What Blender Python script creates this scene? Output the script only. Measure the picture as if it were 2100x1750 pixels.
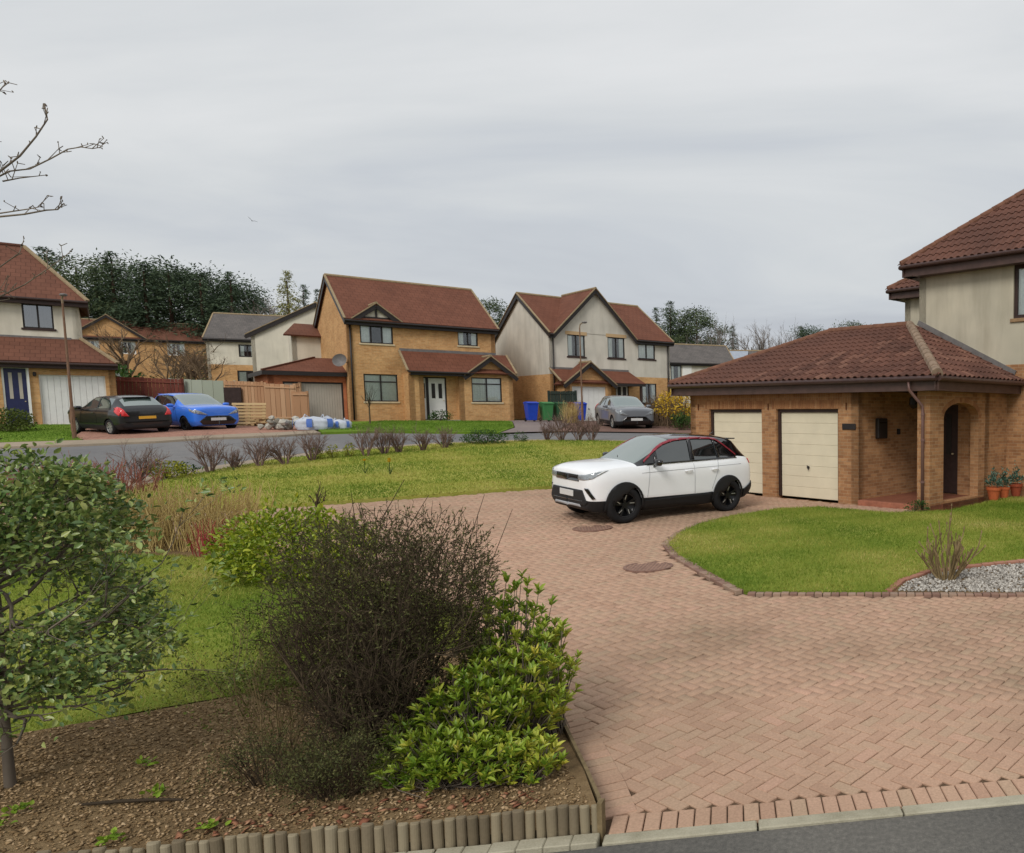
import bpy, bmesh, math, random
import numpy as np
from mathutils import Vector, Matrix
from mathutils.bvhtree import BVHTree

for _o in list(bpy.data.objects):
    bpy.data.objects.remove(_o)
sc = bpy.context.scene
C = sc.collection
PI = math.pi
R = math.radians
rnd = random.Random(11)
NR = np.random.default_rng(11)

# ------------------------------------------------------------------ camera
EYE = 2.55
cam = bpy.data.cameras.new('camera')
cam_o = bpy.data.objects.new('camera', cam)
C.objects.link(cam_o)
sc.camera = cam_o
cam.sensor_fit = 'HORIZONTAL'
cam.sensor_width = 36.0
cam.lens = 36 * 1550 / 2100
cam.shift_x = (1050 - 1780) / 2100
cam.shift_y = (977 - 875) / 2100
cam.clip_start = 0.1
cam.clip_end = 3000
cam_o.location = (0, 0, EYE)
cam_o.rotation_euler = (PI / 2 - math.atan(132 / 1550), 0, 0)

# ------------------------------------------------------------------ world, sun, exposure
SKY_LOC = (20, 3.3, 0)
SUN_EL, SUN_AZ = 42, 190          # elevation; direction the light comes from, degrees clockwise from +Y
world = bpy.data.worlds.new('World')
sc.world = world
world.use_nodes = True
nt = world.node_tree
nt.nodes.clear()


def N(t, typ, **kw):
    n = t.nodes.new(typ)
    for k, v in kw.items():
        if k in n.inputs.keys() if isinstance(k, str) else False:
            n.inputs[k].default_value = v
        else:
            setattr(n, k, v)
    return n


def setin(n, **kw):
    for k, v in kw.items():
        n.inputs[k].default_value = v
    return n


def ramp(t, stops):
    n = t.nodes.new('ShaderNodeValToRGB')
    e = n.color_ramp.elements
    e[0].position, e[0].color = stops[0][0], (*stops[0][1], 1)
    e[1].position, e[1].color = stops[-1][0], (*stops[-1][1], 1)
    for p, c in stops[1:-1]:
        x = e.new(p)
        x.color = (*c, 1)
    return n


def build_world():
    L = nt.links
    out = nt.nodes.new('ShaderNodeOutputWorld')
    bg = nt.nodes.new('ShaderNodeBackground')
    sky = nt.nodes.new('ShaderNodeTexSky')
    sky.sky_type = 'NISHITA'
    sky.sun_disc = False
    sky.sun_elevation = R(SUN_EL)
    sky.sun_rotation = R(SUN_AZ)
    sky.air_density = 1.5
    sky.dust_density = 4
    tc = nt.nodes.new('ShaderNodeTexCoord')
    sep = nt.nodes.new('ShaderNodeSeparateXYZ')
    L.new(tc.outputs['Generated'], sep.inputs[0])
    # a flat cloud deck: look direction projected on a plane above
    zz = nt.nodes.new('ShaderNodeMath'); zz.operation = 'MAXIMUM'; zz.inputs[1].default_value = 0.0
    L.new(sep.outputs['Z'], zz.inputs[0])
    za = nt.nodes.new('ShaderNodeMath'); za.operation = 'ADD'; za.inputs[1].default_value = 0.16
    L.new(zz.outputs[0], za.inputs[0])
    dx = nt.nodes.new('ShaderNodeMath'); dx.operation = 'DIVIDE'
    dy = nt.nodes.new('ShaderNodeMath'); dy.operation = 'DIVIDE'
    L.new(sep.outputs['X'], dx.inputs[0]); L.new(za.outputs[0], dx.inputs[1])
    L.new(sep.outputs['Y'], dy.inputs[0]); L.new(za.outputs[0], dy.inputs[1])
    cmb = nt.nodes.new('ShaderNodeCombineXYZ')
    L.new(dx.outputs[0], cmb.inputs[0]); L.new(dy.outputs[0], cmb.inputs[1])
    mp = nt.nodes.new('ShaderNodeMapping')
    mp.inputs['Location'].default_value = SKY_LOC
    mp.inputs['Rotation'].default_value = (0, 0, R(18))
    mp.inputs['Scale'].default_value = (0.5, 0.95, 1)
    L.new(cmb.outputs[0], mp.inputs[0])
    n1 = nt.nodes.new('ShaderNodeTexNoise')
    setin(n1, Scale=1.0, Detail=8.0, Roughness=0.52, Distortion=0.6)
    L.new(mp.outputs[0], n1.inputs['Vector'])
    n2 = nt.nodes.new('ShaderNodeTexNoise')
    setin(n2, Scale=0.42, Detail=3.0, Roughness=0.45)
    L.new(mp.outputs[0], n2.inputs['Vector'])
    hf = nt.nodes.new('ShaderNodeMix'); hf.data_type = 'FLOAT'; hf.inputs[0].default_value = 0.4
    L.new(n1.outputs[0], hf.inputs[2]); L.new(n2.outputs[0], hf.inputs[3])
    rp = ramp(nt, [(0.36, (0.485, 0.512, 0.56)), (0.44, (0.56, 0.588, 0.626)), (0.5, (0.625, 0.647, 0.667)), (0.56, (0.69, 0.705, 0.716)), (0.64, (0.76, 0.767, 0.774))])
    L.new(hf.outputs[0], rp.inputs[0])
    ml = nt.nodes.new('ShaderNodeMixRGB'); ml.blend_type = 'MULTIPLY'; ml.inputs[0].default_value = 1
    ml.inputs[2].default_value = (0.1, 0.1, 0.1, 1)
    L.new(sky.outputs[0], ml.inputs[1])
    mx = nt.nodes.new('ShaderNodeMixRGB'); mx.inputs[0].default_value = 0.93
    L.new(ml.outputs[0], mx.inputs[1]); L.new(rp.outputs[0], mx.inputs[2])
    L.new(mx.outputs[0], bg.inputs[0])
    bg.inputs[1].default_value = 1.0
    L.new(bg.outputs[0], out.inputs[0])


build_world()
sun = bpy.data.lights.new('sun', 'SUN')
sun.energy = 1.65
sun.angle = R(22)
sun.color = (1.0, 0.965, 0.91)
sun_o = bpy.data.objects.new('sun', sun)
C.objects.link(sun_o)
_d = Vector((math.sin(R(SUN_AZ)) * math.cos(R(SUN_EL)), math.cos(R(SUN_AZ)) * math.cos(R(SUN_EL)), math.sin(R(SUN_EL))))
sun_o.rotation_euler = _d.to_track_quat('Z', 'Y').to_euler()
sun_o.location = (0, -10, 40)
vs = sc.view_settings
vs.view_transform = 'Standard'
vs.look = 'None'
vs.exposure = 0.1
vs.gamma = 1.0
vs.use_curve_mapping = False
sc.cycles.max_bounces = 8
sc.cycles.transparent_max_bounces = 12
sc.cycles.sample_clamp_indirect = 4
sc.cycles.use_denoising = True

# ------------------------------------------------------------------ terrain heights
GC=np.array([(-9,-8,-.05),(4,-8,-.05),(12,-6,0),(-4,4,0),(-1.5,4.15,0),(1,4.6,0),(4,5.1,.02),(-7,3.6,0),(-12,3,0.02),(-20,2,0.05),(12,6.6,.05),
 (-3,9,.17),(2,9,.16),(6,10,.2),(-3.6,13.5,.33),(3,13,.36),(1.3,16.2,.42),(-4.1,20.3,.43),(5,20,.5),(-8,10,.22),(-7.4,18,.62),(-5,24,.9),
 (-13,19,.68),(-20,19,.75),(-26,20,.85),(-12,28,1.42),(-19,27,1.35),(-24,29,1.66),(-30,28,1.62),(-38,27,1.6),(-32.9,33.3,1.95),(-40,30,1.93),
 (-26,38.2,2.03),(-21,43,2.05),(-29,36,1.95),(-18,36,1.9),(-18.6,44.7,2.0),(-13,50.5,2.05),(-9,44,1.95),(0,40,1.7),(10,30,.9),(20,15,.5),(30,40,1.5),
 (-30,50,2.5),(-45,45,2.4),(-45,65,3.2),(-65,70,3.6),(-30,80,3.6),(-10,80,3.0),(20,80,2.4),(-60,110,8.5),(-110,110,9.5),(-150,80,6),(-30,120,7),(20,130,5),(80,120,4),(0,110,4.5),
 (-200,200,12),(0,300,8),(200,200,5),(300,0,0),(-300,0,2),(0,-200,-3),(-80,20,1.2),(-80,-20,0)],float)
def _tps(r2): return np.where(r2>1e-12,.5*r2*np.log(r2+1e-12),0)
def _fit():
    P=GC[:,:2]/10;n=len(P);d=((P[:,None]-P[None])**2).sum(-1)
    A=np.zeros((n+3,n+3));A[:n,:n]=_tps(d)+np.eye(n)*.02;Q=np.c_[np.ones(n),P];A[:n,n:]=Q;A[n:,:n]=Q.T
    return np.linalg.solve(A,np.r_[GC[:,2],0,0,0])
GW=_fit()
def gz(x,y):
    x=np.atleast_1d(np.asarray(x,float));y=np.atleast_1d(np.asarray(y,float))
    P=np.stack([x,y],-1)/10;Cn=GC[:,:2]/10
    d=((P[...,None,:]-Cn)**2).sum(-1)
    return _tps(d)@GW[:-3]+GW[-3]+P[...,0]*GW[-2]+P[...,1]*GW[-1]


def g1(x, y):
    return float(gz(x, y)[0])


# ------------------------------------------------------------------ object helpers
def tag(o, label=None, cat=None, group=None, kind=None):
    if label: o['label'] = label
    if cat: o['category'] = cat
    if group: o['group'] = group
    if kind: o['kind'] = kind
    return o


def empty(name, loc, rz=0.0, label=None, cat=None, group=None):
    o = bpy.data.objects.new(name, None)
    o.empty_display_size = 0.2
    C.objects.link(o)
    o.location = loc
    o.rotation_euler = (0, 0, rz)
    return tag(o, label, cat, group)


def mats_of(m):
    return list(m) if isinstance(m, (list, tuple)) else [m]


def link(name, me, parent=None):
    o = bpy.data.objects.new(name, me)
    C.objects.link(o)
    if parent is not None:
        o.parent = parent
    return o


def copy_tree(o, parent=None):
    c = o.copy()
    C.objects.link(c)
    c.parent = parent
    for ch in o.children:
        copy_tree(ch, c)
    return c


class MB:
    """collects shapes; build() links them as one mesh object"""

    def __init__(s):
        s.v, s.f, s.m, s.uv = [], [], [], []
        s.cur = 0

    def face(s, pts, uvs=None, m=None):
        b = len(s.v)
        s.v += [tuple(p) for p in pts]
        s.f.append(tuple(range(b, b + len(pts))))
        s.m.append(s.cur if m is None else m)
        s.uv.append(uvs)
        return s

    def mesh(s, vs, fs, m=None):
        b = len(s.v)
        s.v += [tuple(p) for p in vs]
        for f in fs:
            s.f.append(tuple(b + i for i in f))
            s.m.append(s.cur if m is None else m)
            s.uv.append(None)
        return s

    def box(s, x0, x1, y0, y1, z0, z1, mat=None, m=None):
        vs = [(x, y, z) for z in (z0, z1) for y in (y0, y1) for x in (x0, x1)]
        if mat is not None:
            vs = [mat @ Vector(p) for p in vs]
        return s.mesh(vs, [(0, 2, 3, 1), (4, 5, 7, 6), (0, 1, 5, 4), (2, 6, 7, 3), (0, 4, 6, 2), (1, 3, 7, 5)], m)

    def tube(s, pts, rad, n=8, cap=True, m=None):
        pts = [Vector(p) for p in pts]
        if not isinstance(rad, (list, tuple)):
            rad = [rad] * len(pts)
        vs, fs = [], []
        up = Vector((0, 0, 1))
        for i, p in enumerate(pts):
            d = (pts[min(i + 1, len(pts) - 1)] - pts[max(i - 1, 0)])
            d = d.normalized() if d.length > 1e-9 else up
            a = d.cross(up if abs(d.z) < .95 else Vector((1, 0, 0))).normalized()
            b = a.cross(d)
            for k in range(n):
                t = 2 * PI * k / n
                vs.append(p + (a * math.cos(t) + b * math.sin(t)) * rad[i])
        for i in range(len(pts) - 1):
            for k in range(n):
                k2 = (k + 1) % n
                fs.append((i * n + k, (i + 1) * n + k, (i + 1) * n + k2, i * n + k2))
        if cap:
            fs.append(tuple(range(n)))
            fs.append(tuple((len(pts) - 1) * n + k for k in reversed(range(n))))
        return s.mesh(vs, fs, m)

    def prism(s, poly, d, m=None):
        """poly: list of 3-D points (one face), extruded by vector d"""
        n = len(poly)
        d = Vector(d)
        vs = [Vector(p) for p in poly] + [Vector(p) + d for p in poly]
        fs = [tuple(range(n)), tuple(reversed(range(n, 2 * n)))]
        fs += [(i, i + n, (i + 1) % n + n, (i + 1) % n) for i in range(n)]
        return s.mesh(vs, fs, m)

    def lathe(s, prof, c=(0, 0, 0), n=16, m=None, cap=True):
        vs, fs = [], []
        for r, z in prof:
            for k in range(n):
                t = 2 * PI * k / n
                vs.append((c[0] + r * math.cos(t), c[1] + r * math.sin(t), c[2] + z))
        for i in range(len(prof) - 1):
            for k in range(n):
                k2 = (k + 1) % n
                fs.append((i * n + k, i * n + k2, (i + 1) * n + k2, (i + 1) * n + k))
        if cap:
            fs.append(tuple(reversed(range(n))))
            fs.append(tuple((len(prof) - 1) * n + k for k in range(n)))
        return s.mesh(vs, fs, m)

    def build(s, name, mat, parent=None, smooth=False, bevel=0, fixn=True):
        me = bpy.data.meshes.new(name)
        me.from_pydata([tuple(p) for p in s.v], [], s.f)
        for m in mats_of(mat):
            me.materials.append(m)
        me.polygons.foreach_set('material_index', s.m)
        if any(u is not None for u in s.uv):
            ul = me.uv_layers.new(name='UVMap')
            for p, u in zip(me.polygons, s.uv):
                if u is not None:
                    for li, c in zip(p.loop_indices, u):
                        ul.data[li].uv = c
        if fixn or bevel:
            bm = bmesh.new()
            bm.from_mesh(me)
            if not any(u is not None for u in s.uv):
                bmesh.ops.remove_doubles(bm, verts=bm.verts, dist=1e-5)
            bmesh.ops.recalc_face_normals(bm, faces=bm.faces)
            if bevel:
                bmesh.ops.bevel(bm, geom=[e for e in bm.edges if len(e.link_faces) == 2 and e.calc_face_angle(0) > .5],
                                offset=bevel, segments=1, affect='EDGES', clamp_overlap=True)
            bm.to_mesh(me)
            bm.free()
        if smooth:
            me.polygons.foreach_set('use_smooth', [True] * len(me.polygons))
            me.update()
        return link(name, me, parent)


def np_mesh(name, V, F, mat, parent=None, tint=None, smooth=False):
    """V (n,3), F (m,k) arrays; tint: one value per vertex"""
    me = bpy.data.meshes.new(name)
    V = np.asarray(V, np.float32)
    F = np.asarray(F, np.int32)
    me.vertices.add(len(V))
    me.vertices.foreach_set('co', V.ravel())
    k = F.shape[1]
    me.loops.add(F.size)
    me.loops.foreach_set('vertex_index', F.ravel())
    me.polygons.add(len(F))
    me.polygons.foreach_set('loop_start', np.arange(len(F), dtype=np.int32) * k)
    me.polygons.foreach_set('loop_total', np.full(len(F), k, np.int32))
    if smooth:
        me.polygons.foreach_set('use_smooth', np.ones(len(F), bool))
    if tint is not None:
        at = me.attributes.new('tint', 'FLOAT', 'POINT')
        at.data.foreach_set('value', np.asarray(tint, np.float32))
    me.update(calc_edges=True)
    for m in mats_of(mat):
        me.materials.append(m)
    return link(name, me, parent)


def inst_np(V0, F0, pos, X, Y, Z):
    """copies of a small mesh: local axes X,Y,Z (n,3) already scaled"""
    V0 = np.asarray(V0, float)
    n, k = len(pos), len(V0)
    V = pos[:, None, :] + V0[None, :, 0:1] * X[:, None, :] + V0[None, :, 1:2] * Y[:, None, :] + V0[None, :, 2:3] * Z[:, None, :]
    F = np.asarray(F0)[None] + (np.arange(n) * k)[:, None, None]
    return V.reshape(-1, 3), F.reshape(-1, np.asarray(F0).shape[1])


def unit(a):
    return a / (np.linalg.norm(a, axis=-1, keepdims=True) + 1e-12)


def inpoly(px, py, poly):
    px = np.asarray(px); py = np.asarray(py)
    r = np.zeros(px.shape, bool)
    n = len(poly)
    for i in range(n):
        x1, y1 = poly[i]; x2, y2 = poly[(i + 1) % n]
        c = ((y1 > py) != (y2 > py)) & (px < (x2 - x1) * (py - y1) / (y2 - y1 + 1e-12) + x1)
        r ^= c
    return r


def area_points(poly, dens):
    P = np.array(poly)
    lo, hi = P.min(0), P.max(0)
    n = int((hi - lo).prod() * dens)
    q = lo + NR.random((n, 2)) * (hi - lo)
    return q[inpoly(q[:, 0], q[:, 1], poly)]


def sheet(name, poly, mat, dz=0.0, step=1.0, kind='structure', thick=0.0, parent=None, zf=None):
    """a flat area draped over the terrain"""
    bm = bmesh.new()
    f = bm.faces.new([bm.verts.new((x, y, 0)) for x, y in poly])
    bmesh.ops.triangulate(bm, faces=[f])
    P = np.array(poly)
    for ax in (0, 1):
        a = math.ceil(P[:, ax].min() / step) * step
        while a < P[:, ax].max():
            co = [0, 0, 0]; no = [0, 0, 0]
            co[ax] = a; no[ax] = 1
            bmesh.ops.bisect_plane(bm, geom=bm.verts[:] + bm.edges[:] + bm.faces[:], plane_co=co, plane_no=no)
            a += step
    bmesh.ops.remove_doubles(bm, verts=bm.verts, dist=1e-4)
    xy = np.array([v.co[:2] for v in bm.verts])
    zs = (zf or gz)(xy[:, 0], xy[:, 1])
    for v, z in zip(bm.verts, zs):
        v.co.z = z + dz
    bmesh.ops.recalc_face_normals(bm, faces=bm.faces)
    if sum(f.normal.z for f in bm.faces) < 0:
        bmesh.ops.reverse_faces(bm, faces=bm.faces)
    if thick:
        be = [e for e in bm.edges if len(e.link_faces) == 1]
        ex = bmesh.ops.extrude_edge_only(bm, edges=be)
        for v in [g for g in ex['geom'] if isinstance(g, bmesh.types.BMVert)]:
            v.co.z -= thick
    me = bpy.data.meshes.new(name)
    bm.to_mesh(me)
    bm.free()
    me.materials.append(mat)
    o = link(name, me, parent)
    if kind:
        o['kind'] = kind
    return o


# ------------------------------------------------------------------ materials
def lin(*c):
    return tuple(((x / 255) / 12.92 if x / 255 <= .04045 else ((x / 255 + .055) / 1.055) ** 2.4) for x in c)


class Mat:
    def __init__(s, name, rough=.8, spec=.3, metal=0, coat=0):
        s.m = bpy.data.materials.new(name)
        s.m.use_nodes = True
        s.t = s.m.node_tree
        s.b = s.t.nodes['Principled BSDF']
        s.b.inputs['Roughness'].default_value = rough
        s.b.inputs['Specular IOR Level'].default_value = spec
        s.b.inputs['Metallic'].default_value = metal
        s.b.inputs['Coat Weight'].default_value = coat
        s.tc = s.t.nodes.new('ShaderNodeTexCoord')

    def co(s, kind='Object', scale=(1, 1, 1), rot=0):
        mp = s.t.nodes.new('ShaderNodeMapping')
        mp.inputs['Scale'].default_value = scale
        mp.inputs['Rotation'].default_value = (0, 0, rot)
        if kind == 'World':
            g = s.t.nodes.new('ShaderNodeNewGeometry')
            s.t.links.new(g.outputs['Position'], mp.inputs[0])
        else:
            s.t.links.new(s.tc.outputs[kind], mp.inputs[0])
        return mp.outputs[0]

    def noise(s, scale, detail=4, vec=None, rough=.55, dist=0):
        n = s.t.nodes.new('ShaderNodeTexNoise')
        setin(n, Scale=scale, Detail=detail, Roughness=rough, Distortion=dist)
        s.t.links.new(vec if vec is not None else s.co(), n.inputs['Vector'])
        return n.outputs[0]

    def rampc(s, fac, stops):
        r = ramp(s.t, stops)
        s.t.links.new(fac, r.inputs[0])
        return r.outputs[0]

    def mix(s, a, b, fac, mode='MIX'):
        n = s.t.nodes.new('ShaderNodeMixRGB')
        n.blend_type = mode
        for i, v in ((0, fac), (1, a), (2, b)):
            if isinstance(v, (int, float)):
                n.inputs[i].default_value = v
            elif isinstance(v, tuple):
                n.inputs[i].default_value = (*v, 1) if len(v) == 3 else v
            else:
                s.t.links.new(v, n.inputs[i])
        return n.outputs[0]

    def math(s, op, a, b=0.0):
        n = s.t.nodes.new('ShaderNodeMath')
        n.operation = op
        for i, v in ((0, a), (1, b)):
            if isinstance(v, (int, float)):
                n.inputs[i].default_value = v
            else:
                s.t.links.new(v, n.inputs[i])
        return n.outputs[0]

    def rand(s):
        return s.t.nodes.new('ShaderNodeObjectInfo').outputs['Random']

    def attr(s, name='tint'):
        a = s.t.nodes.new('ShaderNodeAttribute')
        a.attribute_name = name
        return a.outputs['Fac']

    def color(s, c):
        if isinstance(c, tuple):
            s.b.inputs['Base Color'].default_value = (*c, 1)
        else:
            s.t.links.new(c, s.b.inputs['Base Color'])
        return s

    def bump(s, h, strength=.3, dist=.01):
        n = s.t.nodes.new('ShaderNodeBump')
        n.inputs['Strength'].default_value = strength
        n.inputs['Distance'].default_value = dist
        s.t.links.new(h, n.inputs['Height'])
        s.t.links.new(n.outputs[0], s.b.inputs['Normal'])
        return s

    def roughf(s, f):
        s.t.links.new(f, s.b.inputs['Roughness'])
        return s


def plain(name, c, rough=.6, spec=.3, metal=0, var=.18, scale=6, bump=0, bscale=80, coat=0, kind='Object'):
    m = Mat(name, rough, spec, metal, coat)
    a = tuple(x * (1 - var) for x in c)
    b = tuple(min(1, x * (1 + var)) for x in c)
    n = m.noise(scale, 5, m.co(kind))
    m.color(m.rampc(n, [(.3, a), (.7, b)]))
    if bump:
        m.bump(m.noise(bscale, 3, m.co(kind)), bump, .01)
    return m.m


def tinted(name, cols, rough=.6, spec=.3, src='attr', nscale=6, trans=0.0, world=False, coat=0):
    """base colour picked along a ramp by the piece's own random number"""
    m = Mat(name, rough, spec, 0, coat)
    t = m.attr() if src == 'attr' else m.rand()
    n = m.noise(nscale, 3, m.co('World' if world else 'Object'))
    f = m.math('ADD', m.math('MULTIPLY', t, .72), m.math('MULTIPLY', n, .28))
    st = [(i / (len(cols) - 1), c) for i, c in enumerate(cols)]
    c = m.rampc(f, st)
    m.color(c)
    if trans:
        tr = m.t.nodes.new('ShaderNodeBsdfTranslucent')
        m.t.links.new(c, tr.inputs[0])
        mx = m.t.nodes.new('ShaderNodeMixShader')
        mx.inputs[0].default_value = trans
        o = m.t.nodes['Material Output']
        m.t.links.new(m.b.outputs[0], mx.inputs[1])
        m.t.links.new(tr.outputs[0], mx.inputs[2])
        m.t.links.new(mx.outputs[0], o.inputs[0])
    return m.m


def brick_mat(name, c1, c2, mortar, bw=.225, rh=.075, soldier=False):
    m = Mat(name, .88, .2)
    v = m.co('UV')
    b = m.t.nodes.new('ShaderNodeTexBrick')
    b.offset = 0.0 if soldier else .5
    setin(b, Scale=1.0)
    b.inputs['Mortar Size'].default_value = .0055
    b.inputs['Mortar Smooth'].default_value = .3
    b.inputs['Bias'].default_value = 0
    b.inputs['Brick Width'].default_value = rh if soldier else bw
    b.inputs['Row Height'].default_value = bw if soldier else rh
    b.inputs['Color1'].default_value = (*c1, 1)
    b.inputs['Color2'].default_value = (*c2, 1)
    b.inputs['Mortar'].default_value = (*mortar, 1)
    m.t.links.new(v, b.inputs['Vector'])
    n = m.noise(1.3, 4, v)
    n2 = m.noise(9, 4, v)
    c = m.mix(b.outputs['Color'], m.rampc(n, [(.3, tuple(x * .72 for x in c1)), (.7, tuple(min(1, x * 1.2) for x in c2))]), .35)
    c = m.mix(c, m.rampc(n2, [(.3, (.82, .82, .82)), (.7, (1.12, 1.08, 1.02))]), .8, 'MULTIPLY')
    m.color(c)
    inv = m.math('SUBTRACT', 1.0, b.outputs['Fac'])
    m.bump(inv, .5, .006)
    return m.m


def tile_mat(name, c1, c2, rows=.32, cols=.3):
    """interlocking roof tiles too far off to be told apart"""
    m = Mat(name, .85, .25)
    v = m.co('UV')
    b = m.t.nodes.new('ShaderNodeTexBrick')
    b.offset = .5
    setin(b, Scale=1.0)
    b.inputs['Mortar Size'].default_value = .012
    b.inputs['Mortar Smooth'].default_value = .6
    b.inputs['Brick Width'].default_value = cols
    b.inputs['Row Height'].default_value = rows
    b.inputs['Color1'].default_value = (*c1, 1)
    b.inputs['Color2'].default_value = (*c2, 1)
    b.inputs['Mortar'].default_value = (*[x * .55 for x in c1], 1)
    m.t.links.new(v, b.inputs['Vector'])
    n = m.noise(.9, 5, v)
    c = m.mix(b.outputs['Color'], m.rampc(n, [(.3, tuple(x * .7 for x in c1)), (.7, tuple(x * 1.2 for x in c2))]), .4)
    m.color(c)
    m.bump(m.math('SUBTRACT', 1.0, b.outputs['Fac']), .7, .02)
    return m.m


def render_mat(name, c, stain):
    m = Mat(name, .92, .15)
    v = m.co('Object', (1, 1, .16))
    n = m.noise(2.2, 6, v, .6)
    n2 = m.noise(.8, 3)
    c1 = m.mix(c, stain, m.rampc(n, [(.45, (0, 0, 0)), (.78, (.75, .75, .75))]))
    c2 = m.mix(c1, m.rampc(n2, [(.3, (.86, .86, .85)), (.7, (1.06, 1.05, 1.03))]), 1.0, 'MULTIPLY')
    m.color(c2)
    m.bump(m.noise(120, 3), .35, .006)
    return m.m


def glass_mat(name, tintc=(.55, .62, .62), refl=.2, rough=.02):
    m = bpy.data.materials.new(name)
    m.use_nodes = True
    t = m.node_tree
    t.nodes.clear()
    o = t.nodes.new('ShaderNodeOutputMaterial')
    tr = t.nodes.new('ShaderNodeBsdfTransparent')
    tr.inputs[0].default_value = (*tintc, 1)
    gl = t.nodes.new('ShaderNodeBsdfGlossy')
    gl.inputs['Roughness'].default_value = rough
    gl.inputs[0].default_value = (.95, .97, 1, 1)
    fr = t.nodes.new('ShaderNodeFresnel')
    fr.inputs[0].default_value = 1.5
    ad = t.nodes.new('ShaderNodeMath')
    ad.operation = 'ADD'
    ad.use_clamp = True
    ad.inputs[1].default_value = refl
    t.links.new(fr.outputs[0], ad.inputs[0])
    mx = t.nodes.new('ShaderNodeMixShader')
    t.links.new(ad.outputs[0], mx.inputs[0])
    t.links.new(tr.outputs[0], mx.inputs[1])
    t.links.new(gl.outputs[0], mx.inputs[2])
    t.links.new(mx.outputs[0], o.inputs[0])
    return m


def ground_mat(name, cols, s1=.35, s2=6, s3=60, bump=.5, rough=.95, bd=.02):
    m = Mat(name, rough, .12)
    w = m.co('World')
    a = m.noise(s1, 4, w, .5)
    b = m.noise(s2, 5, w, .6)
    d = m.noise(s3, 3, w, .6)
    f = m.math('ADD', m.math('MULTIPLY', a, .45), m.math('ADD', m.math('MULTIPLY', b, .3), m.math('MULTIPLY', d, .25)))
    lo, hi = .34, .66
    st = [(lo + (hi - lo) * i / (len(cols) - 1), c) for i, c in enumerate(cols)]
    m.color(m.rampc(f, st))
    m.bump(d, bump, bd)
    return m.m
# ------------------------------------------------------------------ material library
m_asphalt = ground_mat('asphalt_near', [lin(70, 68, 66), lin(92, 90, 86), lin(112, 109, 103), lin(140, 136, 128)], .4, 30, 160, .6, .92, .008)
m_road = ground_mat('asphalt_far', [lin(104, 104, 106), lin(118, 117, 117), lin(130, 128, 126)], .25, 3, 60, .4, .92, .01)
m_pave = ground_mat('pavement_tan', [lin(140, 128, 112), lin(156, 142, 124), lin(168, 152, 134)], .4, 4, 60, .3, .92, .01)
m_concrete = ground_mat('kerb_concrete', [lin(136, 130, 110), lin(166, 160, 140), lin(184, 178, 158)], 1.2, 9, 90, .5, .9, .008)
m_earth = ground_mat('earth', [lin(78, 72, 44), lin(96, 92, 50), lin(112, 100, 62)], .1, 1.5, 20, .4)
m_soil = ground_mat('soil', [lin(98, 80, 58), lin(130, 108, 78), lin(158, 134, 100)], .9, 14, 90, .9, .97, .02)
m_lawn = ground_mat('lawn', [lin(90, 114, 36), lin(116, 134, 48), lin(142, 150, 64), lin(168, 162, 90)], .45, 5, 70, .8, .95, .03)
m_lawn_far = ground_mat('lawn_far', [lin(138, 146, 56), lin(162, 162, 76), lin(180, 172, 98)], .3, 4, 60, .8, .95, .03)
m_lawn_lush = ground_mat('lawn_lush', [lin(84, 112, 32), lin(104, 132, 42), lin(124, 142, 58)], .5, 5, 60, .8, .95, .03)
m_blade = tinted('grass_blade', [lin(82, 112, 34), lin(110, 134, 44), lin(142, 152, 62), lin(174, 168, 88), lin(204, 186, 126)], .7, .2, trans=.25, world=True, nscale=.5)
m_blade_lush = tinted('grass_blade_lush', [lin(82, 112, 34), lin(104, 134, 44), lin(130, 150, 64)], .7, .2, trans=.25, world=True, nscale=.5)


def block_mat():
    m = Mat('paving_block', .9, .2)
    w = m.co('World')
    t = m.math('ADD', m.attr(), m.rand())
    t = m.math('FRACT', t)
    st = m.noise(.28, 5, w, .55)
    n = m.noise(60, 3, w)
    c = m.rampc(t, [(0, lin(174, 142, 121)), (.3, lin(180, 149, 127)), (.55, lin(184, 152, 130)), (.8, lin(178, 152, 129)), (1, lin(188, 153, 132))])
    c = m.mix(c, m.rampc(st, [(.34, (.66, .69, .66)), (.44, (.88, .89, .87)), (.54, (1, .99, .98)), (.64, (1.08, 1.06, 1.05))]), .9, 'MULTIPLY')
    c = m.mix(c, m.rampc(n, [(.3, (.84, .83, .82)), (.7, (1.12, 1.11, 1.1))]), .9, 'MULTIPLY')
    m.color(c)
    m.bump(m.noise(140, 3, w), .4, .004)
    return m.m


m_block = block_mat()
m_block_dark = tinted('edging_block', [lin(118, 92, 82), lin(140, 112, 98), lin(158, 134, 116), lin(126, 110, 98)], .9, .2, 'rand', 20)
m_block_red = tinted('edging_brick_red', [lin(146, 100, 84), lin(162, 116, 98), lin(178, 136, 118)], .9, .2, 'rand', 20)
m_joint = ground_mat('joint_sand', [lin(74, 60, 48), lin(98, 80, 64), lin(114, 96, 76)], .5, 8, 80, .4)
m_pave_far = Mat('block_paving_far', .9, .2)
_v = m_pave_far.co('World', rot=R(35))
_b = m_pave_far.t.nodes.new('ShaderNodeTexBrick')
setin(_b, Scale=1.0)
_b.inputs['Brick Width'].default_value = .2
_b.inputs['Row Height'].default_value = .1
_b.inputs['Mortar Size'].default_value = .006
_b.inputs['Color1'].default_value = (*lin(176, 132, 114), 1)
_b.inputs['Color2'].default_value = (*lin(160, 118, 100), 1)
_b.inputs['Mortar'].default_value = (*lin(120, 96, 84), 1)
m_pave_far.t.links.new(_v, _b.inputs['Vector'])
_n = m_pave_far.noise(.4, 4, m_pave_far.co('World'))
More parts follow.
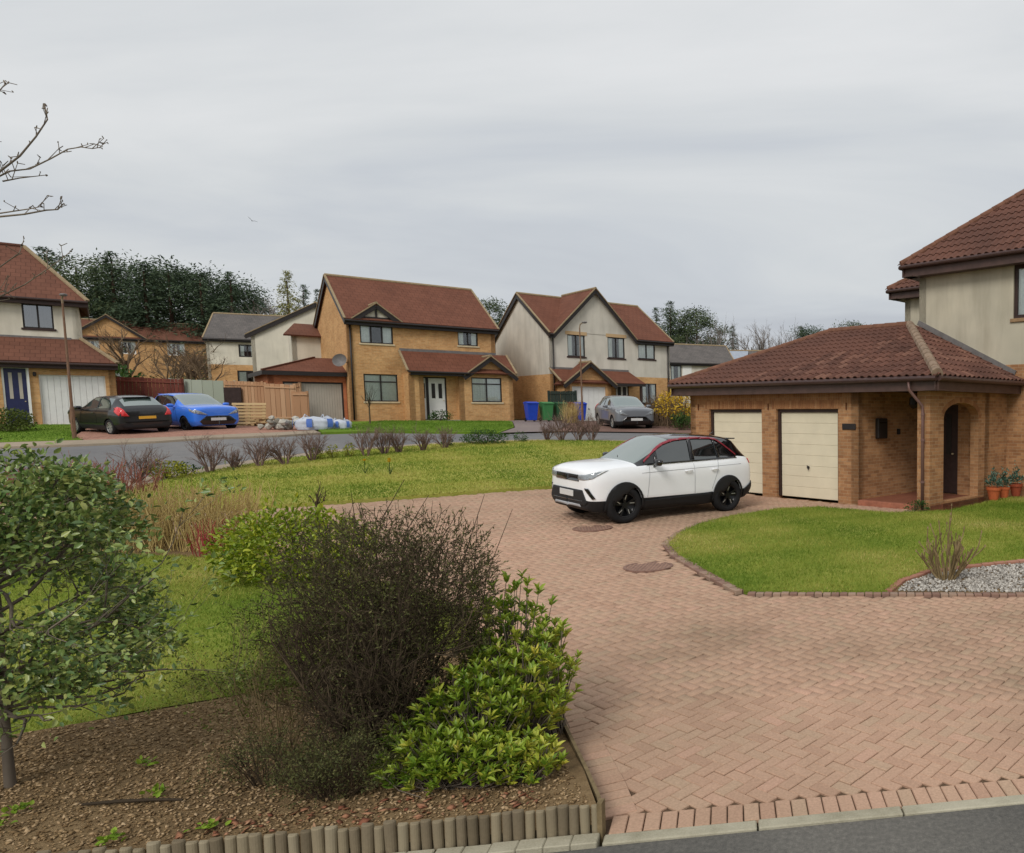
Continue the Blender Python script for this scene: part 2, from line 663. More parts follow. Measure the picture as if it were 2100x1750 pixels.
m_pave_far.color(m_pave_far.mix(_b.outputs['Color'], m_pave_far.rampc(_n, [(.35, (.85, .86, .86)), (.65, (1.06, 1.04, 1.03))]), .9, 'MULTIPLY'))
m_pave_far = m_pave_far.m
m_drive_grey = ground_mat('drive_grey', [lin(112, 102, 102), lin(128, 116, 114), lin(140, 128, 122)], .4, 4, 50, .3)
m_drive_brown = ground_mat('drive_brown', [lin(104, 82, 74), lin(122, 96, 86), lin(134, 110, 98)], .4, 4, 50, .3)

# ------------------------------------------------------------------ ground sheet


def build_ground():
    def axis(lo, hi, fine_lo, fine_hi, st):
        a = list(np.arange(fine_lo, fine_hi + 1e-6, st))
        s, x = st, fine_lo
        while x > lo:
            s *= 1.35
            x -= s
            a.insert(0, x)
        s, x = st, fine_hi
        while x < hi:
            s *= 1.35
            x += s
            a.append(x)
        return np.array(a)
    xs = axis(-1500, 1500, -75, 35, 1.25)
    ys = axis(-1500, 1500, -12, 125, 1.25)
    X, Y = np.meshgrid(xs, ys)
    Z = gz(X.ravel(), Y.ravel()).reshape(X.shape)
    d = np.hypot(X, Y)
    Z = np.where(d > 240, np.clip(Z, -8, 14) * np.clip(1.6 - d / 400, 0, 1), Z)
    near = np.exp(-(np.maximum(0, d - 45) / 30) ** 2)
    Z = Z - .045 - .06 * near
    nx, ny = len(xs), len(ys)
    V = np.stack([X.ravel(), Y.ravel(), Z.ravel()], -1)
    i = np.arange((ny - 1) * (nx - 1))
    r, c = i // (nx - 1), i % (nx - 1)
    a = r * nx + c
    F = np.stack([a, a + 1, a + nx + 1, a + nx], -1)
    o = np_mesh('ground', V, F, m_earth, smooth=True)
    o['kind'] = 'structure'


build_ground()


def kerb_y(x):
    return 4.25 + .183 * (x + 1.55)


KD = Vector((1, .183, 0)).normalized()           # direction of the near kerb
KN = Vector((-KD.y, KD.x, 0))                    # away from the street

# near street
sheet('street', [(-40, -14), (30, -14), (30, kerb_y(30)), (-40, kerb_y(-40))], m_asphalt, 0.0, 2.0)

# ------------------------------------------------------------------ outlines of the plot
FAR_LAWN = [(-7.97, 18.62), (-9.5, 17.5), (-11.1, 16.6), (-12.3, 16.0), (-13.4, 15.5), (-14.8, 15.2), (-16.2, 15.9), (-17.0, 16.9), (-17.6, 18.2),
            (-18.0, 19.3), (-18.15, 21.1), (-18.1, 23), (-17.4, 25), (-15.3, 27), (-12.6, 28), (-9.86, 28.3), (-7, 28.3), (-5.6, 26.5), (-5.3, 23.5), (-6.2, 20.2)]
RIGHT_LAWN = [(-1.59, 9.66), (.28, 9.66), (.42, 10.2), (.8, 10.68), (1.55, 11.05), (2.36, 11.32), (8, 12.6), (8, 14.6), (3.6, 18.1), (3.3, 18.0), (1.75, 16.0),
              (1.25, 15.85), (.5, 15.75), (-.2, 16.2), (-1.1, 16.85), (-1.95, 16.65), (-2.8, 15.55), (-3.25, 14.5), (-3.4, 13.5), (-3.36, 12.6), (-2.98, 11.75), (-2.35, 10.78), (-1.8, 9.95)]
NEAR_LAWN = [(-14, 4.2), (-8.5, 4.9), (-6.6, 5.55), (-5.9, 6.1), (-5.0, 6.7), (-4.1, 7.7), (-4.9, 8.9), (-6.2, 9.9), (-7.6, 10.6), (-9.6, 11.35), (-11.3, 11.6), (-14, 11.9)]
BED_BACK = [(-14, 4.2), (-8.5, 4.9), (-6.6, 5.55), (-5.9, 6.1), (-5.0, 6.7), (-4.1, 7.7)]
BED = BED_BACK + [(-3.6, 7.25), (-2.87, 6.3), (-2.38, 5.67), (-1.9, 4.88), (-1.66, 4.43), (-1.62, kerb_y(-1.62) + .137), (-14, kerb_y(-14) + .137)]
BED2 = [(-14, 11.9), (-11.3, 11.6), (-9.6, 11.35), (-8.3, 10.9), (-8.4, 11.6), (-9.6, 12.2), (-11, 12.6), (-14, 13)]
GRAVEL = [(.33, 9.68), (.49, 10.17), (.86, 10.6), (1.6, 10.97), (2.4, 11.24), (8, 12.5), (8, 9.25), (2.0, 9.6)]
DRIVE = [(-1.6, kerb_y(-1.6) + .1), (7, kerb_y(7) + .1), (7, 9.25), (2.0, 9.52), (-1.62, 9.56), (-1.88, 9.88), (-2.45, 10.7), (-3.08, 11.7), (-3.47, 12.6), (-3.52, 13.5), (-3.37, 14.55),
         (-2.9, 15.65), (-2.0, 16.78), (-1.1, 16.98), (-.1, 16.3), (.55, 15.85), (1.2, 15.98), (1.3, 16.15), (-5.1, 21.2), (-5.5, 22.3), (-6.15, 20.05), (-7.9, 18.55), (-9.5, 17.42), (-11.1, 16.52),
         (-12.3, 15.92), (-13.4, 15.42), (-14.8, 15.1), (-17, 15.3), (-19.5, 15.6), (-19.5, 12.9), (-14, 13.05), (-11, 12.65), (-9.6, 12.25), (-8.4, 11.65), (-8.25, 10.9), (-7.55, 10.65),
         (-6.15, 9.95), (-4.85, 8.95), (-4.05, 7.73), (-3.56, 7.25), (-2.83, 6.3), (-2.34, 5.67), (-1.86, 4.88), (-1.62, 4.43)]


def bed_z(x, y):
    d = (np.asarray(y) - (4.25 + .183 * (np.asarray(x) + 1.55)))
    return gz(x, y) + .02 + .15 * np.clip(1 - d / 2.6, 0, 1)


sheet('lawn_far', FAR_LAWN, m_lawn_far, .07, 1.0, thick=.12)
sheet('lawn_by_house', RIGHT_LAWN, m_lawn, .045, .6, thick=.12)
sheet('lawn_near', NEAR_LAWN, m_lawn, .03, .7)
sheet('planting_bed', BED, m_soil, 0.0, .4, zf=bed_z, thick=.1)
sheet('planting_bed', BED2, m_soil, .03, .8)
sheet('gravel_bed', GRAVEL, m_soil, .02, .8)

# far roads, pavements, drives
sheet('road', [(-20, 15.7), (-19.0, 17.2), (-18.9, 21), (-18.8, 23.2), (-18.1, 25.4), (-15.7, 27.6), (-12.8, 28.65), (-9.8, 28.95), (-5, 29), (3, 28.6), (3, 32.6), (-9, 32.7), (-13.2, 32.1), (-14.8, 31.1),
               (-17.4, 31.0), (-20.15, 30.9), (-21.6, 29.9), (-22.4, 28.7), (-24.2, 27.4), (-25, 26.5), (-27, 25.4), (-32, 23.5), (-50, 18), (-50, 9), (-32, 12.5), (-24, 14.5)], m_road, .0, 1.5)
sheet('pavement', [(-22.4, 28.75), (-24.2, 27.45), (-25, 26.55), (-27, 25.45), (-32, 23.55), (-50, 18.1), (-50, 19.6), (-32.2, 24.8), (-27.6, 26.7), (-25.8, 27.6), (-24.6, 28.4), (-23.1, 29.8), (-22.6, 30.9), (-21.7, 30.0)],
      m_pave, .07, 1.5, thick=.14)
sheet('verge', [(-20, 15.8), (-19.05, 17.2), (-18.95, 21), (-18.85, 23.2), (-18.15, 25.4), (-15.75, 27.55), (-12.8, 28.55), (-9.8, 28.85), (-6.8, 28.85), (-7, 28.35), (-9.86, 28.35), (-12.6, 28.05),
                (-15.33, 27.04), (-17.45, 25.03), (-18.15, 23), (-18.2, 21.1), (-18.05, 19.3), (-17.65, 18.2), (-17.05, 16.9), (-16.2, 15.95), (-17, 15.35)], m_pave, .05, 1.5, thick=.1)
sheet('left_drive', [(-33.9, 33.2), (-24.6, 34.5), (-22.7, 31.0), (-23.15, 29.9), (-24.65, 28.45), (-25.85, 27.65), (-27.65, 26.75), (-29, 27.6)], m_pave_far, .05, 1.5)
sheet('left_lawn', [(-27.75, 26.7), (-29.1, 27.6), (-33.8, 32.6), (-44, 28), (-50, 24), (-50, 19.7), (-32.25, 24.85)], m_lawn_lush, .09, 1.5, thick=.1)
sheet('orange_lawn', [(-22.5, 31.0), (-21.7, 30.1), (-20.2, 31.0), (-17.4, 31.1), (-15.2, 31.3), (-15.9, 34), (-18.9, 40.2), (-24.6, 38.3), (-25.6, 37.2)], m_lawn_lush, .08, 1.5, thick=.1)
sheet('orange_path', [(-15.15, 31.2), (-13.3, 32.1), (-14.6, 37), (-17, 42.5), (-18.5, 44.5), (-20.5, 43), (-18.85, 40.2), (-15.85, 34)], m_drive_grey, .05, 1.5)
sheet('white_drive', [(-13.25, 32.15), (-6, 32.75), (-6, 38), (-12, 46), (-16.6, 43.9), (-16.95, 42.5), (-14.55, 37)], m_drive_brown, .05, 1.5)
sheet('building_plot', [(-25.7, 37.2), (-22.6, 31.2), (-24.5, 34.4), (-30, 36.5), (-28, 38)], m_earth, .05, 1.5)

# ------------------------------------------------------------------ kerb of the near street


def build_kerb():
    k = empty('street_kerb', (0, 0, 0))
    k['kind'] = 'structure'
    me = MB().box(-.452, .452, 0, .1, -.1, .018).build('kerb_stone', m_concrete, k, bevel=.008)
    x = -1.57
    first = True
    while x < 8:
        o = me if first else link('kerb_stone', me.data, k)
        first = False
        p = Vector((x, kerb_y(x), 0)) + KD * .457
        o.location = (p.x, p.y, g1(p.x, p.y) + rnd.uniform(-.003, .003))
        o.rotation_euler = (0, 0, math.atan(.183) + rnd.uniform(-.003, .003))
        x += .915 * KD.x
    # rough haunch under the timber edging
    x = -1.59
    while x > -8:
        ln = .9 + rnd.uniform(-.02, .02)
        b = MB()
        nseg = 6
        for i in range(nseg):
            a0, a1 = -ln + ln * i / nseg, -ln + ln * (i + 1) / nseg
            b.box(a0, a1 - .002, -.012 + rnd.uniform(-.006, .006), .1, -.1, .035 + rnd.uniform(-.008, .008))
        o = b.build('kerb_stone', m_concrete, k, bevel=.006)
        o.location = (x, kerb_y(x), g1(x, kerb_y(x)))
        o.rotation_euler = (0, 0, math.atan(.183))
        x -= (ln + .008) * KD.x


build_kerb()

# ------------------------------------------------------------------ block paving
BV = [(-.097, -.047, -.05), (.097, -.047, -.05), (.097, .047, -.05), (-.097, .047, -.05),
      (-.097, -.047, -.006), (.097, -.047, -.006), (.097, .047, -.006), (-.097, .047, -.006),
      (-.092, -.042, 0), (.092, -.042, 0), (.092, .042, 0), (-.092, .042, 0)]
BF = [(8, 9, 10, 11), (4, 5, 9, 8), (5, 6, 10, 9), (6, 7, 11, 10), (7, 4, 8, 11), (0, 1, 5, 4), (1, 2, 6, 5), (2, 3, 7, 6), (3, 0, 4, 7)]


def shrink(poly, p, d):
    """points p whose four probes at distance d all lie in poly"""
    ok = np.ones(len(p), bool)
    for k in range(8):
        t = k * PI / 4
        ok &= inpoly(p[:, 0] + d * math.cos(t), p[:, 1] + d * math.sin(t), poly)
    return ok


def build_paving():
    base = sheet('driveway', DRIVE, m_joint, -.012, .8)
    ang = math.atan(.183) - R(45)
    ex = np.array([math.cos(ang), math.sin(ang)])
    ey = np.array([-math.sin(ang), math.cos(ang)])
    org = np.array([-1.6, 4.4])
    r, c = np.meshgrid(np.arange(-330, 330), np.arange(-330, 330), indexing='ij')
    r = r.ravel(); c = c.ravel()
    # cells are .1 m; horizontal block at (c-r)%4==0, vertical at ==3
    h = (c - r) % 4 == 0
    v = (c - r) % 4 == 3
    P = []; A = []
    for msk, oc, orr, a in ((h, 1, .5, 0), (v, .5, 1, PI / 2)):
        u = (c[msk] + oc) * .1
        w = (r[msk] + orr) * .1
        P.append(org + u[:, None] * ex + w[:, None] * ey)
        A.append(np.full(msk.sum(), ang + a))
    P = np.concatenate(P); A = np.concatenate(A)
    ok = inpoly(P[:, 0], P[:, 1], DRIVE)
    # keep clear of the soldier course along kerb and bed
    ok &= P[:, 1] - (4.25 + .183 * (P[:, 0] + 1.55)) > .27
    P, A = P[ok], A[ok]
    bx = np.array([(-1.62, 4.43), (-1.86, 4.88), (-2.34, 5.67), (-2.83, 6.3), (-3.56, 7.25), (-4.05, 7.73)])
    dmin = np.full(len(P), 9.)
    for a, b in zip(bx[:-1], bx[1:]):
        t = np.clip(((P - a) @ (b - a)) / ((b - a) @ (b - a)), 0, 1)
        dmin = np.minimum(dmin, np.linalg.norm(P - (a + t[:, None] * (b - a)), axis=1))
    ok = dmin > .16
    ok &= (P[:, 0] * .0 + np.hypot(P[:, 0] + 5.17, P[:, 1] - 14.06) > .3) & (np.hypot(P[:, 0] + 3.27, P[:, 1] - 11.1) > .3)
    P, A = P[ok], A[ok]
    S = [(p, a) for p, a in zip(P, A)]
    # soldier course along the kerb, and header course along the bed
    x = -1.5
    sold = []
    while x < 7:
        q = Vector((x, kerb_y(x), 0)) + KN * .207
        sold.append(((q.x, q.y), math.atan(.183) + PI / 2))
        x += .1013 * KD.x
    for a, b in zip(bx[:-1], bx[1:]):
        d = b - a
        ln = np.linalg.norm(d); d = d / ln
        n = np.array([d[1], -d[0]])
        k = int(ln / .102)
        for i in range(k):
            q = a + d * (i + .5) * ln / k + n * .125
            if q[1] - kerb_y(q[0]) > .33:
                sold.append((tuple(q), math.atan2(n[1], n[0])))
    allp = np.array([s[0] for s in sold] + [tuple(p) for p in P])
    alla = np.array([s[1] for s in sold] + list(A))
    z = gz(allp[:, 0], allp[:, 1])
    e = .15
    tx = (gz(allp[:, 0] + e, allp[:, 1]) - z) / e
    ty = (gz(allp[:, 0], allp[:, 1] + e) - z) / e
    n = len(allp)
    jit = NR.normal(0, .0022, n)
    yawj = NR.normal(0, .006, n)
    alla = alla + yawj
    tilt = NR.normal(0, .006, (n, 2))
    Zx = unit(np.stack([-tx + tilt[:, 0], -ty + tilt[:, 1], np.ones(n)], -1))
    X = np.stack([np.cos(alla), np.sin(alla), np.zeros(n)], -1)
    X = unit(X - (X * Zx).sum(-1, keepdims=True) * Zx)
    Y = np.cross(Zx, X)
    pos = np.stack([allp[:, 0], allp[:, 1], z + .004 + jit + np.where(np.arange(n) < len(sold), .007, 0)], -1)
    # nearest blocks that the picture shows become single pieces
    u = allp[:, 0] / np.maximum(allp[:, 1], .1)
    vis = (u > -.72) & (u < .24) & (allp[:, 0] > -3.2)
    key = np.hypot(allp[:, 0], allp[:, 1]) + np.where(vis, 0, 100)
    order = np.argsort(key)
    me = bpy.data.meshes.new('paving_block')
    me.from_pydata(BV, [], BF)
    me.materials.append(m_block)
    for i in order[:300]:
        o = link('paving_block', me, base)
        M = Matrix.Identity(4)
        for r_ in range(3):
            M[r_][0], M[r_][1], M[r_][2], M[r_][3] = X[i][r_], Y[i][r_], Zx[i][r_], pos[i][r_]
        o.matrix_world = M
    rest = order[300:]
    V, F = inst_np(BV, BF, pos[rest], X[rest], Y[rest], Zx[rest])
    o = np_mesh('paving_blocks', V, F, m_block, base, tint=np.repeat(NR.random(len(rest)), len(BV)))
    o['kind'] = 'stuff'


build_paving()


def brick_row(name, pts, mat, label, off=0.0, L=.2, W=.1, rows=1, dz=.03, crosswise=False, seedz=.004):
    """edging bricks laid along a line"""
    root = empty(name, (0, 0, 0), 0, label, 'edging')
    me = None
    P = [Vector((x, y)) for x, y in pts]
    step = (W if crosswise else L) + .008
    for rr in range(rows):
        carry = 0
        for a, b in zip(P[:-1], P[1:]):
            d = b - a
            ln = d.length
            d = d / ln
            n = Vector((-d.y, d.x))
            s = carry
            while s < ln:
                q = a + d * s + n * (off + rr * ((L if crosswise else W) + .006))
                if me is None:
                    o = MB().box(-L / 2, L / 2, -W / 2, W / 2, -.08, 0).build('edging_brick', mat, root, bevel=.006)
                    me = o.data
                else:
                    o = link('edging_brick', me, root)
                o.location = (q.x, q.y, g1(q.x, q.y) + dz + rnd.uniform(-seedz, seedz))
                o.rotation_euler = (rnd.uniform(-.02, .02), rnd.uniform(-.02, .02), math.atan2(d.y, d.x) + (PI / 2 if crosswise else 0) + rnd.uniform(-.02, .02))
                s += step
            carry = s - ln
    return root


_le = [(-2.3, 16.3), (-2.82, 15.58), (-3.28, 14.5), (-3.44, 13.5), (-3.4, 12.6), (-3.02, 11.73), (-2.39, 10.74), (-1.83, 9.92), (-1.6, 9.6)]
brick_row('lawn_edging', _le, m_block_dark, 'double row of weathered edging bricks curving round the left of the house lawn', -.02, rows=2, dz=.04)
brick_row('lawn_edging', [(-1.5, 9.6), (2.0, 9.56), (7.2, 9.28)], m_block_dark, 'straight row of dark setts between the drive and the lawn and gravel', 0, L=.1, W=.1, dz=.035)
brick_row('gravel_edging', [(.3, 9.75), (.46, 10.18), (.83, 10.63), (1.57, 11.0), (2.38, 11.28), (7.5, 12.44)], m_block_red, 'curved row of red bricks between the lawn and the white gravel', 0, dz=.05)


def manhole(x, y, label):
    root = empty('manhole_cover', (x, y, g1(x, y)), rnd.random(), label, 'manhole cover')
    MB().lathe([(.36, -.03), (.36, .013), (.315, .013), (.315, .006)], n=28, cap=False).build('frame', m_iron, root)
    MB().lathe([(.312, -.03), (.312, .008), (.0, .008)], n=28, cap=False).build('plate', m_iron2, root)
    b = MB()
    for i in range(-5, 6):
        w = math.sqrt(max(0, .29 ** 2 - (i * .052) ** 2))
        if w > .05:
            b.box(i * .052 - .012, i * .052 + .012, -w, w, .006, .011)
    b.build('grip_bars', m_iron, root)


m_iron = plain('cast_iron', lin(136, 106, 92), .75, .4, .2, .25, 14, .3)
m_iron2 = plain('cast_iron_tray', lin(150, 118, 101), .85, .3, 0, .25, 14, .4)
manhole(-5.17, 14.06, 'round brown manhole cover in the drive just in front of the white car')
manhole(-3.27, 11.1, 'round brown manhole cover in the drive beside the curved lawn edging')

# ------------------------------------------------------------------ timber log edging
m_log = tinted('weathered_log', [lin(94, 84, 66), lin(120, 108, 88), lin(144, 132, 108), lin(154, 144, 122)], .9, .2, 'rand', 40)
m_board = plain('weathered_board', lin(122, 106, 78), .9, .2, 0, .25, 20, .3)


def build_edging():
    root = empty('timber_edging', (-1.6, kerb_y(-1.6), 0), 0, 'low edging of upright weathered half logs holding the planting bed along the kerb', 'edging')
    inv = Matrix.Translation((-1.6, kerb_y(-1.6), 0)).inverted()
    meshes = []
    for k in range(5):
        b = MB()
        r = .03 + .0015 * (k - 2)
        h = .185 + .006 * k
        n = 9
        prof = [(r * math.cos(PI + PI * i / (n - 1)), r * math.sin(PI + PI * i / (n - 1)) * 1.0) for i in range(n)]
        vs = []
        for z, s in ((-.1, 1), (h - .008, 1), (h, .86)):
            vs += [(x * s, y * s, z) for x, y in prof]
        fs = []
        for lv in range(2):
            for i in range(n - 1):
                fs.append((lv * n + i, lv * n + i + 1, (lv + 1) * n + i + 1, (lv + 1) * n + i))
            fs.append((lv * n + n - 1, lv * n, (lv + 1) * n, (lv + 1) * n + n - 1))
        fs.append(tuple(2 * n + i for i in range(n)))
        b.mesh(vs, fs)
        o = b.build('log', m_log, root, smooth=False)
        meshes.append(o)
    x = -1.64
    i = 0
    while x > -7.2:
        o = meshes[i] if i < 5 else link('log', meshes[rnd.randrange(5)].data, root)
        i += 1
        y = kerb_y(x) + .135
        o.matrix_parent_inverse = inv
        o.location = (x, y, g1(x, y) + rnd.uniform(-.008, .006))
        o.rotation_euler = (rnd.uniform(-.03, .03), rnd.uniform(-.025, .025), math.atan(.183) + rnd.uniform(-.12, .12))
        x -= .0625 * KD.x
    # end post and the board along the drive
    b = MB()
    b.box(-1.625, -1.595, kerb_y(-1.6) + .1, kerb_y(-1.6) + .16, -.1, .215)
    o = b.build('end_post', m_board, root)
    o.matrix_parent_inverse = inv
    pts = [(-1.62, kerb_y(-1.6) + .16), (-1.69, 4.55), (-1.88, 4.88), (-2.36, 5.67), (-2.85, 6.3), (-3.58, 7.25), (-4.07, 7.72)]
    for k, (a, c) in enumerate(zip(pts[:-1], pts[1:])):
        a = Vector(a); c = Vector(c)
        d = (c - a).normalized()
        n = Vector((-d.y, d.x)) * .011
        h = .16 - .012 * k
        za, zc = g1(*a), g1(*c)
        bb = MB()
        bb.mesh([(a.x - n.x, a.y - n.y, za - .05), (a.x + n.x, a.y + n.y, za - .05), (c.x + n.x, c.y + n.y, zc - .05), (c.x - n.x, c.y - n.y, zc - .05),
                 (a.x - n.x, a.y - n.y, za + h), (a.x + n.x, a.y + n.y, za + h), (c.x + n.x, c.y + n.y, zc + h - .012), (c.x - n.x, c.y - n.y, zc + h - .012)],
                [(0, 1, 2, 3), (4, 5, 6, 7), (0, 1, 5, 4), (1, 2, 6, 5), (2, 3, 7, 6), (3, 0, 4, 7)])
        o = bb.build('board', m_board, root)
        o.matrix_parent_inverse = inv


build_edging()


# ------------------------------------------------------------------ grass, gravel, bark
def grass(name, poly, dens, h, w, mat, label, dz, holes=()):
    p = area_points(poly, dens)
    E = []
    for a_, b_ in zip(poly, poly[1:] + poly[:1]):          # ragged tufts along the edge
        a_ = np.array(a_); b_ = np.array(b_)
        ln = np.linalg.norm(b_ - a_)
        k = int(ln * dens ** .5 * 2.2)
        E.append(a_ + NR.random((k, 1)) * (b_ - a_) + NR.normal(0, .022 + .0012 * 40, (k, 2)) * .6)
    p = np.concatenate([p] + E)
    n = len(p)
    z = gz(p[:, 0], p[:, 1]) + dz
    a = NR.random(n) * 2 * PI
    hh = h * (.5 + NR.random(n))
    lean = NR.normal(0, .55, (n, 2)) * hh[:, None]
    s = np.stack([np.cos(a), np.sin(a), np.zeros(n)], -1) * (w * (.6 + .8 * NR.random(n)))[:, None]
    b0 = np.stack([p[:, 0], p[:, 1], z], -1)
    tip = b0 + np.stack([lean[:, 0], lean[:, 1], hh], -1)
    V = np.stack([b0 - s, b0 + s, tip], 1).reshape(-1, 3)
    F = np.arange(n * 3).reshape(-1, 3)
    x, y = p[:, 0], p[:, 1]
    pt = np.sin(x * 1.3 + 1.7 * np.sin(y * .8)) + np.sin(y * 1.7 + 2.1 * np.sin(x * .6) + 1) + .7 * np.sin(x * 3.1 + y * 2.3) + .6 * np.sin(y * 4.3 - x * 1.9 + 2)
    t = np.clip(NR.normal(.44, .15, n) + .17 * pt, 0, 1)
    o = np_mesh(name, V, F, mat, tint=np.repeat(t, 3))
    tag(o, label, 'grass', kind='stuff')


grass('grass', RIGHT_LAWN, 1700, .034, .005, m_blade, 'short mown grass of the lawn in front of the house', .045)
grass('grass', NEAR_LAWN, 1500, .036, .005, m_blade, 'short grass of the lawn behind the planting bed', .03)
grass('grass', FAR_LAWN, 560, .045, .009, m_blade, 'mown grass of the wide lawn beyond the white car', .07)
grass('grass', [(-22.3, 31.1), (-20.2, 31.2), (-17.4, 31.3), (-15.4, 31.5), (-16, 34), (-18.9, 39.8), (-24.4, 38.2)], 200, .05, .012, m_blade_lush, 'bright green grass in front of the brick house', .08)
grass('grass', [(-28, 26.9), (-29.2, 27.7), (-33.6, 32.2), (-44, 28), (-44, 23), (-32.2, 25)], 160, .05, .012, m_blade_lush, 'bright green grass in front of the left house', .09)


def chips(name, poly, dens, size, mat, label, cat, zf, flat=.35, dz=0.0):
    p = area_points(poly, dens)
    n = len(p)
    z = zf(p[:, 0], p[:, 1]) + dz
    V0 = np.array([(1, 0, 0), (-1, 0, 0), (0, 1, 0), (0, -1, 0), (0, 0, 1), (0, 0, -1)], float)
    F0 = np.array([(0, 2, 4), (2, 1, 4), (1, 3, 4), (3, 0, 4), (2, 0, 5), (1, 2, 5), (3, 1, 5), (0, 3, 5)])
    s = size * (.45 + 1.1 * NR.random((n, 1)) ** 1.5)
    X = unit(NR.normal(0, 1, (n, 3)) * (1, 1, .35))
    t = unit(NR.normal(0, 1, (n, 3)))
    Y = unit(np.cross(X, t))
    Z = np.cross(X, Y)
    flip = np.abs(Y[:, 2]) > np.abs(Z[:, 2])
    Y2 = np.where(flip[:, None], Z, Y); Z2 = np.where(flip[:, None], Y, Z)
    X = X * s * (.7 + .8 * NR.random((n, 1)))
    Y2 = Y2 * s * (.5 + .5 * NR.random((n, 1)))
    Z2 = Z2 * s * flat * (.6 + .8 * NR.random((n, 1)))
    V, F = inst_np(V0, F0, np.stack([p[:, 0], p[:, 1], z], -1), X, Y2, Z2)
    o = np_mesh(name, V, F, mat, tint=np.repeat(NR.random(n), 6))
    tag(o, label, cat, kind='stuff')


m_gravel = tinted('gravel', [lin(90, 84, 78), lin(136, 130, 122), lin(168, 162, 153), lin(192, 186, 176), lin(210, 205, 196)], .85, .3, nscale=30)
chips('gravel', [(x, y) for x, y in [(.38, 9.7), (.53, 10.14), (.9, 10.55), (1.62, 10.9), (2.42, 11.18), (6.5, 12.1), (6.5, 9.4), (2.0, 9.64)]], 1500, .022, m_gravel,
      'white and grey gravel stones around the pruned bush', 'gravel', gz, .7, .03)
m_bark = tinted('bark_chips', [lin(80, 64, 46), lin(116, 94, 66), lin(146, 122, 88), lin(172, 146, 112), lin(196, 172, 138)], .95, .15, nscale=20)
_vis_bed = [(-8.5, 4.85), (-6.6, 5.5), (-5.9, 6.05), (-5.0, 6.6), (-4.15, 7.55), (-3.6, 7.15), (-2.95, 6.25), (-2.46, 5.6), (-1.98, 4.85), (-1.72, 4.45), (-1.7, kerb_y(-1.7) + .2), (-8.5, kerb_y(-8.5) + .2)]
chips('bark_chips', _vis_bed, 1700, .0125, m_bark, 'brown bark chips covering the planting bed', 'bark chips', bed_z, .4, .006)
m_deadleaf = tinted('dead_leaf', [lin(104, 62, 46), lin(132, 84, 62), lin(158, 112, 84), lin(184, 150, 118)], .8, .25, nscale=20)
chips('fallen_leaves', [(-3.9, kerb_y(-3.9) + .2), (-2.0, kerb_y(-2.0) + .2), (-2.0, kerb_y(-2) + .42), (-2.9, kerb_y(-2.9) + .5), (-3.9, kerb_y(-3.9) + .42)], 260, .024, m_deadleaf,
      'reddish fallen leaves under the shrubs beside the log edging', 'leaves', bed_z, .12, .012)
# ------------------------------------------------------------------ building materials
m_brick_o = brick_mat('brick_orange', lin(186, 138, 90), lin(210, 168, 118), lin(196, 174, 140))
m_brick_b = brick_mat('brick_buff', lin(138, 96, 66), lin(186, 142, 102), lin(176, 154, 126))
m_brick_s = brick_mat('brick_soldier', lin(142, 98, 66), lin(168, 124, 86), lin(164, 140, 112), soldier=True)
m_brick_red = brick_mat('brick_red', lin(176, 106, 74), lin(188, 120, 84), lin(170, 130, 104))
m_render_w = render_mat('render_grey', lin(210, 205, 194), lin(178, 172, 160))
m_render_c = render_mat('render_cream', lin(194, 187, 168), lin(158, 150, 132))
m_render_l = render_mat('render_white', lin(220, 214, 198), lin(192, 185, 168))
m_tile_red = tile_mat('tile_red', lin(106, 65, 49), lin(117, 74, 57))
m_tile_brown = tile_mat('tile_brown', lin(102, 66, 52), lin(117, 77, 61))
m_tile_grey = tile_mat('tile_grey', lin(92, 88, 86), lin(108, 102, 98))
m_verge = plain('verge_mortar', lin(150, 132, 104), .9, .2, 0, .2, 8)
m_brown = plain('brown_timber', lin(58, 42, 38), .55, .35, 0, .25, 9, .1)
m_fascia = plain('brown_fascia', lin(80, 60, 54), .5, .4, 0, .22, 5, .1)
m_gutter = plain('brown_gutter', lin(70, 50, 46), .4, .45, 0, .15, 5)
m_black = plain('dark_frame', lin(38, 32, 30), .45, .4, 0, .2, 6)
m_white = plain('white_paint', lin(226, 226, 222), .45, .4, 0, .05, 4)
m_cream = plain('cream_door', lin(220, 210, 184), .5, .35, 0, .05, 2.5)
m_greydoor = plain('grey_roller', lin(176, 168, 156), .55, .3, 0, .06, 2)
m_sill = plain('stone_sill', lin(198, 182, 150), .85, .2, 0, .12, 8)
m_curtain = plain('net_curtain', lin(242, 244, 238), .9, .1, 0, .08, 12)
m_room_shade = plain('room_shade', lin(60, 62, 66), .9, .1, 0, .3, 2)
m_lead = plain('lead_flashing', lin(112, 108, 106), .6, .4, 0, .2, 6)
m_navy = plain('navy_door', lin(34, 38, 78), .4, .45, 0, .15, 6)
m_glass = glass_mat('window_glass', (.97, .99, .98), .03)
m_glass_d = glass_mat('window_glass_dim', (.3, .33, .35), .22)
m_dark = plain('interior_dark', lin(40, 34, 30), .9, .1, 0, .2, 4)


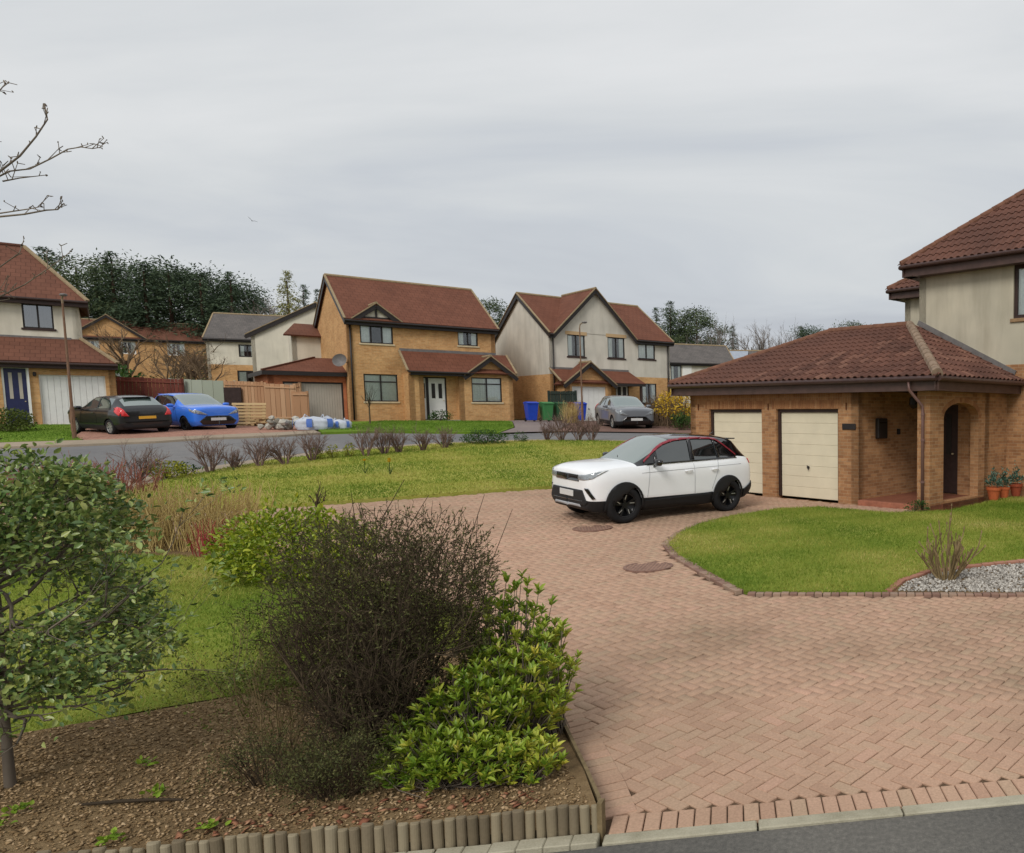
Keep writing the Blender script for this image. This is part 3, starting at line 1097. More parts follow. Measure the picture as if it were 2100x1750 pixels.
class House:
    """local frame: x along the front, y to the back, z up"""

    def __init__(s, name, org, yaw, z, label):
        s.root = empty(name, (org[0], org[1], z), yaw, label, 'house')
        s.n = 0

    # a point on wall p0->p1 (2-D), u along, d outwards, v up
    @staticmethod
    def W(p0, p1):
        a = Vector((p0[0], p0[1], 0)); b = Vector((p1[0], p1[1], 0))
        d = (b - a).normalized()
        n = Vector((d.y, -d.x, 0))          # outward: right-hand side of the run

        def f(u, v, out=0.0):
            return a + d * u + n * out + Vector((0, 0, v))
        return f, (b - a).length, d, n

    def wall(s, p0, p1, h0, h1, mat, holes=(), th=.22, peak=None, parent=None, name='wall', u0=0.0):
        f, ln, d, n = s.W(p0, p1)
        us = sorted({0, ln} | {x for h in holes for x in h[:2] if 0 <= x <= ln})
        vs = sorted({h0, h1} | {x for h in holes for x in h[2:4] if h0 <= x <= h1})
        b = MB()

        def uvq(pts):
            return [(u0 + u, v) for u, v in pts]
        for i in range(len(us) - 1):
            for j in range(len(vs) - 1):
                uc, vc = (us[i] + us[i + 1]) / 2, (vs[j] + vs[j + 1]) / 2
                if any(h[0] < uc < h[1] and h[2] < vc < h[3] for h in holes):
                    continue
                q = [(us[i], vs[j]), (us[i + 1], vs[j]), (us[i + 1], vs[j + 1]), (us[i], vs[j + 1])]
                b.face([f(u, v) for u, v in q], uvq(q))
                b.face([f(u, v, -th) for u, v in reversed(q)], uvq(reversed(q)))
        for h in holes:                       # reveals
            a0, a1, b0, b1 = h[:4]
            b0 = max(b0, h0); b1 = min(b1, h1)
            for (ua, va), (ub, vb) in (((a0, b0), (a0, b1)), ((a1, b1), (a1, b0)), ((a0, b1), (a1, b1)), ((a1, b0), (a0, b0))):
                b.face([f(ua, va), f(ub, vb), f(ub, vb, -th), f(ua, va, -th)],
                       [(ua + u0, va), (ub + u0, vb), (ub + u0 + (th if ua == ub else 0), vb + (0 if ua == ub else th)), (ua + u0 + (th if ua == ub else 0), va + (0 if ua == ub else th))])
        for (ua, va), (ub, vb) in (((0, h0), (0, h1)), ((ln, h1), (ln, h0)), ((0, h1), (ln, h1))):
            if peak and va == vb:
                continue
            b.face([f(ua, va), f(ub, vb), f(ub, vb, -th), f(ua, va, -th)], [(ua + u0, va), (ub + u0, vb), (ub + u0 + .2, vb), (ua + u0 + .2, va)])
        if peak:
            pu, pv = peak
            q = [(0, h1), (ln, h1), (pu, pv)]
            b.face([f(u, v) for u, v in q], uvq(q))
            b.face([f(u, v, -th) for u, v in reversed(q)], uvq(reversed(q)))
            for (ua, va), (ub, vb) in (((ln, h1), (pu, pv)), ((pu, pv), (0, h1))):
                b.face([f(ua, va), f(ub, vb), f(ub, vb, -th), f(ua, va, -th)], [(ua, va), (ub, vb), (ub + .2, vb), (ua + .2, va)])
        return b.build(name, mat, parent or s.root, fixn=False)

    def window(s, p0, p1, u0, u1, v0, v1, lights=2, frame=None, curtain=None, transom=None, sill=m_sill, glass=None, fw=.055, deep=.05, split=None, name='window', parent=None):
        frame = frame or m_black
        glass = glass or m_glass
        f, ln, d, n = s.W(p0, p1)
        b = MB()

        def bar(a0, a1, c0, c1, o0=-deep - .06, o1=-deep):
            b.prism([f(a0, c0, o1), f(a1, c0, o1), f(a1, c1, o1), f(a0, c1, o1)], -n * (o1 - o0))
        bar(u0, u1, v0, v0 + fw); bar(u0, u1, v1 - fw, v1)
        bar(u0, u0 + fw, v0 + fw, v1 - fw); bar(u1 - fw, u1, v0 + fw, v1 - fw)
        if split:
            cuts = [u0 + (u1 - u0) * x for x in split]
        else:
            cuts = [u0 + (u1 - u0) * k / lights for k in range(1, lights)]
        for c in cuts:
            bar(c - fw * .55, c + fw * .55, v0 + fw, v1 - fw, -deep - .06, -deep + .004)
        if transom:
            t = v0 + (v1 - v0) * transom
            e = [u0 + fw] + [x for c in cuts for x in (c - fw * .55, c + fw * .55)] + [u1 - fw]
            for k in range(0, len(e), 2):
                bar(e[k], e[k + 1], t - fw * .5, t + fw * .5)
        w = b.build(name, frame, parent or s.root)
        e = [u0 + fw * .6] + cuts + [u1 - fw * .6]
        rows = [(v0 + fw * .6, v1 - fw * .6)] if not transom else [(v0 + fw * .6, v0 + (v1 - v0) * transom), (v0 + (v1 - v0) * transom, v1 - fw * .6)]
        for k in range(len(e) - 1):
            for r0, r1 in rows:
                g = MB()
                g.prism([f(e[k], r0, -deep - .03), f(e[k + 1], r0, -deep - .03), f(e[k + 1], r1, -deep - .03), f(e[k], r1, -deep - .03)], -n * .006)
                g.build('pane', glass, w)
        if sill:
            g = MB()
            g.prism([f(u0 - .06, v0 - .09, .045), f(u1 + .06, v0 - .09, .045), f(u1 + .06, v0 - .002, .045), f(u0 - .06, v0 - .002, .045)], -n * .13)
            g.build('sill', sill, w, bevel=.008)
        if curtain:
            kind, cm = curtain
            spans = {'full': [(u0, u1)], 'sides': [(u0, u0 + (u1 - u0) * .3), (u1 - (u1 - u0) * .3, u1)], 'dark': []}[kind]
            for a0, a1 in spans:
                nfold = max(6, int((a1 - a0) / .05))
                vs, fs = [], []
                for k in range(nfold + 1):
                    uu = a0 + (a1 - a0) * k / nfold
                    o = -deep - .07 + .012 * math.sin(k * 2.2)
                    vs += [f(uu, v0, o), f(uu, v1, o)]
                fs = [(2 * k, 2 * k + 2, 2 * k + 3, 2 * k + 1) for k in range(nfold)]
                MB().mesh(vs, fs).build('curtain', cm, w, fixn=False, smooth=True)
            # dark panel behind; the shade of the unlit interior is its colour
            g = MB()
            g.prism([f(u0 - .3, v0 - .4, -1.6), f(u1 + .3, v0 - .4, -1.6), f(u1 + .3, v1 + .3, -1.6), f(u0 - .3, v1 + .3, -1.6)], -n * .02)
            g.build('room', m_room_shade, w)
        return w

    def slab(s, pts, mat, th=.09, name='roof', parent=None, uvo=(0, 0)):
        """roof plane: pts anticlockwise seen from above, first edge along the eave"""
        P = [Vector(p) for p in pts]
        e = (P[1] - P[0]).normalized()
        n = (P[1] - P[0]).cross(P[-1] - P[0]).normalized()
        if n.z < 0:
            n = -n
        t = n.cross(e)
        uv = [((p - P[0]).dot(e) + uvo[0], (p - P[0]).dot(t) + uvo[1]) for p in P]
        b = MB()
        b.face(P, uv)
        Q = [p - n * th for p in P]
        b.face(list(reversed(Q)), list(reversed(uv)))
        k = len(P)
        for i in range(k):
            j = (i + 1) % k
            b.face([P[j], P[i], Q[i], Q[j]], [uv[j], uv[i], (uv[i][0], uv[i][1] - th), (uv[j][0], uv[j][1] - th)])
        return b.build(name, mat, parent or s.root, fixn=False)

    def bar(s, name, p, q, w, h, mat, parent=None, up=Vector((0, 0, 1))):
        """square-section bar from p to q"""
        p = Vector(p); q = Vector(q)
        d = (q - p).normalized()
        a = d.cross(up).normalized() * w / 2
        c = a.cross(d).normalized() * h / 2
        b = MB()
        b.prism([p - a - c, p + a - c, p + a + c, p - a + c], q - p)
        return b.build(name, mat, parent or s.root)

    def gutter(s, p, q, mat=m_gutter, r=.06, parent=None):
        p = Vector(p); q = Vector(q)
        return MB().tube([p, q], r, 10).build('gutter', mat, parent or s.root, smooth=False)

    def pipe(s, pts, mat=m_gutter, r=.038, name='downpipe'):
        return MB().tube(pts, r, 8).build(name, mat, s.root, smooth=True)

    def gable_roof(s, x0, x1, y0, y1, ze, zr, mat, ov=.3, verge=.15, ridge=True, bargeboard=m_black, name='roof', trim=m_verge, notch=None):
        """ridge along x"""
        ym = (y0 + y1) / 2
        k = (zr - ze) / (ym - y0)
        a = ze - ov * k
        xa, xb = x0 - verge, x1 + verge
        spans = [(xa, xb)]
        if notch:
            xc, nw = notch
            spans = [(xa, xc - nw), (xc + nw, xb)]
            r1 = s.slab([(xa, y0 - ov, a), (xc - nw, y0 - ov, a), (xc, ym, zr), (xa, ym, zr)], mat, name=name)
            s.slab([(xc + nw, y0 - ov, a), (xb, y0 - ov, a), (xb, ym, zr), (xc, ym, zr)], mat, name=name)
        else:
            r1 = s.slab([(xa, y0 - ov, a), (xb, y0 - ov, a), (xb, ym, zr), (xa, ym, zr)], mat, name=name)
        r2 = s.slab([(xb, y1 + ov, a), (xa, y1 + ov, a), (xa, ym, zr), (xb, ym, zr)], mat, name=name)
        if ridge:
            MB().tube([(xa, ym, zr + .0), (xb, ym, zr + .0)], .09, 8).build('ridge_cap', trim, r1)
        for x in (xa, xb):
            for (ya, za) in ((y0 - ov, a), (y1 + ov, a)):
                s.bar('verge', (x, ya, za + .01), (x, ym, zr + .01), .1, .05, trim, r1, up=Vector((0, 0, 1)))
                s.bar('bargeboard', (x, ya, za - .2), (x, ym, zr - .2), .03, .22, bargeboard, r1)
        for sa, sb in spans:
            s.bar('fascia', (sa + .02, y0 - ov + .06, a - .19), (sb - .02, y0 - ov + .06, a - .19), .03, .2, bargeboard, r1)
            s.bar('soffit', (sa + .02, y0 - ov / 2, a - .28), (sb - .02, y0 - ov / 2, a - .28), ov, .02, bargeboard, r1)
            s.gutter((sa, y0 - ov - .03, a - .1), (sb, y0 - ov - .03, a - .1), bargeboard, parent=r1)
        return r1, r2

    def front_gable(s, xc, hw, yf, yb, ze, zr, mat, ov=.25, fo=.2, barge=m_black, trim=m_verge):
        """small gable facing the front, ridge along y, from y=yf back to yb"""
        k = (zr - ze) / hw
        zo = ze - ov * k
        y0 = yf - fo
        L = s.slab([(xc - hw - ov, yb, zo), (xc - hw - ov, y0, zo), (xc, y0, zr), (xc, yb, zr)], mat, name='gable_roof')
        Rr = s.slab([(xc + hw + ov, y0, zo), (xc + hw + ov, yb, zo), (xc, yb, zr), (xc, y0, zr)], mat, name='gable_roof')
        MB().tube([(xc, y0, zr), (xc, yb, zr)], .08, 8).build('ridge_cap', trim, L)
        for sg in (-1, 1):
            s.bar('verge', (xc + sg * (hw + ov), y0, zo + .01), (xc, y0, zr + .01), .09, .05, trim, L)
            s.bar('bargeboard', (xc + sg * (hw + ov), y0 + .01, zo - .17), (xc, y0 + .01, zr - .17), .03, .2, barge, L)
        return L, Rr


def panel_door(h, p0, p1, u0, u1, v0, v1, mat, frame, glazed=((.18, .42), (.58, .82)), deep=.1, vlo=.45, vhi=.9, name='door', gm=None, knob=True):
    f, ln, d, n = House.W(p0, p1)
    b = MB()
    fw = .06

    def bar(a0, a1, c0, c1, o0, o1):
        b.prism([f(a0, c0, o1), f(a1, c0, o1), f(a1, c1, o1), f(a0, c1, o1)], -n * (o1 - o0))
    bar(u0 + fw, u1 - fw, v0 + .02, v1 - fw, -deep - .05, -deep)
    dr = b.build(name, mat, h.root)
    b = MB()
    bar2 = [(u0, u0 + fw, v0, v1), (u1 - fw, u1, v0, v1), (u0 + fw, u1 - fw, v1 - fw, v1)]
    for a0, a1, c0, c1 in bar2:
        b.prism([f(a0, c0, -deep + .02), f(a1, c0, -deep + .02), f(a1, c1, -deep + .02), f(a0, c1, -deep + .02)], -n * .08)
    b.build('frame', frame, dr)
    w = u1 - u0 - 2 * fw
    for ga, gb in glazed:
        g = MB()
        a0, a1 = u0 + fw + w * ga, u0 + fw + w * gb
        c0, c1 = v0 + (v1 - v0) * vlo, v0 + (v1 - v0) * vhi
        g.prism([f(a0, c0, -deep + .008), f(a1, c0, -deep + .008), f(a1, c1, -deep + .008), f(a0, c1, -deep + .008)], -n * .012)
        g.build('pane', gm or m_black, dr)
    if knob:
        g = MB()
        c = f(u1 - fw - .08, v0 + 1.0, -deep + .02)
        g.tube([c, c + n * .05], .022, 8)
        g.build('handle', m_sill, dr)
    return dr


def garage_door(h, p0, p1, u0, u1, v0, v1, mat, ribs=7, vertical=False, deep=.12, frame=None, handle=True, parent=None):
    f, ln, d, n = House.W(p0, p1)
    root = None
    b = MB()
    b.prism([f(u0, v0, -deep - .035), f(u1, v0, -deep - .035), f(u1, v1, -deep - .035), f(u0, v1, -deep - .035)], -n * .02)
    root = b.build('garage_door', mat, h.root)
    me = None
    for k in range(ribs):
        g = MB()
        if vertical:
            a0, a1 = u0 + (u1 - u0) * k / ribs + .004, u0 + (u1 - u0) * (k + 1) / ribs - .004
            g.prism([f(a0, v0 + .01, -deep - .01), f(a1, v0 + .01, -deep - .01), f(a1, v1 - .01, -deep - .01), f(a0, v1 - .01, -deep - .01)], -n * .024)
        else:
            c0, c1 = v0 + (v1 - v0) * k / ribs + .0015, v0 + (v1 - v0) * (k + 1) / ribs - .0015
            g.prism([f(u0 + .01, c0, -deep - .01), f(u1 - .01, c0, -deep - .01), f(u1 - .01, c1, -deep - .01), f(u0 + .01, c1, -deep - .01)], -n * .024)
        g.build('panel', mat, root, bevel=.005)
    if frame:
        b = MB()
        for a0, a1, c0, c1 in ((u0 - .07, u0, v0, v1 + .07), (u1, u1 + .07, v0, v1 + .07), (u0, u1, v1, v1 + .07)):
            b.prism([f(a0, c0, -deep + .03), f(a1, c0, -deep + .03), f(a1, c1, -deep + .03), f(a0, c1, -deep + .03)], -n * .09)
        b.build('frame', frame, root)
    if handle:
        c = f((u0 + u1) / 2 - .02, v0 + (v1 - v0) * .36, -deep)
        g = MB()
        g.tube([c, c + n * .03], .035, 10)
        g.tube([c + n * .035 + Vector((0, 0, .05)) - d * .02, c + n * .035 - Vector((0, 0, .06)) + d * .03], .012, 6)
        g.build('handle', m_black, root)
    return root


# ------------------------------------------------------------------ the brick house across the road
def orange_house():
    h = House('brick_house', (-26.01, 38.2), .781, 2.03, 'detached orange brick house with red tiled roof, white front door and small half-timbered gable')
    W, D, He, Hr = 7.0, 7.96, 5.28, 7.78
    F0, F1 = (0, 0), (W, 0)
    holes = [(.55, 2.0, 4.0, 5.05), (5.08, 6.1, 4.15, 5.1), (.6, 2.1, 1.05, 2.45), (3.0, 4.15, .12, 2.3)]
    h.wall(F0, F1, -.6, He, m_brick_o, holes)
    h.wall((W, 0), (W, D), -.6, He, m_brick_o, peak=(D / 2, Hr - .05), u0=7)
    h.wall((W, D), (0, D), -.6, He, m_brick_o, u0=15)
    h.wall((0, D), (0, 0), -.6, He, m_brick_o, peak=(D / 2, Hr - .05), u0=22)
    h.gable_roof(0, W, 0, D, He + .05, Hr, m_tile_red, ov=.3, verge=.12, bargeboard=m_black)
    h.window(F0, F1, .55, 2.0, 4.0, 5.05, 3, curtain=('sides', m_curtain))
    h.window(F0, F1, 5.08, 6.1, 4.15, 5.1, 2, curtain=('sides', m_curtain))
    h.window(F0, F1, .6, 2.1, 1.05, 2.45, 2, curtain=('full', m_curtain), transom=.72, split=(.5,))
    # half-timbered gable over the wide window
    xc = 1.27
    h.front_gable(xc, .92, -.12, 1.2, 5.3, 6.02, m_tile_red, ov=.2, fo=.15)
    b = MB()
    b.prism([(xc - .92, -.1, 5.3), (xc + .92, -.1, 5.3), (xc, -.1, 6.0)], (0, .1, 0))
    g = b.build('gable_panel', m_render_l, h.root)
    h.bar('beam', (xc - 1.0, -.12, 5.27), (xc + 1.0, -.12, 5.27), .06, .1, m_black, g)
    h.bar('beam', (xc, -.12, 5.3), (xc, -.12, 5.98), .08, .08, m_black, g, up=Vector((0, 1, 0)))
    # porch with a lean-to roof and a gabled bay
    px0, px1, py = 2.35, 7.45, -1.2
    P0, P1 = (px0, py), (px1, py)
    h.wall((px0, py), (3.0, py), -.6, 2.5, m_brick_o, u0=2)
    h.wall((4.7, py), (px1, py), -.6, 2.5, m_brick_o, [(.6, 2.15, 1.05, 2.38)], u0=4)
    h.wall((px0, 0), (px0, py), -.6, 2.5, m_brick_o)
    h.wall((px1, py), (px1, 0), -.6, 2.5, m_brick_o)
    h.wall((4.7, 0), (4.7, py), -.6, 2.5, m_brick_o)
    h.wall((3.0, py), (3.0, 0), -.6, 2.5, m_brick_o)
    h.window((4.7, py), (px1, py), .6, 2.15, 1.05, 2.38, 2, curtain=('full', m_curtain), transom=.74)
    ro = h.slab([(px0 - .12, py - .3, 2.62), (px1 + .12, py - .3, 2.62), (px1 + .12, .0, 3.72), (px0 - .12, 0, 3.72)], m_tile_red, name='porch_roof')
    h.bar('verge', (px0 - .12, py - .3, 2.63), (px0 - .12, 0, 3.73), .1, .06, m_verge, ro)
    h.bar('verge', (px1 + .12, py - .3, 2.63), (px1 + .12, 0, 3.73), .1, .06, m_verge, ro)
    h.bar('flashing', (px0 - .1, -.02, 3.76), (px1 - .45, -.02, 3.76), .05, .14, m_lead, ro)
    h.bar('fascia', (px0, py - .27, 2.5), (5.2, py - .27, 2.5), .03, .18, m_black, ro)
    h.gutter((px0 - .1, py - .34, 2.56), (5.1, py - .34, 2.56), m_black, parent=ro)
    h.bar('soffit', (px0, py - .12, 2.42), (5.0, py - .12, 2.42), .3, .02, m_black, ro)
    gx = 6.25
    h.front_gable(gx, 1.18, py, -.2, 2.62, 3.55, m_tile_red, ov=.2, fo=.28)
    b = MB()
    f, ln, d, n = House.W((gx - 1.18, py), (gx + 1.18, py))
    q = [(0, 2.5), (2.36, 2.5), (2.36, 2.62), (1.18, 3.5), (0, 2.62)]
    b.face([f(u, v, .003) for u, v in q], q)
    b.face([f(u, v, -.2) for u, v in reversed(q)], list(reversed(q)))
    b.build('gable_wall', m_brick_o, h.root, fixn=False)
    # door with side light
    Q0, Q1 = (0, -.72), (W, -.72)
    h.wall((3.0, -.72), (4.7, -.72), .0, 2.5, m_brick_o, [(.0, 1.2, -.1, 2.35)], th=.15, u0=3)
    dr = panel_door(h, Q0, Q1, 3.29, 4.19, .12, 2.35, m_white, m_black, ((.18, .4), (.6, .82)), deep=.06, vlo=.5, vhi=.85)
    panel_door(h, Q0, Q1, 3.0, 3.28, .12, 2.35, m_white, m_black, ((.2, .8),), deep=.06, vlo=.5, vhi=.85, name='side_light', knob=False)
    MB().box(2.98, 4.72, -1.18, 0, -.5, .1).build('step', m_concrete, h.root)
    # alarm box, dish, pipes
    MB().box(3.45, 3.68, -.08, 0, 4.92, 5.12).build('alarm_box', m_white, h.root, bevel=.02)
    h.pipe([(.12, -.07, 5.0), (.1, -.07, .1)], m_black)
    b = MB()
    prof = [(.33 * math.sin(t * .7 / 6) / math.sin(.7), .16 * (1 - math.cos(t * .7 / 6)) / (1 - math.cos(.7))) for t in range(7)]
    b.lathe(prof, n=20, cap=False)
    dsh = b.build('satellite_dish', m_lead, h.root, smooth=True)
    dsh.location = (-.28, .2, 3.05)
    dsh.rotation_euler = (R(75), R(0), R(-35))
    h.bar('bracket', (-.28, .25, 3.05), (0, .3, 3.0), .04, .04, m_black, dsh).matrix_parent_inverse = (Matrix.Translation((-.28, .2, 3.05)) @ dsh.rotation_euler.to_matrix().to_4x4()).inverted()
    # rear wing seen past the gable
    h.wall((-1.3, 6.9), (0, 6.9), 2.3, 4.75, m_render_l)
    h.slab([(-1.7, 6.6, 4.75), (.1, 6.6, 4.75), (.1, 8, 5.5), (-1.0, 8, 5.5)], m_tile_brown, name='rear_roof')
    h.window((-1.3, 6.9), (0, 6.9), .5, .95, 3.3, 4.5, 1, curtain=('dark', None))
    h.wall((-1.3, 8), (-1.3, 6.9), 2.3, 4.75, m_render_l)
    # low garage on the left
    gx0, gy = -3.15, .75
    hh = 2.45
    h.wall((gx0, gy), (-.02, gy), -.6, hh, m_brick_red, [(.55, 3.0, -.3, 2.0)])
    h.wall((gx0, gy + 5), (gx0, gy), -.6, hh, m_brick_red)
    garage_door(h, (gx0, gy), (-.02, gy), .62, 2.94, .02, 1.93, m_greydoor, 22, True, .1, m_black, False)
    ap = (-.05, 2.4, 3.4)
    r1 = h.slab([(gx0 - .25, gy - .3, hh + .05), (.0, gy - .3, hh + .05), (0, 2.6, 3.3), (-1.0, 2.6, 3.3)], m_tile_red, name='garage_roof')
    h.slab([(gx0 - .25, gy + 5, hh + .05), (gx0 - .25, gy - .3, hh + .05), (-1.0, 2.6, 3.3), (-1.0, 5, 3.3)], m_tile_red, name='garage_roof')
    h.bar('fascia', (gx0 - .25, gy - .28, hh - .06), (0, gy - .28, hh - .06), .03, .2, m_black, r1)
    h.bar('fascia', (gx0 - .24, gy + 5, hh - .06), (gx0 - .24, gy - .28, hh - .06), .03, .2, m_black, r1)
    h.bar('hip_cap', (gx0 - .25, gy - .3, hh + .08), (-1.0, 2.6, 3.33), .12, .06, m_tile_red, r1)


orange_house()


# ------------------------------------------------------------------ the rendered house beside it
def white_house():
    h = House('rendered_house', (-18.59, 44.74), .818, 2.0, 'pale rendered house with tall front gable, brick ground floor and gabled garage porch')
    W, D, He, Hr = 7.97, 8.28, 5.28, 7.86
    zb = 2.78
    F0, F1 = (0, 0), (W, 0)
    up = [(1.03, 2.13, 3.87, 5.15), (3.6, 4.75, 3.9, 5.18), (5.68, 6.9, 3.95, 5.1)]
    lo = [(4.05, 4.95, .1, 2.3), (5.9, 6.95, 1.1, 2.38), (.45, 2.75, 0, 2.1)]
    h.wall(F0, F1, -.8, zb, m_brick_o, lo)
    h.wall(F0, F1, zb, He, m_render_w, up)
    for a, c, pk in (((W, 0), (W, D), 1), ((W, D), (0, D), 0), ((0, D), (0, 0), 1)):
        L = math.hypot(c[0] - a[0], c[1] - a[1])
        h.wall(a, c, -.8, zb, m_brick_o)
        h.wall(a, c, zb, He, m_render_w, peak=(L / 2, Hr - .06) if pk else None)
    # tall front gable
    xc, hw = 2.78, 2.42
    h.gable_roof(0, W, 0, D, He + .05, Hr, m_tile_red, .3, .15, notch=(xc, hw + .28))
    L, Rr = h.front_gable(xc, hw, -.02, 4.2, He + .12, 8.02, m_tile_red, ov=.3, fo=.25)
    f, ln, d, n = House.W((xc - hw, -.02), (xc + hw, -.02))
    b = MB()
    q = [(0, He - .3), (2 * hw, He - .3), (2 * hw, He + .1), (hw, 7.95), (0, He + .1)]
    q = [(0, He), (2 * hw, He), (2 * hw, He + .1), (hw, 7.95), (0, He + .1)]
    b.face([f(u, v, .003) for u, v in q], q)
    b.face([f(u, v, -.15) for u, v in reversed(q)], q)
    b.build('gable_wall', m_render_w, h.root, fixn=False)
    for i, (a0, a1, b0, b1) in enumerate(up):
        h.window(F0, F1, a0, a1, b0, b1, 2, curtain=('full' if i == 2 else 'sides', m_curtain), sill=m_brown)
        if i < 2:
            bb = MB()
            bb.prism([(a0 - .12, -.025, b1 + .0), (a1 + .12, -.025, b1), (a1 + .12, -.025, b1 + .2), (a0 - .12, -.025, b1 + .2)], (0, .03, 0))
            bb.build('lintel', m_brick_o, h.root)
    h.window(F0, F1, 5.9, 6.95, 1.1, 2.38, 2, curtain=('sides', m_curtain), sill=m_brown)
    panel_door(h, F0, F1, 4.05, 4.95, .1, 2.3, m_white, m_black, ((.12, .42), (.58, .88)), deep=.06, vlo=.1, vhi=.92)
    # garage porch
    px0, px1, py = .3, 3.1, -1.2
    h.wall((px0, py), (px1, py), -.8, 2.3, m_brick_o, [(.35, 2.45, -.2, 2.05)])
    h.wall((px0, 0), (px0, py), -.8, 2.3, m_brick_o)
    h.wall((px1, py), (px1, 0), -.8, 2.3, m_brick_o)
    garage_door(h, (px0, py), (px1, py), .42, 2.38, 0, 2.0, m_white, 6, True, .1, m_white)
    gx = (px0 + px1) / 2
    ro = h.slab([(-.1, py - .25, 2.3), (5.3, py - .25, 2.3), (4.95, -.0, 3.1), (-.1, 0, 3.1)], m_tile_red, name='porch_roof')
    h.bar('fascia', (3.2, py - .22, 2.2), (5.3, py - .22, 2.2), .03, .16, m_black, ro)
    h.bar('soffit', (3.2, py + .5, 2.16), (5.25, py + .5, 2.16), 1.4, .02, m_black, ro)
    h.bar('flashing', (-.1, -.02, 3.13), (4.95, -.02, 3.13), .05, .12, m_lead, ro)
    h.bar('verge', (-.1, py - .25, 2.32), (-.1, 0, 3.12), .1, .06, m_verge, ro)
    h.front_gable(gx, 1.45, py, -.1, 2.32, 3.5, m_tile_red, .2, .28)
    f, ln, d, n = House.W((gx - 1.45, py), (gx + 1.45, py))
    b = MB()
    q = [(0, 2.3), (2.9, 2.3), (1.45, 3.42)]
    b.face([f(u, v, .004) for u, v in q], q)
    b.face([f(u, v, -.2) for u, v in reversed(q)], q)
    b.build('gable_wall', m_brick_o, h.root, fixn=False)
    h.bar('post', (5.05, py - .1, 0), (5.05, py - .1, 2.2), .12, .12, m_brown, up=Vector((1, 0, 0)))
    h.pipe([(.12, -.08, 5.1), (.1, -.08, .0)], m_black)
    h.pipe([(7.8, -.08, 5.1), (7.82, -.08, .0)], m_black)


white_house()


# ------------------------------------------------------------------ the house at the left edge
def left_house():
    h = House('hipped_house', (-34.1, 34.51), .79, 1.98, 'pale rendered house with hipped brown roof, white garage door and navy front door')
    W = 9.0
    P0, P1 = (-W, 0), (0, 0)
    o = W
    h.wall(P0, P1, -.6, 2.45, m_brick_o, [(o - 3.42, o - 2.66, -.05, 2.5), (o - 2.36, o - .34, -.05, 2.18)])
    h.wall((0, 0), (0, 6.5), -.6, 2.45, m_brick_o)
    garage_door(h, P0, P1, o - 2.31, o - .38, 0, 2.14, m_white, 10, True, .09, m_white, False)
    panel_door(h, P0, P1, o - 3.42, o - 2.66, .02, 2.48, m_navy, m_white, ((.2, .36), (.64, .8)), deep=.06, vlo=.45, vhi=.9, gm=m_greydoor)
    h.bar('door_frame', (-2.66, -.03, 0), (-2.66, -.03, 2.6), .12, .06, m_white, up=Vector((1, 0, 0)))
    h.bar('door_frame', (-3.47, -.03, 2.55), (-2.6, -.03, 2.55), .06, .12, m_white)
    MB().box(-2.52, -2.42, -.12, 0, 2.1, 2.28).build('wall_lantern', m_black, h.root, bevel=.02)
    by = 1.39
    U0, U1 = (-W, by), (-1.0, by)
    ou = W
    h.wall(U0, U1, 2.4, 5.45, m_render_l, [(ou - 2.73, ou - 1.8, 4.25, 5.35)])
    h.wall((-1.0, by), (-1.0, by + 6.5), 2.4, 5.45, m_render_l)
    h.wall((-1.0, by + 6.5), (-W, by + 6.5), -.6, 5.45, m_render_l)
    h.window(U0, U1, ou - 2.73, ou - 1.8, 4.25, 5.35, 2, curtain=('sides', m_curtain), glass=m_glass_d, sill=m_brown)
    # lean-to roof, hipped at the right
    ro = h.slab([(-W, -.35, 2.74), (.1, -.35, 2.74), (-1.0, by + .02, 3.86), (-W, by + .02, 3.86)], m_tile_brown, name='lean_to_roof')
    h.slab([(.1, -.35, 2.74), (.1, 6.5, 2.74), (-1.0, 6.5, 3.86), (-1.0, by, 3.86)], m_tile_brown, name='lean_to_roof')
    h.bar('hip_cap', (.1, -.35, 2.77), (-1.0, by, 3.89), .14, .07, m_verge, ro)
    h.bar('flashing', (-W, by - .02, 3.84), (-1.3, by - .02, 3.84), .05, .12, m_lead, ro)
    h.bar('fascia', (-W, -.32, 2.56), (.1, -.32, 2.56), .03, .22, m_brown, ro)
    h.bar('soffit', (-W, -.15, 2.45), (.1, -.15, 2.45), .32, .02, m_brown, ro)
    h.gutter((-W, -.4, 2.64), (.1, -.4, 2.64), m_brown, parent=ro)
    # main hipped roof
    e, yr, zr = 5.55, by + 3.0, 8.2
    xa, xb = -W - .3, -.68
    xr = -2.62
    y0, y1 = by - .38, by + 6.88
    r = h.slab([(xa, y0, e), (xb, y0, e), (xr, yr, zr), (xa, yr, zr)], m_tile_brown)
    h.slab([(xb, y0, e), (xb, y1, e), (xr, yr, zr)], m_tile_brown)
    h.slab([(xb, y1, e), (xa, y1, e), (xa, yr, zr), (xr, yr, zr)], m_tile_brown)
    h.bar('hip_cap', (xb, y0, e + .03), (xr, yr, zr + .03), .14, .07, m_verge, r)
    MB().tube([(xa, yr, zr), (xr, yr, zr)], .09, 8).build('ridge_cap', m_tile_brown, r)
    h.bar('fascia', (xa, y0 + .03, e - .15), (xb, y0 + .03, e - .15), .03, .22, m_brown, r)
    h.bar('soffit', (xa, y0 + .2, e - .26), (xb, y0 + .2, e - .26), .36, .02, m_brown, r)
    h.bar('fascia', (xb - .03, y0 + .03, e - .15), (xb - .03, y1, e - .15), .03, .22, m_brown, r)
    h.gutter((xa, y0 - .04, e - .06), (xb, y0 - .04, e - .06), m_brown, parent=r)


left_house()


# ------------------------------------------------------------------ the house with the double garage (right)
TILE_PROF = [(0, 0), (.14, .0), (.3, .028), (.48, .04), (.66, .028), (.82, 0), (1.0, .0)]


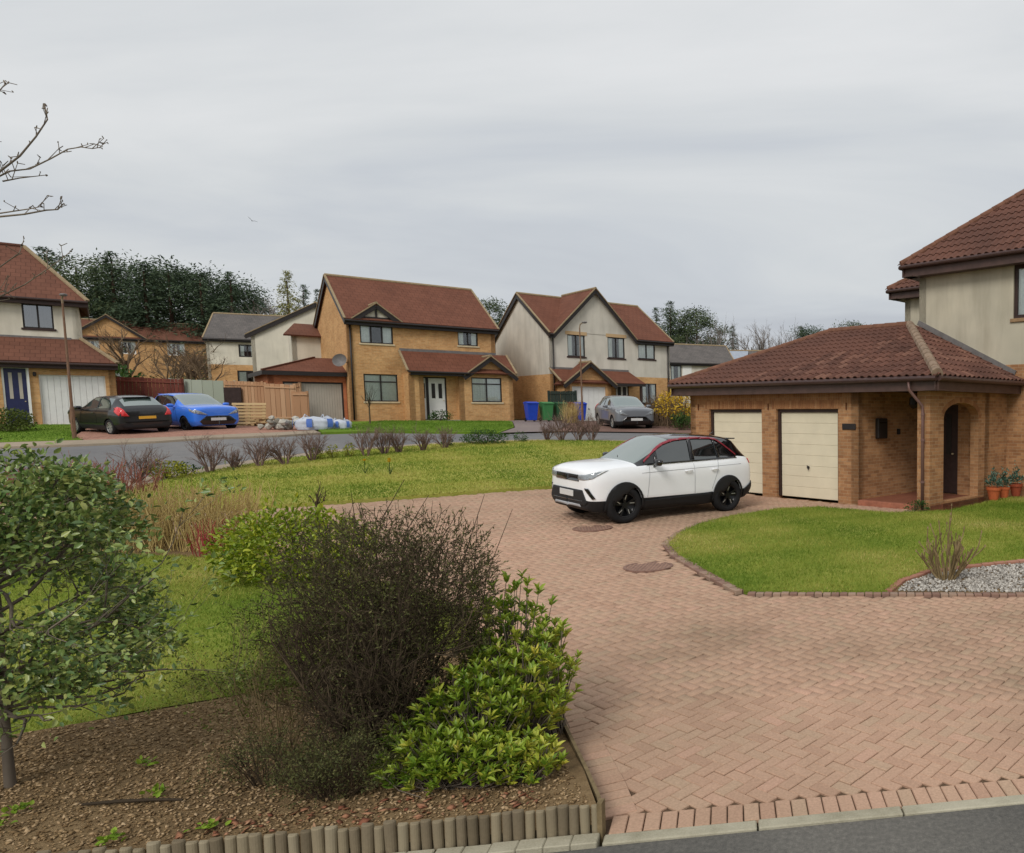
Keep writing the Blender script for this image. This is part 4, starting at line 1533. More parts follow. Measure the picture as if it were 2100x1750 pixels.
def tile_bm(w=.2, l=.38, th=.02):
    """one roll tile; x across, y up the slope, lower end lifted onto the course below"""
    vs, fs = [], []
    n = len(TILE_PROF)
    for y, dz in ((0, .034), (l, .006)):
        for u, z in TILE_PROF:
            vs.append((u * w, y, z + dz))
    for u, z in TILE_PROF:
        vs.append((u * w, 0, z + .034 - th))
    for i in range(n - 1):
        fs.append((i, i + 1, n + i + 1, n + i))
        fs.append((2 * n + i, 2 * n + i + 1, i + 1, i))
    return vs, fs


def tiled_plane(e0, e1, top, clips, store, uvoff=0):
    """tiles on the plane through eave e0->e1 rising to 'top'; clips: (point, normal) keep side of normal"""
    e0, e1, top = Vector(e0), Vector(e1), Vector(top)
    du = (e1 - e0).normalized()
    n = du.cross(top - e0).normalized()
    if n.z < 0:
        n = -n
    dv = n.cross(du)
    if dv.z < 0:
        dv = -dv
    L = (e1 - e0).length
    S = (top - e0).dot(dv)
    M0 = Matrix((du, dv, n)).transposed().to_4x4()
    vs, fs = tile_bm()
    row = 0
    v = -.04
    while v < S - .1:
        u = -.3
        while u < L + .3:
            M = Matrix.Translation(e0 + du * u + dv * v + n * .02) @ M0
            P = [M @ Vector(p) for p in vs]
            st = [(all((p - c).dot(m) >= 0 for p in P), any((p - c).dot(m) >= 0 for p in P)) for c, m in clips]
            if all(s[1] for s in st):
                store.append((M, [c for c, s in zip(clips, st) if not s[0]]))
            u += .2
        v += .33
        row += 1
    return du, dv, n


def right_house():
    h = House('garage_house', (1.321, 16.191), -.66, .419, 'buff brick and cream rendered house with pantile roof and double cream garage doors')
    Wg = -7.9
    zt = 2.62
    # garage front
    F0, F1 = (Wg, 0), (0, 0)
    o = -Wg
    D2L, D2R, D1L, D1R = o - 7.13, o - 5.1, o - 4.586, o - 2.558
    h.wall((Wg, 0), (-1.944, 0), -.3, 2.32, m_brick_b, [(D2L, D2R, -.05, 2.2), (D1L, D1R, -.05, 2.2)])
    h.wall((Wg, 0), (-1.944, 0), 2.32, zt, m_brick_s)
    garage_door(h, F0, F1, D2L + .07, D2R - .07, .02, 2.12, m_cream, 8, False, .1, m_brown, True)
    garage_door(h, F0, F1, D1L + .07, D1R - .07, .02, 2.12, m_cream, 8, False, .1, m_brown, True)
    h.wall((Wg, 6.6), (Wg, 0), -.3, zt, m_brick_b)
    h.wall((-1.944, 6.6), (Wg, 6.6), -.3, zt, m_brick_b)
    # porch: inner side wall, back wall with door, corner post, arched side wall
    h.wall((-1.944, 0.0), (-1.944, 2.42), -.3, zt, m_brick_b, u0=1)
    h.wall((-1.944, 2.4), (0, 2.4), -.3, zt, m_brick_b, [(.1, 1.2, .1, 2.3)], u0=3)
    b = MB()
    panel_door(h, (-1.944, 2.4), (0, 2.4), .1, 1.2, .1, 2.3, m_brown, m_brown, ((.15, .3), (.7, .85)), deep=.04, vlo=.45, vhi=.9)
    h.wall((-.32, 0), (-.22, 0), -.3, zt, m_brick_b, th=.22, u0=.3)
    # arched wall, run goes front->back, outward +x
    def arch_wall():
        y0, y1, sp, rise = .56, 2.1, 2.0, .34
        f, ln, d, n = House.W((0, 0), (0, 3.55))
        b = MB()
        th = .22
        K = 14
        arc = []
        for i in range(K + 1):
            t = PI - PI * i / K
            arc.append(((y0 + y1) / 2 + (y1 - y0) / 2 * math.cos(t), sp + rise * math.sin(t)))
        regs = [[(0, -.3), (y0, -.3), (y0, sp), (y0, zt), (0, zt)], [(y1, -.3), (ln, -.3), (ln, zt), (y1, zt), (y1, sp)], [(y0, -.3), (y1, -.3), (y1, .14), (y0, .14)]]
        for i in range(K):
            (ua, va), (ub, vb) = arc[i], arc[i + 1]
            regs.append([(ua, va), (ub, vb), (ub, zt), (ua, zt)])
        for q in regs:
            b.face([f(u, v) for u, v in q], q)
            b.face([f(u, v, -th) for u, v in reversed(q)], list(reversed(q)))
        for (ua, va), (ub, vb) in [((y0, .14), (y0, sp))] + list(zip(arc[:-1], arc[1:])) + [((y1, sp), (y1, .14)), ((y1, .14), (y0, .14))]:
            b.face([f(ua, va), f(ub, vb), f(ub, vb, -th), f(ua, va, -th)], [(0, va + ua), (0, vb + ub), (th, vb + ub), (th, va + ua)])
        b.face([f(0, -.3), f(0, zt), f(0, zt, -th), f(0, -.3, -th)], [(0, -.3), (0, zt), (th, zt), (th, -.3)])
        w = b.build('wall', m_brick_b, h.root, fixn=False)
        # voussoirs round the arch, one brick each
        for i in range(24):
            t = PI - PI * (i + .5) / 24
            c = Vector((.006, (y0 + y1) / 2 + ((y1 - y0) / 2 + .06) * math.cos(t), sp + (rise + .06) * math.sin(t)))
            sx = Vector((0, math.cos(t) * rise, math.sin(t) * (y1 - y0) / 2)).normalized()
            ty = Vector((0, -sx.z, sx.y))
            g = MB()
            g.prism([c - sx * .052 - ty * .042, c + sx * .052 - ty * .046, c + sx * .052 + ty * .046, c - sx * .052 + ty * .042], (-.06, 0, 0))
            g.build('brick', m_brick_one, w, bevel=.004)
    arch_wall()
    MB().box(-1.944, -.0, .05, 2.4, -.25, .1).build('porch_floor', m_tile_floor, h.root)
    b = MB().box(-1.93, -.33, -.06, .12, -.2, .105).build('step', m_step, h.root, bevel=.01)
    # soldier bricks over the garage doors, each its own piece
    me = None
    for u0, u1 in ((D2L, D2R), (D1L, D1R)):
        k = int((u1 - u0 + .3) / .076)
        for i in range(k):
            x = Wg + u0 - .15 + (i + .5) * .076
            if x > -1.98:
                continue
            if me is None:
                ob = MB().box(-.033, .033, -.006, .05, -.1, .1).build('brick', m_brick_one, h.root, bevel=.003)
                me = ob.data
            else:
                ob = link('brick', me, h.root)
            ob.location = (x, rnd.uniform(-.002, .002), 2.31)
    # main house, ground floor and upper floor
    my = 3.52
    h.wall((-2.66, my), (9, my), -.3, 3.3, m_brick_b, u0=2)
    h.wall((-2.66, my), (9, my), 3.3, 5.78, m_render_c, [(2.66 + .12, 2.66 + 1.75, 4.42, 5.72)])
    h.wall((9, my), (9, my + 8), -.3, 5.78, m_render_c)
    h.wall((-2.66, my + 3.4), (-2.66, my), 2.6, 5.78, m_render_c)
    h.window((-2.66, my), (9, my), 2.78, 4.41, 4.42, 5.72, 2, m_brown, ('sides', m_curtain), sill=m_sill2, fw=.09, deep=.05)
    # set-back block
    h.wall((-5.5, 6.9), (-2.66, 6.9), 2.6, 5.85, m_render_c)
    h.wall((-5.5, 11), (-5.5, 6.9), 2.6, 5.85, m_render_c)
    h.wall((9, 11.5), (-5.5, 11.5), -.3, 5.78, m_render_c)
    h.bar('corner_frame', (-4.45, 6.83, 4.0), (-4.45, 6.83, 5.8), .5, .05, m_black, up=Vector((0, 1, 0)))
    # garage roof carcass
    ex0, ex1, ey, ze = -8.3, .42, -.37, 2.86
    ax, bx, ry, rz = -2.78, -5.6, 3.25, 4.4
    gr = h.slab([(ex0, ey, ze), (ex1, ey, ze), (ax, ry, rz), (bx, ry, rz)], m_tile_pan, .05, name='garage_roof')
    # side slope, cut by the main wall at y=my
    def side_z(x):
        return ze + (ex1 - x) / (ex1 - ax) * (rz - ze)
    h.slab([(ex1, ey, ze), (ex1, my, ze), (ax, my, rz), (ax, ry, rz)], m_tile_pan, .05, name='garage_roof', parent=None)
    h.slab([(ex0, 7, ze), (ex0, ey, ze), (bx, ry, rz)], m_tile_pan, .05, name='garage_roof')
    h.slab([(-2.66, 6.9, ze), (ex0, 6.9, ze), (bx, ry, rz), (ax, ry, rz)], m_tile_pan, .05, name='garage_roof')
    st = []
    hipn = lambda a, b_, keep: (Vector(a), (lambda nn: nn if nn.dot(Vector(keep) - Vector(a)) > 0 else -nn)(Vector((b_[1] - a[1], -(b_[0] - a[0]), 0)).normalized()))
    A, B, CR, CL = (ax, ry, rz), (bx, ry, rz), (ex1, ey, ze), (ex0, ey, ze)
    up_ = lambda z: (Vector((0, 0, z)), Vector((0, 0, -1)))
    tiled_plane(CL, CR, A, [hipn(CR, A, (-4, 0, 0)), hipn(CL, B, (-4, 0, 0)), (Vector((0, ry, 0)), Vector((0, -1, 0)))], st)
    tiled_plane(CR, (ex1, my, ze), A, [hipn(CR, A, (0, 3, 0)), (Vector((0, my - .01, 0)), Vector((0, -1, 0)))], st)
    # main roof
    pit = math.tan(R(40))
    mz, mey, mex = 5.98, 3.12, -2.98
    T = 4.2
    mr = h.slab([(mex, mey, mz), (9.4, mey, mz), (9.4, mey + T, mz + T * pit), (mex + T, mey + T, mz + T * pit)], m_tile_pan, .05, name='main_roof')
    h.slab([(mex, 12, mz), (mex, mey, mz), (mex + T, mey + T, mz + T * pit), (mex + T, 9, mz + T * pit)], m_tile_pan, .05, name='main_roof')
    tiled_plane((mex, mey, mz), (7.0, mey, mz), (mex, mey + T, mz + T * pit), [hipn((mex, mey, 0), (mex + 1, mey + 1, 0), (2, mey, 0))], st)
    # set-back roof
    sz, sy, sx = 6.05, 6.5, -5.9
    sr = h.slab([(sx, sy, sz), (-2.7, sy, sz), (-2.7, sy + 2.2, sz + 2.2 * .7), (sx + 2.2, sy + 2.2, sz + 2.2 * .7)], m_tile_pan, .05, name='rear_roof')
    h.slab([(sx, 11, sz), (sx, sy, sz), (sx + 2.2, sy + 2.2, sz + 1.54), (sx + 2.2, 9, sz + 1.54)], m_tile_pan, .05, name='rear_roof')
    tiled_plane((sx, sy, sz), (-2.75, sy, sz), (sx, sy + 2.2, sz + 1.54), [hipn((sx, sy, 0), (sx + 1, sy + 1, 0), (-3, sy, 0))], st)
    # tiles: the ones that show largest are single pieces of the roof
    Mw = h.root.matrix_basis.copy()
    Mw = Matrix.Translation(h.root.location) @ Matrix.Rotation(-.66, 4, 'Z')
    cw = Vector((0, 0, EYE))
    def key(t):
        p = Mw @ t[0].translation
        u = p.x / max(p.y, .1)
        return (p - cw).length + (200 if u > .215 or u < -.3 else 0)
    st.sort(key=key)
    vs, fs = tile_bm()
    me = bpy.data.meshes.new('roof_tile')
    me.from_pydata(vs, [], fs)
    me.materials.append(m_tile_pan1)

    def clipped(M, clips):
        bm = bmesh.new()
        vv = [bm.verts.new(M @ Vector(p)) for p in vs]
        for f in fs:
            bm.faces.new([vv[i] for i in f])
        for c, n in clips:
            bmesh.ops.bisect_plane(bm, geom=bm.verts[:] + bm.edges[:] + bm.faces[:], plane_co=c, plane_no=n, clear_inner=True)
        return bm
    rest = bmesh.new()
    for i, (M, cl) in enumerate(st):
        if i < 300:
            if not cl:
                ob = link('roof_tile', me, gr)
                ob.matrix_local = M
            else:
                bm = clipped(M, cl)
                if bm.faces:
                    m2 = bpy.data.meshes.new('roof_tile')
                    bm.to_mesh(m2)
                    m2.materials.append(m_tile_pan1)
                    link('roof_tile', m2, gr)
                bm.free()
        else:
            bm = clipped(M, cl)
            tmp = bpy.data.meshes.new('tmp')
            bm.to_mesh(tmp)
            rest.from_mesh(tmp)
            bm.free()
            bpy.data.meshes.remove(tmp)
    m3 = bpy.data.meshes.new('roof_tiles')
    rest.to_mesh(m3)
    rest.free()
    at = m3.attributes.new('tint', 'FLOAT', 'POINT')
    m3.materials.append(m_tile_pan1)
    link('roof_tiles', m3, mr)['kind'] = 'stuff'
    # hip and ridge caps

    def caps(p, q, par, mat, r=.1, up=.05):
        p = Vector(p) + Vector((0, 0, up)); q = Vector(q) + Vector((0, 0, up))
        d = (q - p)
        n = max(1, int(d.length / .36))
        for i in range(n):
            a = p + d * (i / n); c = p + d * ((i + 1.06) / n)
            MB().tube([a, c], [r * 1.06, r * .95], 10).build('ridge_tile', mat, par, smooth=False)
    caps(CR, A, gr, m_cap, .115, .05)
    caps(CL, B, gr, m_cap2, .09)
    caps(B, A, gr, m_cap2, .1)
    caps((mex, mey, mz), (mex + T, mey + T, mz + T * pit), mr, m_cap2, .09)
    caps((sx, sy, sz), (sx + 2.2, sy + 2.2, sz + 1.54), sr, m_cap2, .09)
    # lead flashing against the main wall
    h.bar('flashing', (ax + .1, my - .02, rz + .12), (ex1 - .2, my - .02, ze + .22), .04, .13, m_lead, gr)
    # fascias, soffits, gutters

    def eave(p, q, inward, par, end0=True):
        p = Vector(p); q = Vector(q)
        iv = Vector(inward)
        h.bar('fascia', p + iv * .06 + Vector((0, 0, -.17)), q + iv * .06 + Vector((0, 0, -.17)), .03, .24, m_fascia, par)
        h.bar('soffit', p + iv * .2 + Vector((0, 0, -.275)), q + iv * .2 + Vector((0, 0, -.275)), .3, .02, m_fascia, par)
        h.gutter(p - iv * .04 + Vector((0, 0, -.035)), q - iv * .04 + Vector((0, 0, -.035)), m_gutter, .058, par)
    eave(CL, CR, (0, 1, 0), gr)
    eave(CR, (ex1, my, ze), (-1, 0, 0), gr)
    eave((ex0, 6.5, ze), CL, (1, 0, 0), gr)
    eave((mex, mey, mz), (9, mey, mz), (0, 1, 0), mr)
    eave((mex, 6.4, mz), (mex, mey, mz), (1, 0, 0), mr)
    eave((sx, sy, sz), (-2.72, sy, sz), (0, 1, 0), sr)
    eave((sx, 10, sz), (sx, sy, sz), (1, 0, 0), sr)
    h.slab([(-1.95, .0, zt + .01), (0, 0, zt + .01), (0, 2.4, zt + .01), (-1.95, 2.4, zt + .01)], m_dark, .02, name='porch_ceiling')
    # down pipe at the corner
    h.pipe([(-.28, ey - .02, ze - .08), (-.28, ey - .02, ze - .26), (-.16, -.06, ze - .6), (-.14, -.06, ze - .75), (-.14, -.06, .0)], m_pipe, .036)
    for z in (.6, 1.5, 2.05):
        MB().tube([(-.14, -.06, z), (-.14, -.06, z + .05)], .046, 10).build('pipe_clip', m_pipe, h.root)
    # small things fixed to the walls
    MB().box(-2.42, -2.02, -.025, .0, 1.72, 1.86).build('name_plate', m_black, h.root, bevel=.005)
    pb = MB().box(-1.945, -1.84, .62, 1.0, 1.5, 1.98)
    pbo = pb.build('post_box', m_black, h.root, bevel=.02)
    MB().box(-1.84, -1.835, .68, .94, 1.86, 1.89).build('letter_slot', m_dark, pbo)
    MB().box(-1.945, -1.88, 1.5, 1.58, 1.58, 1.72).build('bell_push', m_black, h.root, bevel=.01)
    lan = MB().lathe([(.0, .2), (.1, .16), (.11, .0), (.06, -.08), (.0, -.1)], (-1.1, 1.0, 2.3), 10, cap=False).build('porch_lantern', m_black, h.root)
    MB().tube([(-1.1, 1.0, 2.48), (-1.1, 1.0, 2.63)], .01, 6).build('chain', m_black, lan)
    for x in (-7.55, -4.85, -2.3):
        MB().tube([(x, -.02, 2.18), (x, -.02, 2.34)], .014, 6).build('rust_mark_bracket', m_rust, h.root)


m_brick_one = tinted('single_brick', [lin(136, 92, 64), lin(158, 112, 76), lin(176, 132, 94)], .88, .2, 'rand', 20)
m_tile_floor = plain('quarry_tiles', lin(134, 84, 64), .7, .3, 0, .15, 6)
m_step = plain('red_step', lin(156, 100, 78), .8, .25, 0, .2, 10)
m_sill2 = plain('brown_sill', lin(150, 122, 92), .85, .2, 0, .15, 8)
m_tile_pan = plain('roof_felt', lin(70, 44, 36), .9, .2, 0, .2, 3)


def pan_mat():
    m = Mat('clay_pantile', .82, .25)
    w = m.co('World')
    st = m.noise(.9, 5, w)
    n = m.noise(22, 4, w)
    c = m.rampc(m.rand(), [(0, lin(88, 60, 50)), (.35, lin(99, 68, 57)), (.7, lin(107, 74, 62)), (1, lin(126, 92, 77))])
    c = m.mix(c, m.rampc(st, [(.32, (.74, .74, .76)), (.6, (1.08, 1.04, 1.02))]), .9, 'MULTIPLY')
    c = m.mix(c, m.rampc(n, [(.3, (.8, .8, .8)), (.55, (1, 1, 1)), (.75, (1.28, 1.26, 1.2))]), .8, 'MULTIPLY')
    m.color(c)
    m.bump(n, .3, .004)
    return m.m


m_tile_pan1 = pan_mat()
m_cap = plain('mortared_cap', lin(140, 120, 102), .9, .2, 0, .25, 6, .4, 30)
m_cap2 = plain('ridge_cap', lin(116, 82, 66), .88, .2, 0, .25, 6, .3, 30)
m_pipe = plain('brown_pipe', lin(112, 84, 78), .4, .4, 0, .12, 4)
m_rust = plain('rusty_iron', lin(96, 54, 34), .9, .2, 0, .2, 20)
right_house()


# ------------------------------------------------------------------ houses further back
def back_house(name, org, yaw, W, D, He, Hr, wall, roof, label, wins=(), gable=None, lower=None, frame=m_black):
    z = g1(*org)
    h = House(name, org, yaw, z, label)
    holes = [w[:4] for w in wins]
    zb = lower[0] if lower else -1
    if lower:
        h.wall((0, 0), (W, 0), -1.5, zb, lower[1], [w for w in holes if w[2] < zb])
        h.wall((0, 0), (W, 0), zb, He, wall, [w for w in holes if w[2] >= zb])
    else:
        h.wall((0, 0), (W, 0), -1.5, He, wall, holes)
    h.wall((W, 0), (W, D), -1.5, He, wall, peak=(D / 2, Hr - .05))
    h.wall((W, D), (0, D), -1.5, He, wall)
    h.wall((0, D), (0, 0), -1.5, He, wall, peak=(D / 2, Hr - .05))
    h.gable_roof(0, W, 0, D, He + .05, Hr, roof, .3, .15)
    for a0, a1, b0, b1, nl in wins:
        h.window((0, 0), (W, 0), a0, a1, b0, b1, nl, frame, ('sides', m_curtain), sill=None, fw=.1, deep=.06)
    if gable:
        xc, hw, zr2, mat = gable
        h.front_gable(xc, hw, -.03, D / 2, He + .1, zr2, roof, .3, .3)
        f, ln, d, n = House.W((xc - hw, -.03), (xc + hw, -.03))
        b = MB()
        q = [(0, He), (2 * hw, He), (2 * hw, He + .1), (hw, zr2 - .06), (0, He + .1)]
        b.face([f(u, v, .004) for u, v in q], q)
        b.face([f(u, v, -.15) for u, v in reversed(q)], q)
        b.build('gable_wall', mat, h.root, fixn=False)
    return h
# ------------------------------------------------------------------ cars
def paint(name, c, rough=.28, spec=.5):
    return plain(name, c, rough, spec, 0, .03, 2, coat=.7)


m_carwhite = paint('car_white', lin(244, 246, 248))
m_carblack = paint('car_black', lin(22, 23, 26))
m_carblue = paint('car_blue', lin(52, 118, 226))
m_cargrey = paint('car_grey', lin(112, 116, 122), .3)
m_plastic = plain('black_plastic', lin(34, 35, 37), .6, .35, 0, .12, 12)
m_gloss = plain('gloss_black', lin(14, 14, 16), .12, .6, 0, .05, 3, coat=.6)
m_tyre = plain('tyre', lin(30, 30, 31), .85, .25, 0, .12, 20)
m_rimb = plain('rim_black', lin(26, 26, 28), .3, .5, .3, .05, 6)
m_rims = plain('rim_silver', lin(176, 176, 172), .35, .5, .6, .05, 6)
m_red = plain('red_trim', lin(136, 30, 46), .35, .5, 0, .05, 6, coat=.5)
m_tail = plain('tail_light', lin(214, 44, 48), .2, .5, 0, .15, 12, coat=.8)
m_lamp = plain('head_lamp', lin(150, 156, 160), .12, .6, .3, .25, 30, coat=1)
m_lampw = plain('lamp_white', lin(236, 238, 240), .15, .6, .1, .04, 20, coat=1)
m_platew = plain('plate_white', lin(206, 206, 204), .5, .3, 0, .06, 30)
m_platey = plain('plate_yellow', lin(226, 172, 60), .5, .3, 0, .06, 30)
m_seam = plain('panel_gap', lin(170, 172, 175), .7, .2, 0, .05, 6)
m_seamd = plain('panel_gap_dark', lin(10, 10, 11), .7, .2, 0, .05, 6)


def car_glass(name, c, mixv, rough=.03):
    m = Mat(name, rough, .6)
    m.color(c)
    g = m.t.nodes.new('ShaderNodeBsdfGlossy')
    g.inputs['Roughness'].default_value = rough
    g.inputs[0].default_value = (.9, .95, .93, 1)
    mx = m.t.nodes.new('ShaderNodeMixShader')
    mx.inputs[0].default_value = mixv
    m.t.links.new(m.b.outputs[0], mx.inputs[1])
    m.t.links.new(g.outputs[0], mx.inputs[2])
    m.t.links.new(mx.outputs[0], m.t.nodes['Material Output'].inputs[0])
    return m.m


m_cglass = car_glass('car_glass', lin(58, 70, 68), .3)
m_cglass_d = car_glass('car_glass_dark', lin(20, 23, 24), .12)
m_cglass_w = car_glass('car_windscreen', lin(84, 98, 92), .34)

# stations: x, zbot, ysill, ywide, zclad, zmid, zshoulder, yshoulder, ybelt, zbelt, y6, z6, y7, z7, z8
SUV = [
    (2.05, .34, .50, .60, .46, .64, .82, .58, .52, .91, .42, .945, .26, .955, .96),
    (2.00, .27, .66, .76, .45, .64, .84, .75, .69, .95, .53, .99, .30, 1.005, 1.01),
    (1.84, .22, .76, .855, .45, .66, .87, .85, .79, 1.0, .61, 1.04, .34, 1.06, 1.07),
    (1.60, .21, .79, .88, .45, .67, .90, .875, .81, 1.025, .63, 1.065, .35, 1.09, 1.10),
    (1.25, .21, .80, .885, .45, .68, .92, .88, .81, 1.045, .65, 1.085, .36, 1.11, 1.12),
    (.98, .21, .80, .885, .45, .69, .93, .88, .81, 1.05, .68, 1.09, .38, 1.115, 1.125),
    (.86, .21, .80, .885, .45, .69, .935, .88, .805, 1.055, .70, 1.14, .40, 1.165, 1.175),
    (.45, .21, .80, .885, .45, .69, .95, .88, .80, 1.065, .675, 1.375, .43, 1.41, 1.42),
    (.12, .21, .80, .885, .45, .69, .955, .88, .80, 1.075, .645, 1.505, .45, 1.55, 1.565),
    (-.40, .21, .80, .885, .45, .69, .965, .88, .80, 1.085, .64, 1.545, .45, 1.595, 1.61),
    (-.98, .21, .80, .885, .45, .70, .98, .88, .795, 1.105, .63, 1.53, .44, 1.585, 1.60),
    (-1.42, .21, .80, .885, .45, .71, 1.0, .88, .78, 1.135, .595, 1.50, .42, 1.56, 1.575),
    (-1.66, .23, .78, .87, .46, .72, 1.01, .865, .755, 1.15, .565, 1.45, .40, 1.515, 1.53),
    (-1.92, .25, .75, .85, .47, .73, 1.0, .84, .73, 1.13, .60, 1.19, .40, 1.20, 1.205),
    (-2.03, .30, .68, .81, .48, .72, .95, .79, .69, 1.05, .54, 1.08, .34, 1.09, 1.095),
    (-2.07, .36, .58, .72, .50, .70, .90, .72, .62, .99, .48, 1.01, .30, 1.015, 1.02)]


def hatch_table(L, Wd, H, slope=.0):
    T = []
    for i, r in enumerate(SUV):
        r = list(r)
        r[0] += {11: .04, 12: .16, 13: .04}.get(i, 0)
        x = r[0] * L / 4.12
        k = Wd / 1.77
        hz = H / 1.61
        q = [x, r[1] * .85, r[2] * k, r[3] * k, r[4] * .86, r[5] * .92, r[6] * hz, r[7] * k, r[8] * k, r[9] * hz * .985, r[10] * k * .97, r[11] * hz, r[12] * k, r[13] * hz, r[14] * hz]
        T.append(tuple(q))
    return T


def car_body(T, mats, wheels, rw, root, glass_side, split):
    """lofted body; mats: paint, lower, roof, glass_w, glass_s, glass_r, well"""
    ring = lambda r: [(0, r[1]), (r[2], r[1]), (r[3], r[4]), (r[3], r[5]), (r[7], r[6]), (r[8], r[9]), (r[10], r[11]), (r[12], r[13]), (0, r[14])]
    bm = bmesh.new()
    rows = []
    for r in T:
        h = ring(r)
        pts = h + [(-y, z) for y, z in reversed(h[1:-1])]
        rows.append([bm.verts.new((r[0], y, z)) for y, z in pts])
    n = len(rows[0])
    cr = bm.edges.layers.float.new('crease_edge')
    for i in range(len(rows) - 1):
        for k in range(n):
            k2 = (k + 1) % n
            f = bm.faces.new([rows[i][k], rows[i][k2], rows[i + 1][k2], rows[i + 1][k]])
            kk = k if k < 8 else n - 1 - k           # band index 0..7
            m = 0
            if kk <= 1:
                m = 1
            if kk >= 5:
                xm = (T[i][0] + T[i + 1][0]) / 2
                if kk >= 6:
                    if split['ws'][1] <= i < split['ws'][0]: m = 3
                    elif i >= split['roof'][0] and i < split['roof'][1]: m = 2
                    elif i == split['rw']: m = 5
                if kk == 5:
                    if split['side'][0] <= i < split['side'][1]: m = 4
                    elif split['ws'][1] <= i < split['side'][0]: m = 6
                    elif i >= split['side'][1] and i <= split['rw']: m = 7
            f.material_index = m
            f.smooth = True
    bm.faces.new(rows[0])
    bm.faces.new(list(reversed(rows[-1])))
    for e in bm.edges:
        a, b = e.verts
        if abs(a.co.x - b.co.x) > 1e-4:
            for i in range(len(rows) - 1):
                pass
    bmesh.ops.recalc_face_normals(bm, faces=bm.faces)
    idx = {v: (i, k) for i, r in enumerate(rows) for k, v in enumerate(r)}
    for e in bm.edges:
        (i1, k1), (i2, k2) = idx[e.verts[0]], idx[e.verts[1]]
        ka = k1 if k1 <= 8 else n - k1
        kb = k2 if k2 <= 8 else n - k2
        if i1 != i2 and ka == kb and ka in (1, 2, 5, 6):
            e[cr] = {1: .5, 2: .75, 5: .55, 6: .35}[ka]
        if i1 == i2 and ka >= 5 and kb >= 5 and i1 in split['sharp']:
            e[cr] = .6
    me = bpy.data.meshes.new('body')
    bm.to_mesh(me)
    bm.free()
    for m in mats:
        me.materials.append(m)
    tmp = bpy.data.objects.new('tmp_body', me)
    C.objects.link(tmp)
    sub = tmp.modifiers.new('s', 'SUBSURF')
    sub.levels = sub.render_levels = 2
    cut = []
    for x in wheels:
        for sg in (1, -1):
            b = MB()
            pts = [(x, sg * (.62), rw[1]), (x, sg * 1.1, rw[1])]
            b.tube(pts, rw[2], 32)
            c = b.build('tmp_cut', mats)
            c.data.polygons.foreach_set('material_index', [8] * len(c.data.polygons))
            cut.append(c)
            bo = tmp.modifiers.new('b', 'BOOLEAN')
            bo.operation = 'DIFFERENCE'
            bo.object = c
            bo.solver = 'EXACT'
            bo.material_mode = 'INDEX'
    dg = bpy.context.evaluated_depsgraph_get()
    ev = tmp.evaluated_get(dg)
    out = bpy.data.meshes.new_from_object(ev)
    out.name = 'body'
    # a copy without wheel wells for projecting fittings onto
    for m in list(tmp.modifiers)[1:]:
        tmp.modifiers.remove(m)
    dg.update()
    ev = tmp.evaluated_get(bpy.context.evaluated_depsgraph_get())
    m2 = bpy.data.meshes.new_from_object(ev)
    bvh = BVHTree.FromPolygons([v.co.copy() for v in m2.vertices], [tuple(p.vertices) for p in m2.polygons])
    bpy.data.meshes.remove(m2)
    bpy.data.objects.remove(tmp)
    for c in cut:
        bpy.data.objects.remove(c)
    out.polygons.foreach_set('use_smooth', [True] * len(out.polygons))
    try:
        out.set_sharp_from_angle(angle=R(38))
    except Exception:
        pass
    o = link('body', out, root)
    return o, bvh


def fitting(name, bvh, poly, side, mat, parent, off=.006, step=.05, mirror=False, thick=.012):
    """patch that follows the body: poly in (x,z) for sides, (y,z) for front/rear, (x,y) for top"""
    bm = bmesh.new()
    f = bm.faces.new([bm.verts.new((a, b, 0)) for a, b in poly])
    bmesh.ops.triangulate(bm, faces=[f])
    P = np.array(poly)
    for ax in (0, 1):
        a = math.ceil(P[:, ax].min() / step) * step
        while a < P[:, ax].max():
            co = [0, 0, 0]; no = [0, 0, 0]
            co[ax] = a; no[ax] = 1
            bmesh.ops.bisect_plane(bm, geom=bm.verts[:] + bm.edges[:] + bm.faces[:], plane_co=co, plane_no=no)
            a += step
    for v in bm.verts:
        a, b = v.co.x, v.co.y
        if side in ('L', 'R'):
            s = 1 if side == 'L' else -1
            o, d = Vector((a, 2 * s, b)), Vector((0, -s, 0))
        elif side == 'F':
            o, d = Vector((4, a, b)), Vector((-1, 0, 0))
        elif side == 'B':
            o, d = Vector((-4, a, b)), Vector((1, 0, 0))
        elif side in ('CL', 'CR'):           # front corner, 45 degrees
            s = 1 if side == 'CL' else -1
            k = .70711
            o, d = Vector((-a * k + 3 * k, s * (a * k + 3 * k), b)), Vector((-k, -s * k, 0))
        else:
            o, d = Vector((a, b, 4)), Vector((0, 0, -1))
        h = bvh.ray_cast(o, d)
        if h[0] is None:
            h = bvh.find_nearest(o + d * 2)
        nn = h[1] if h[1].dot(d) < 0 else -h[1]
        v.co = h[0] + nn * off
    for fc in bm.faces:
        fc.smooth = True
    me = bpy.data.meshes.new(name)
    bm.to_mesh(me)
    bm.free()
    me.materials.append(mat)
    o = link(name, me, parent)
    sm = o.modifiers.new('t', 'SOLIDIFY')
    sm.thickness = thick
    sm.offset = -1
    return o


def both(name, bvh, poly, mat, parent, **kw):
    for s in ('L', 'R'):
        fitting(name, bvh, poly, s, mat, parent, **kw)


def front2(name, bvh, poly, mat, parent, face='F', **kw):
    fitting(name, bvh, poly, face, mat, parent, **kw)
    fitting(name, bvh, [(-a, b) for a, b in poly], face, mat, parent, **kw)


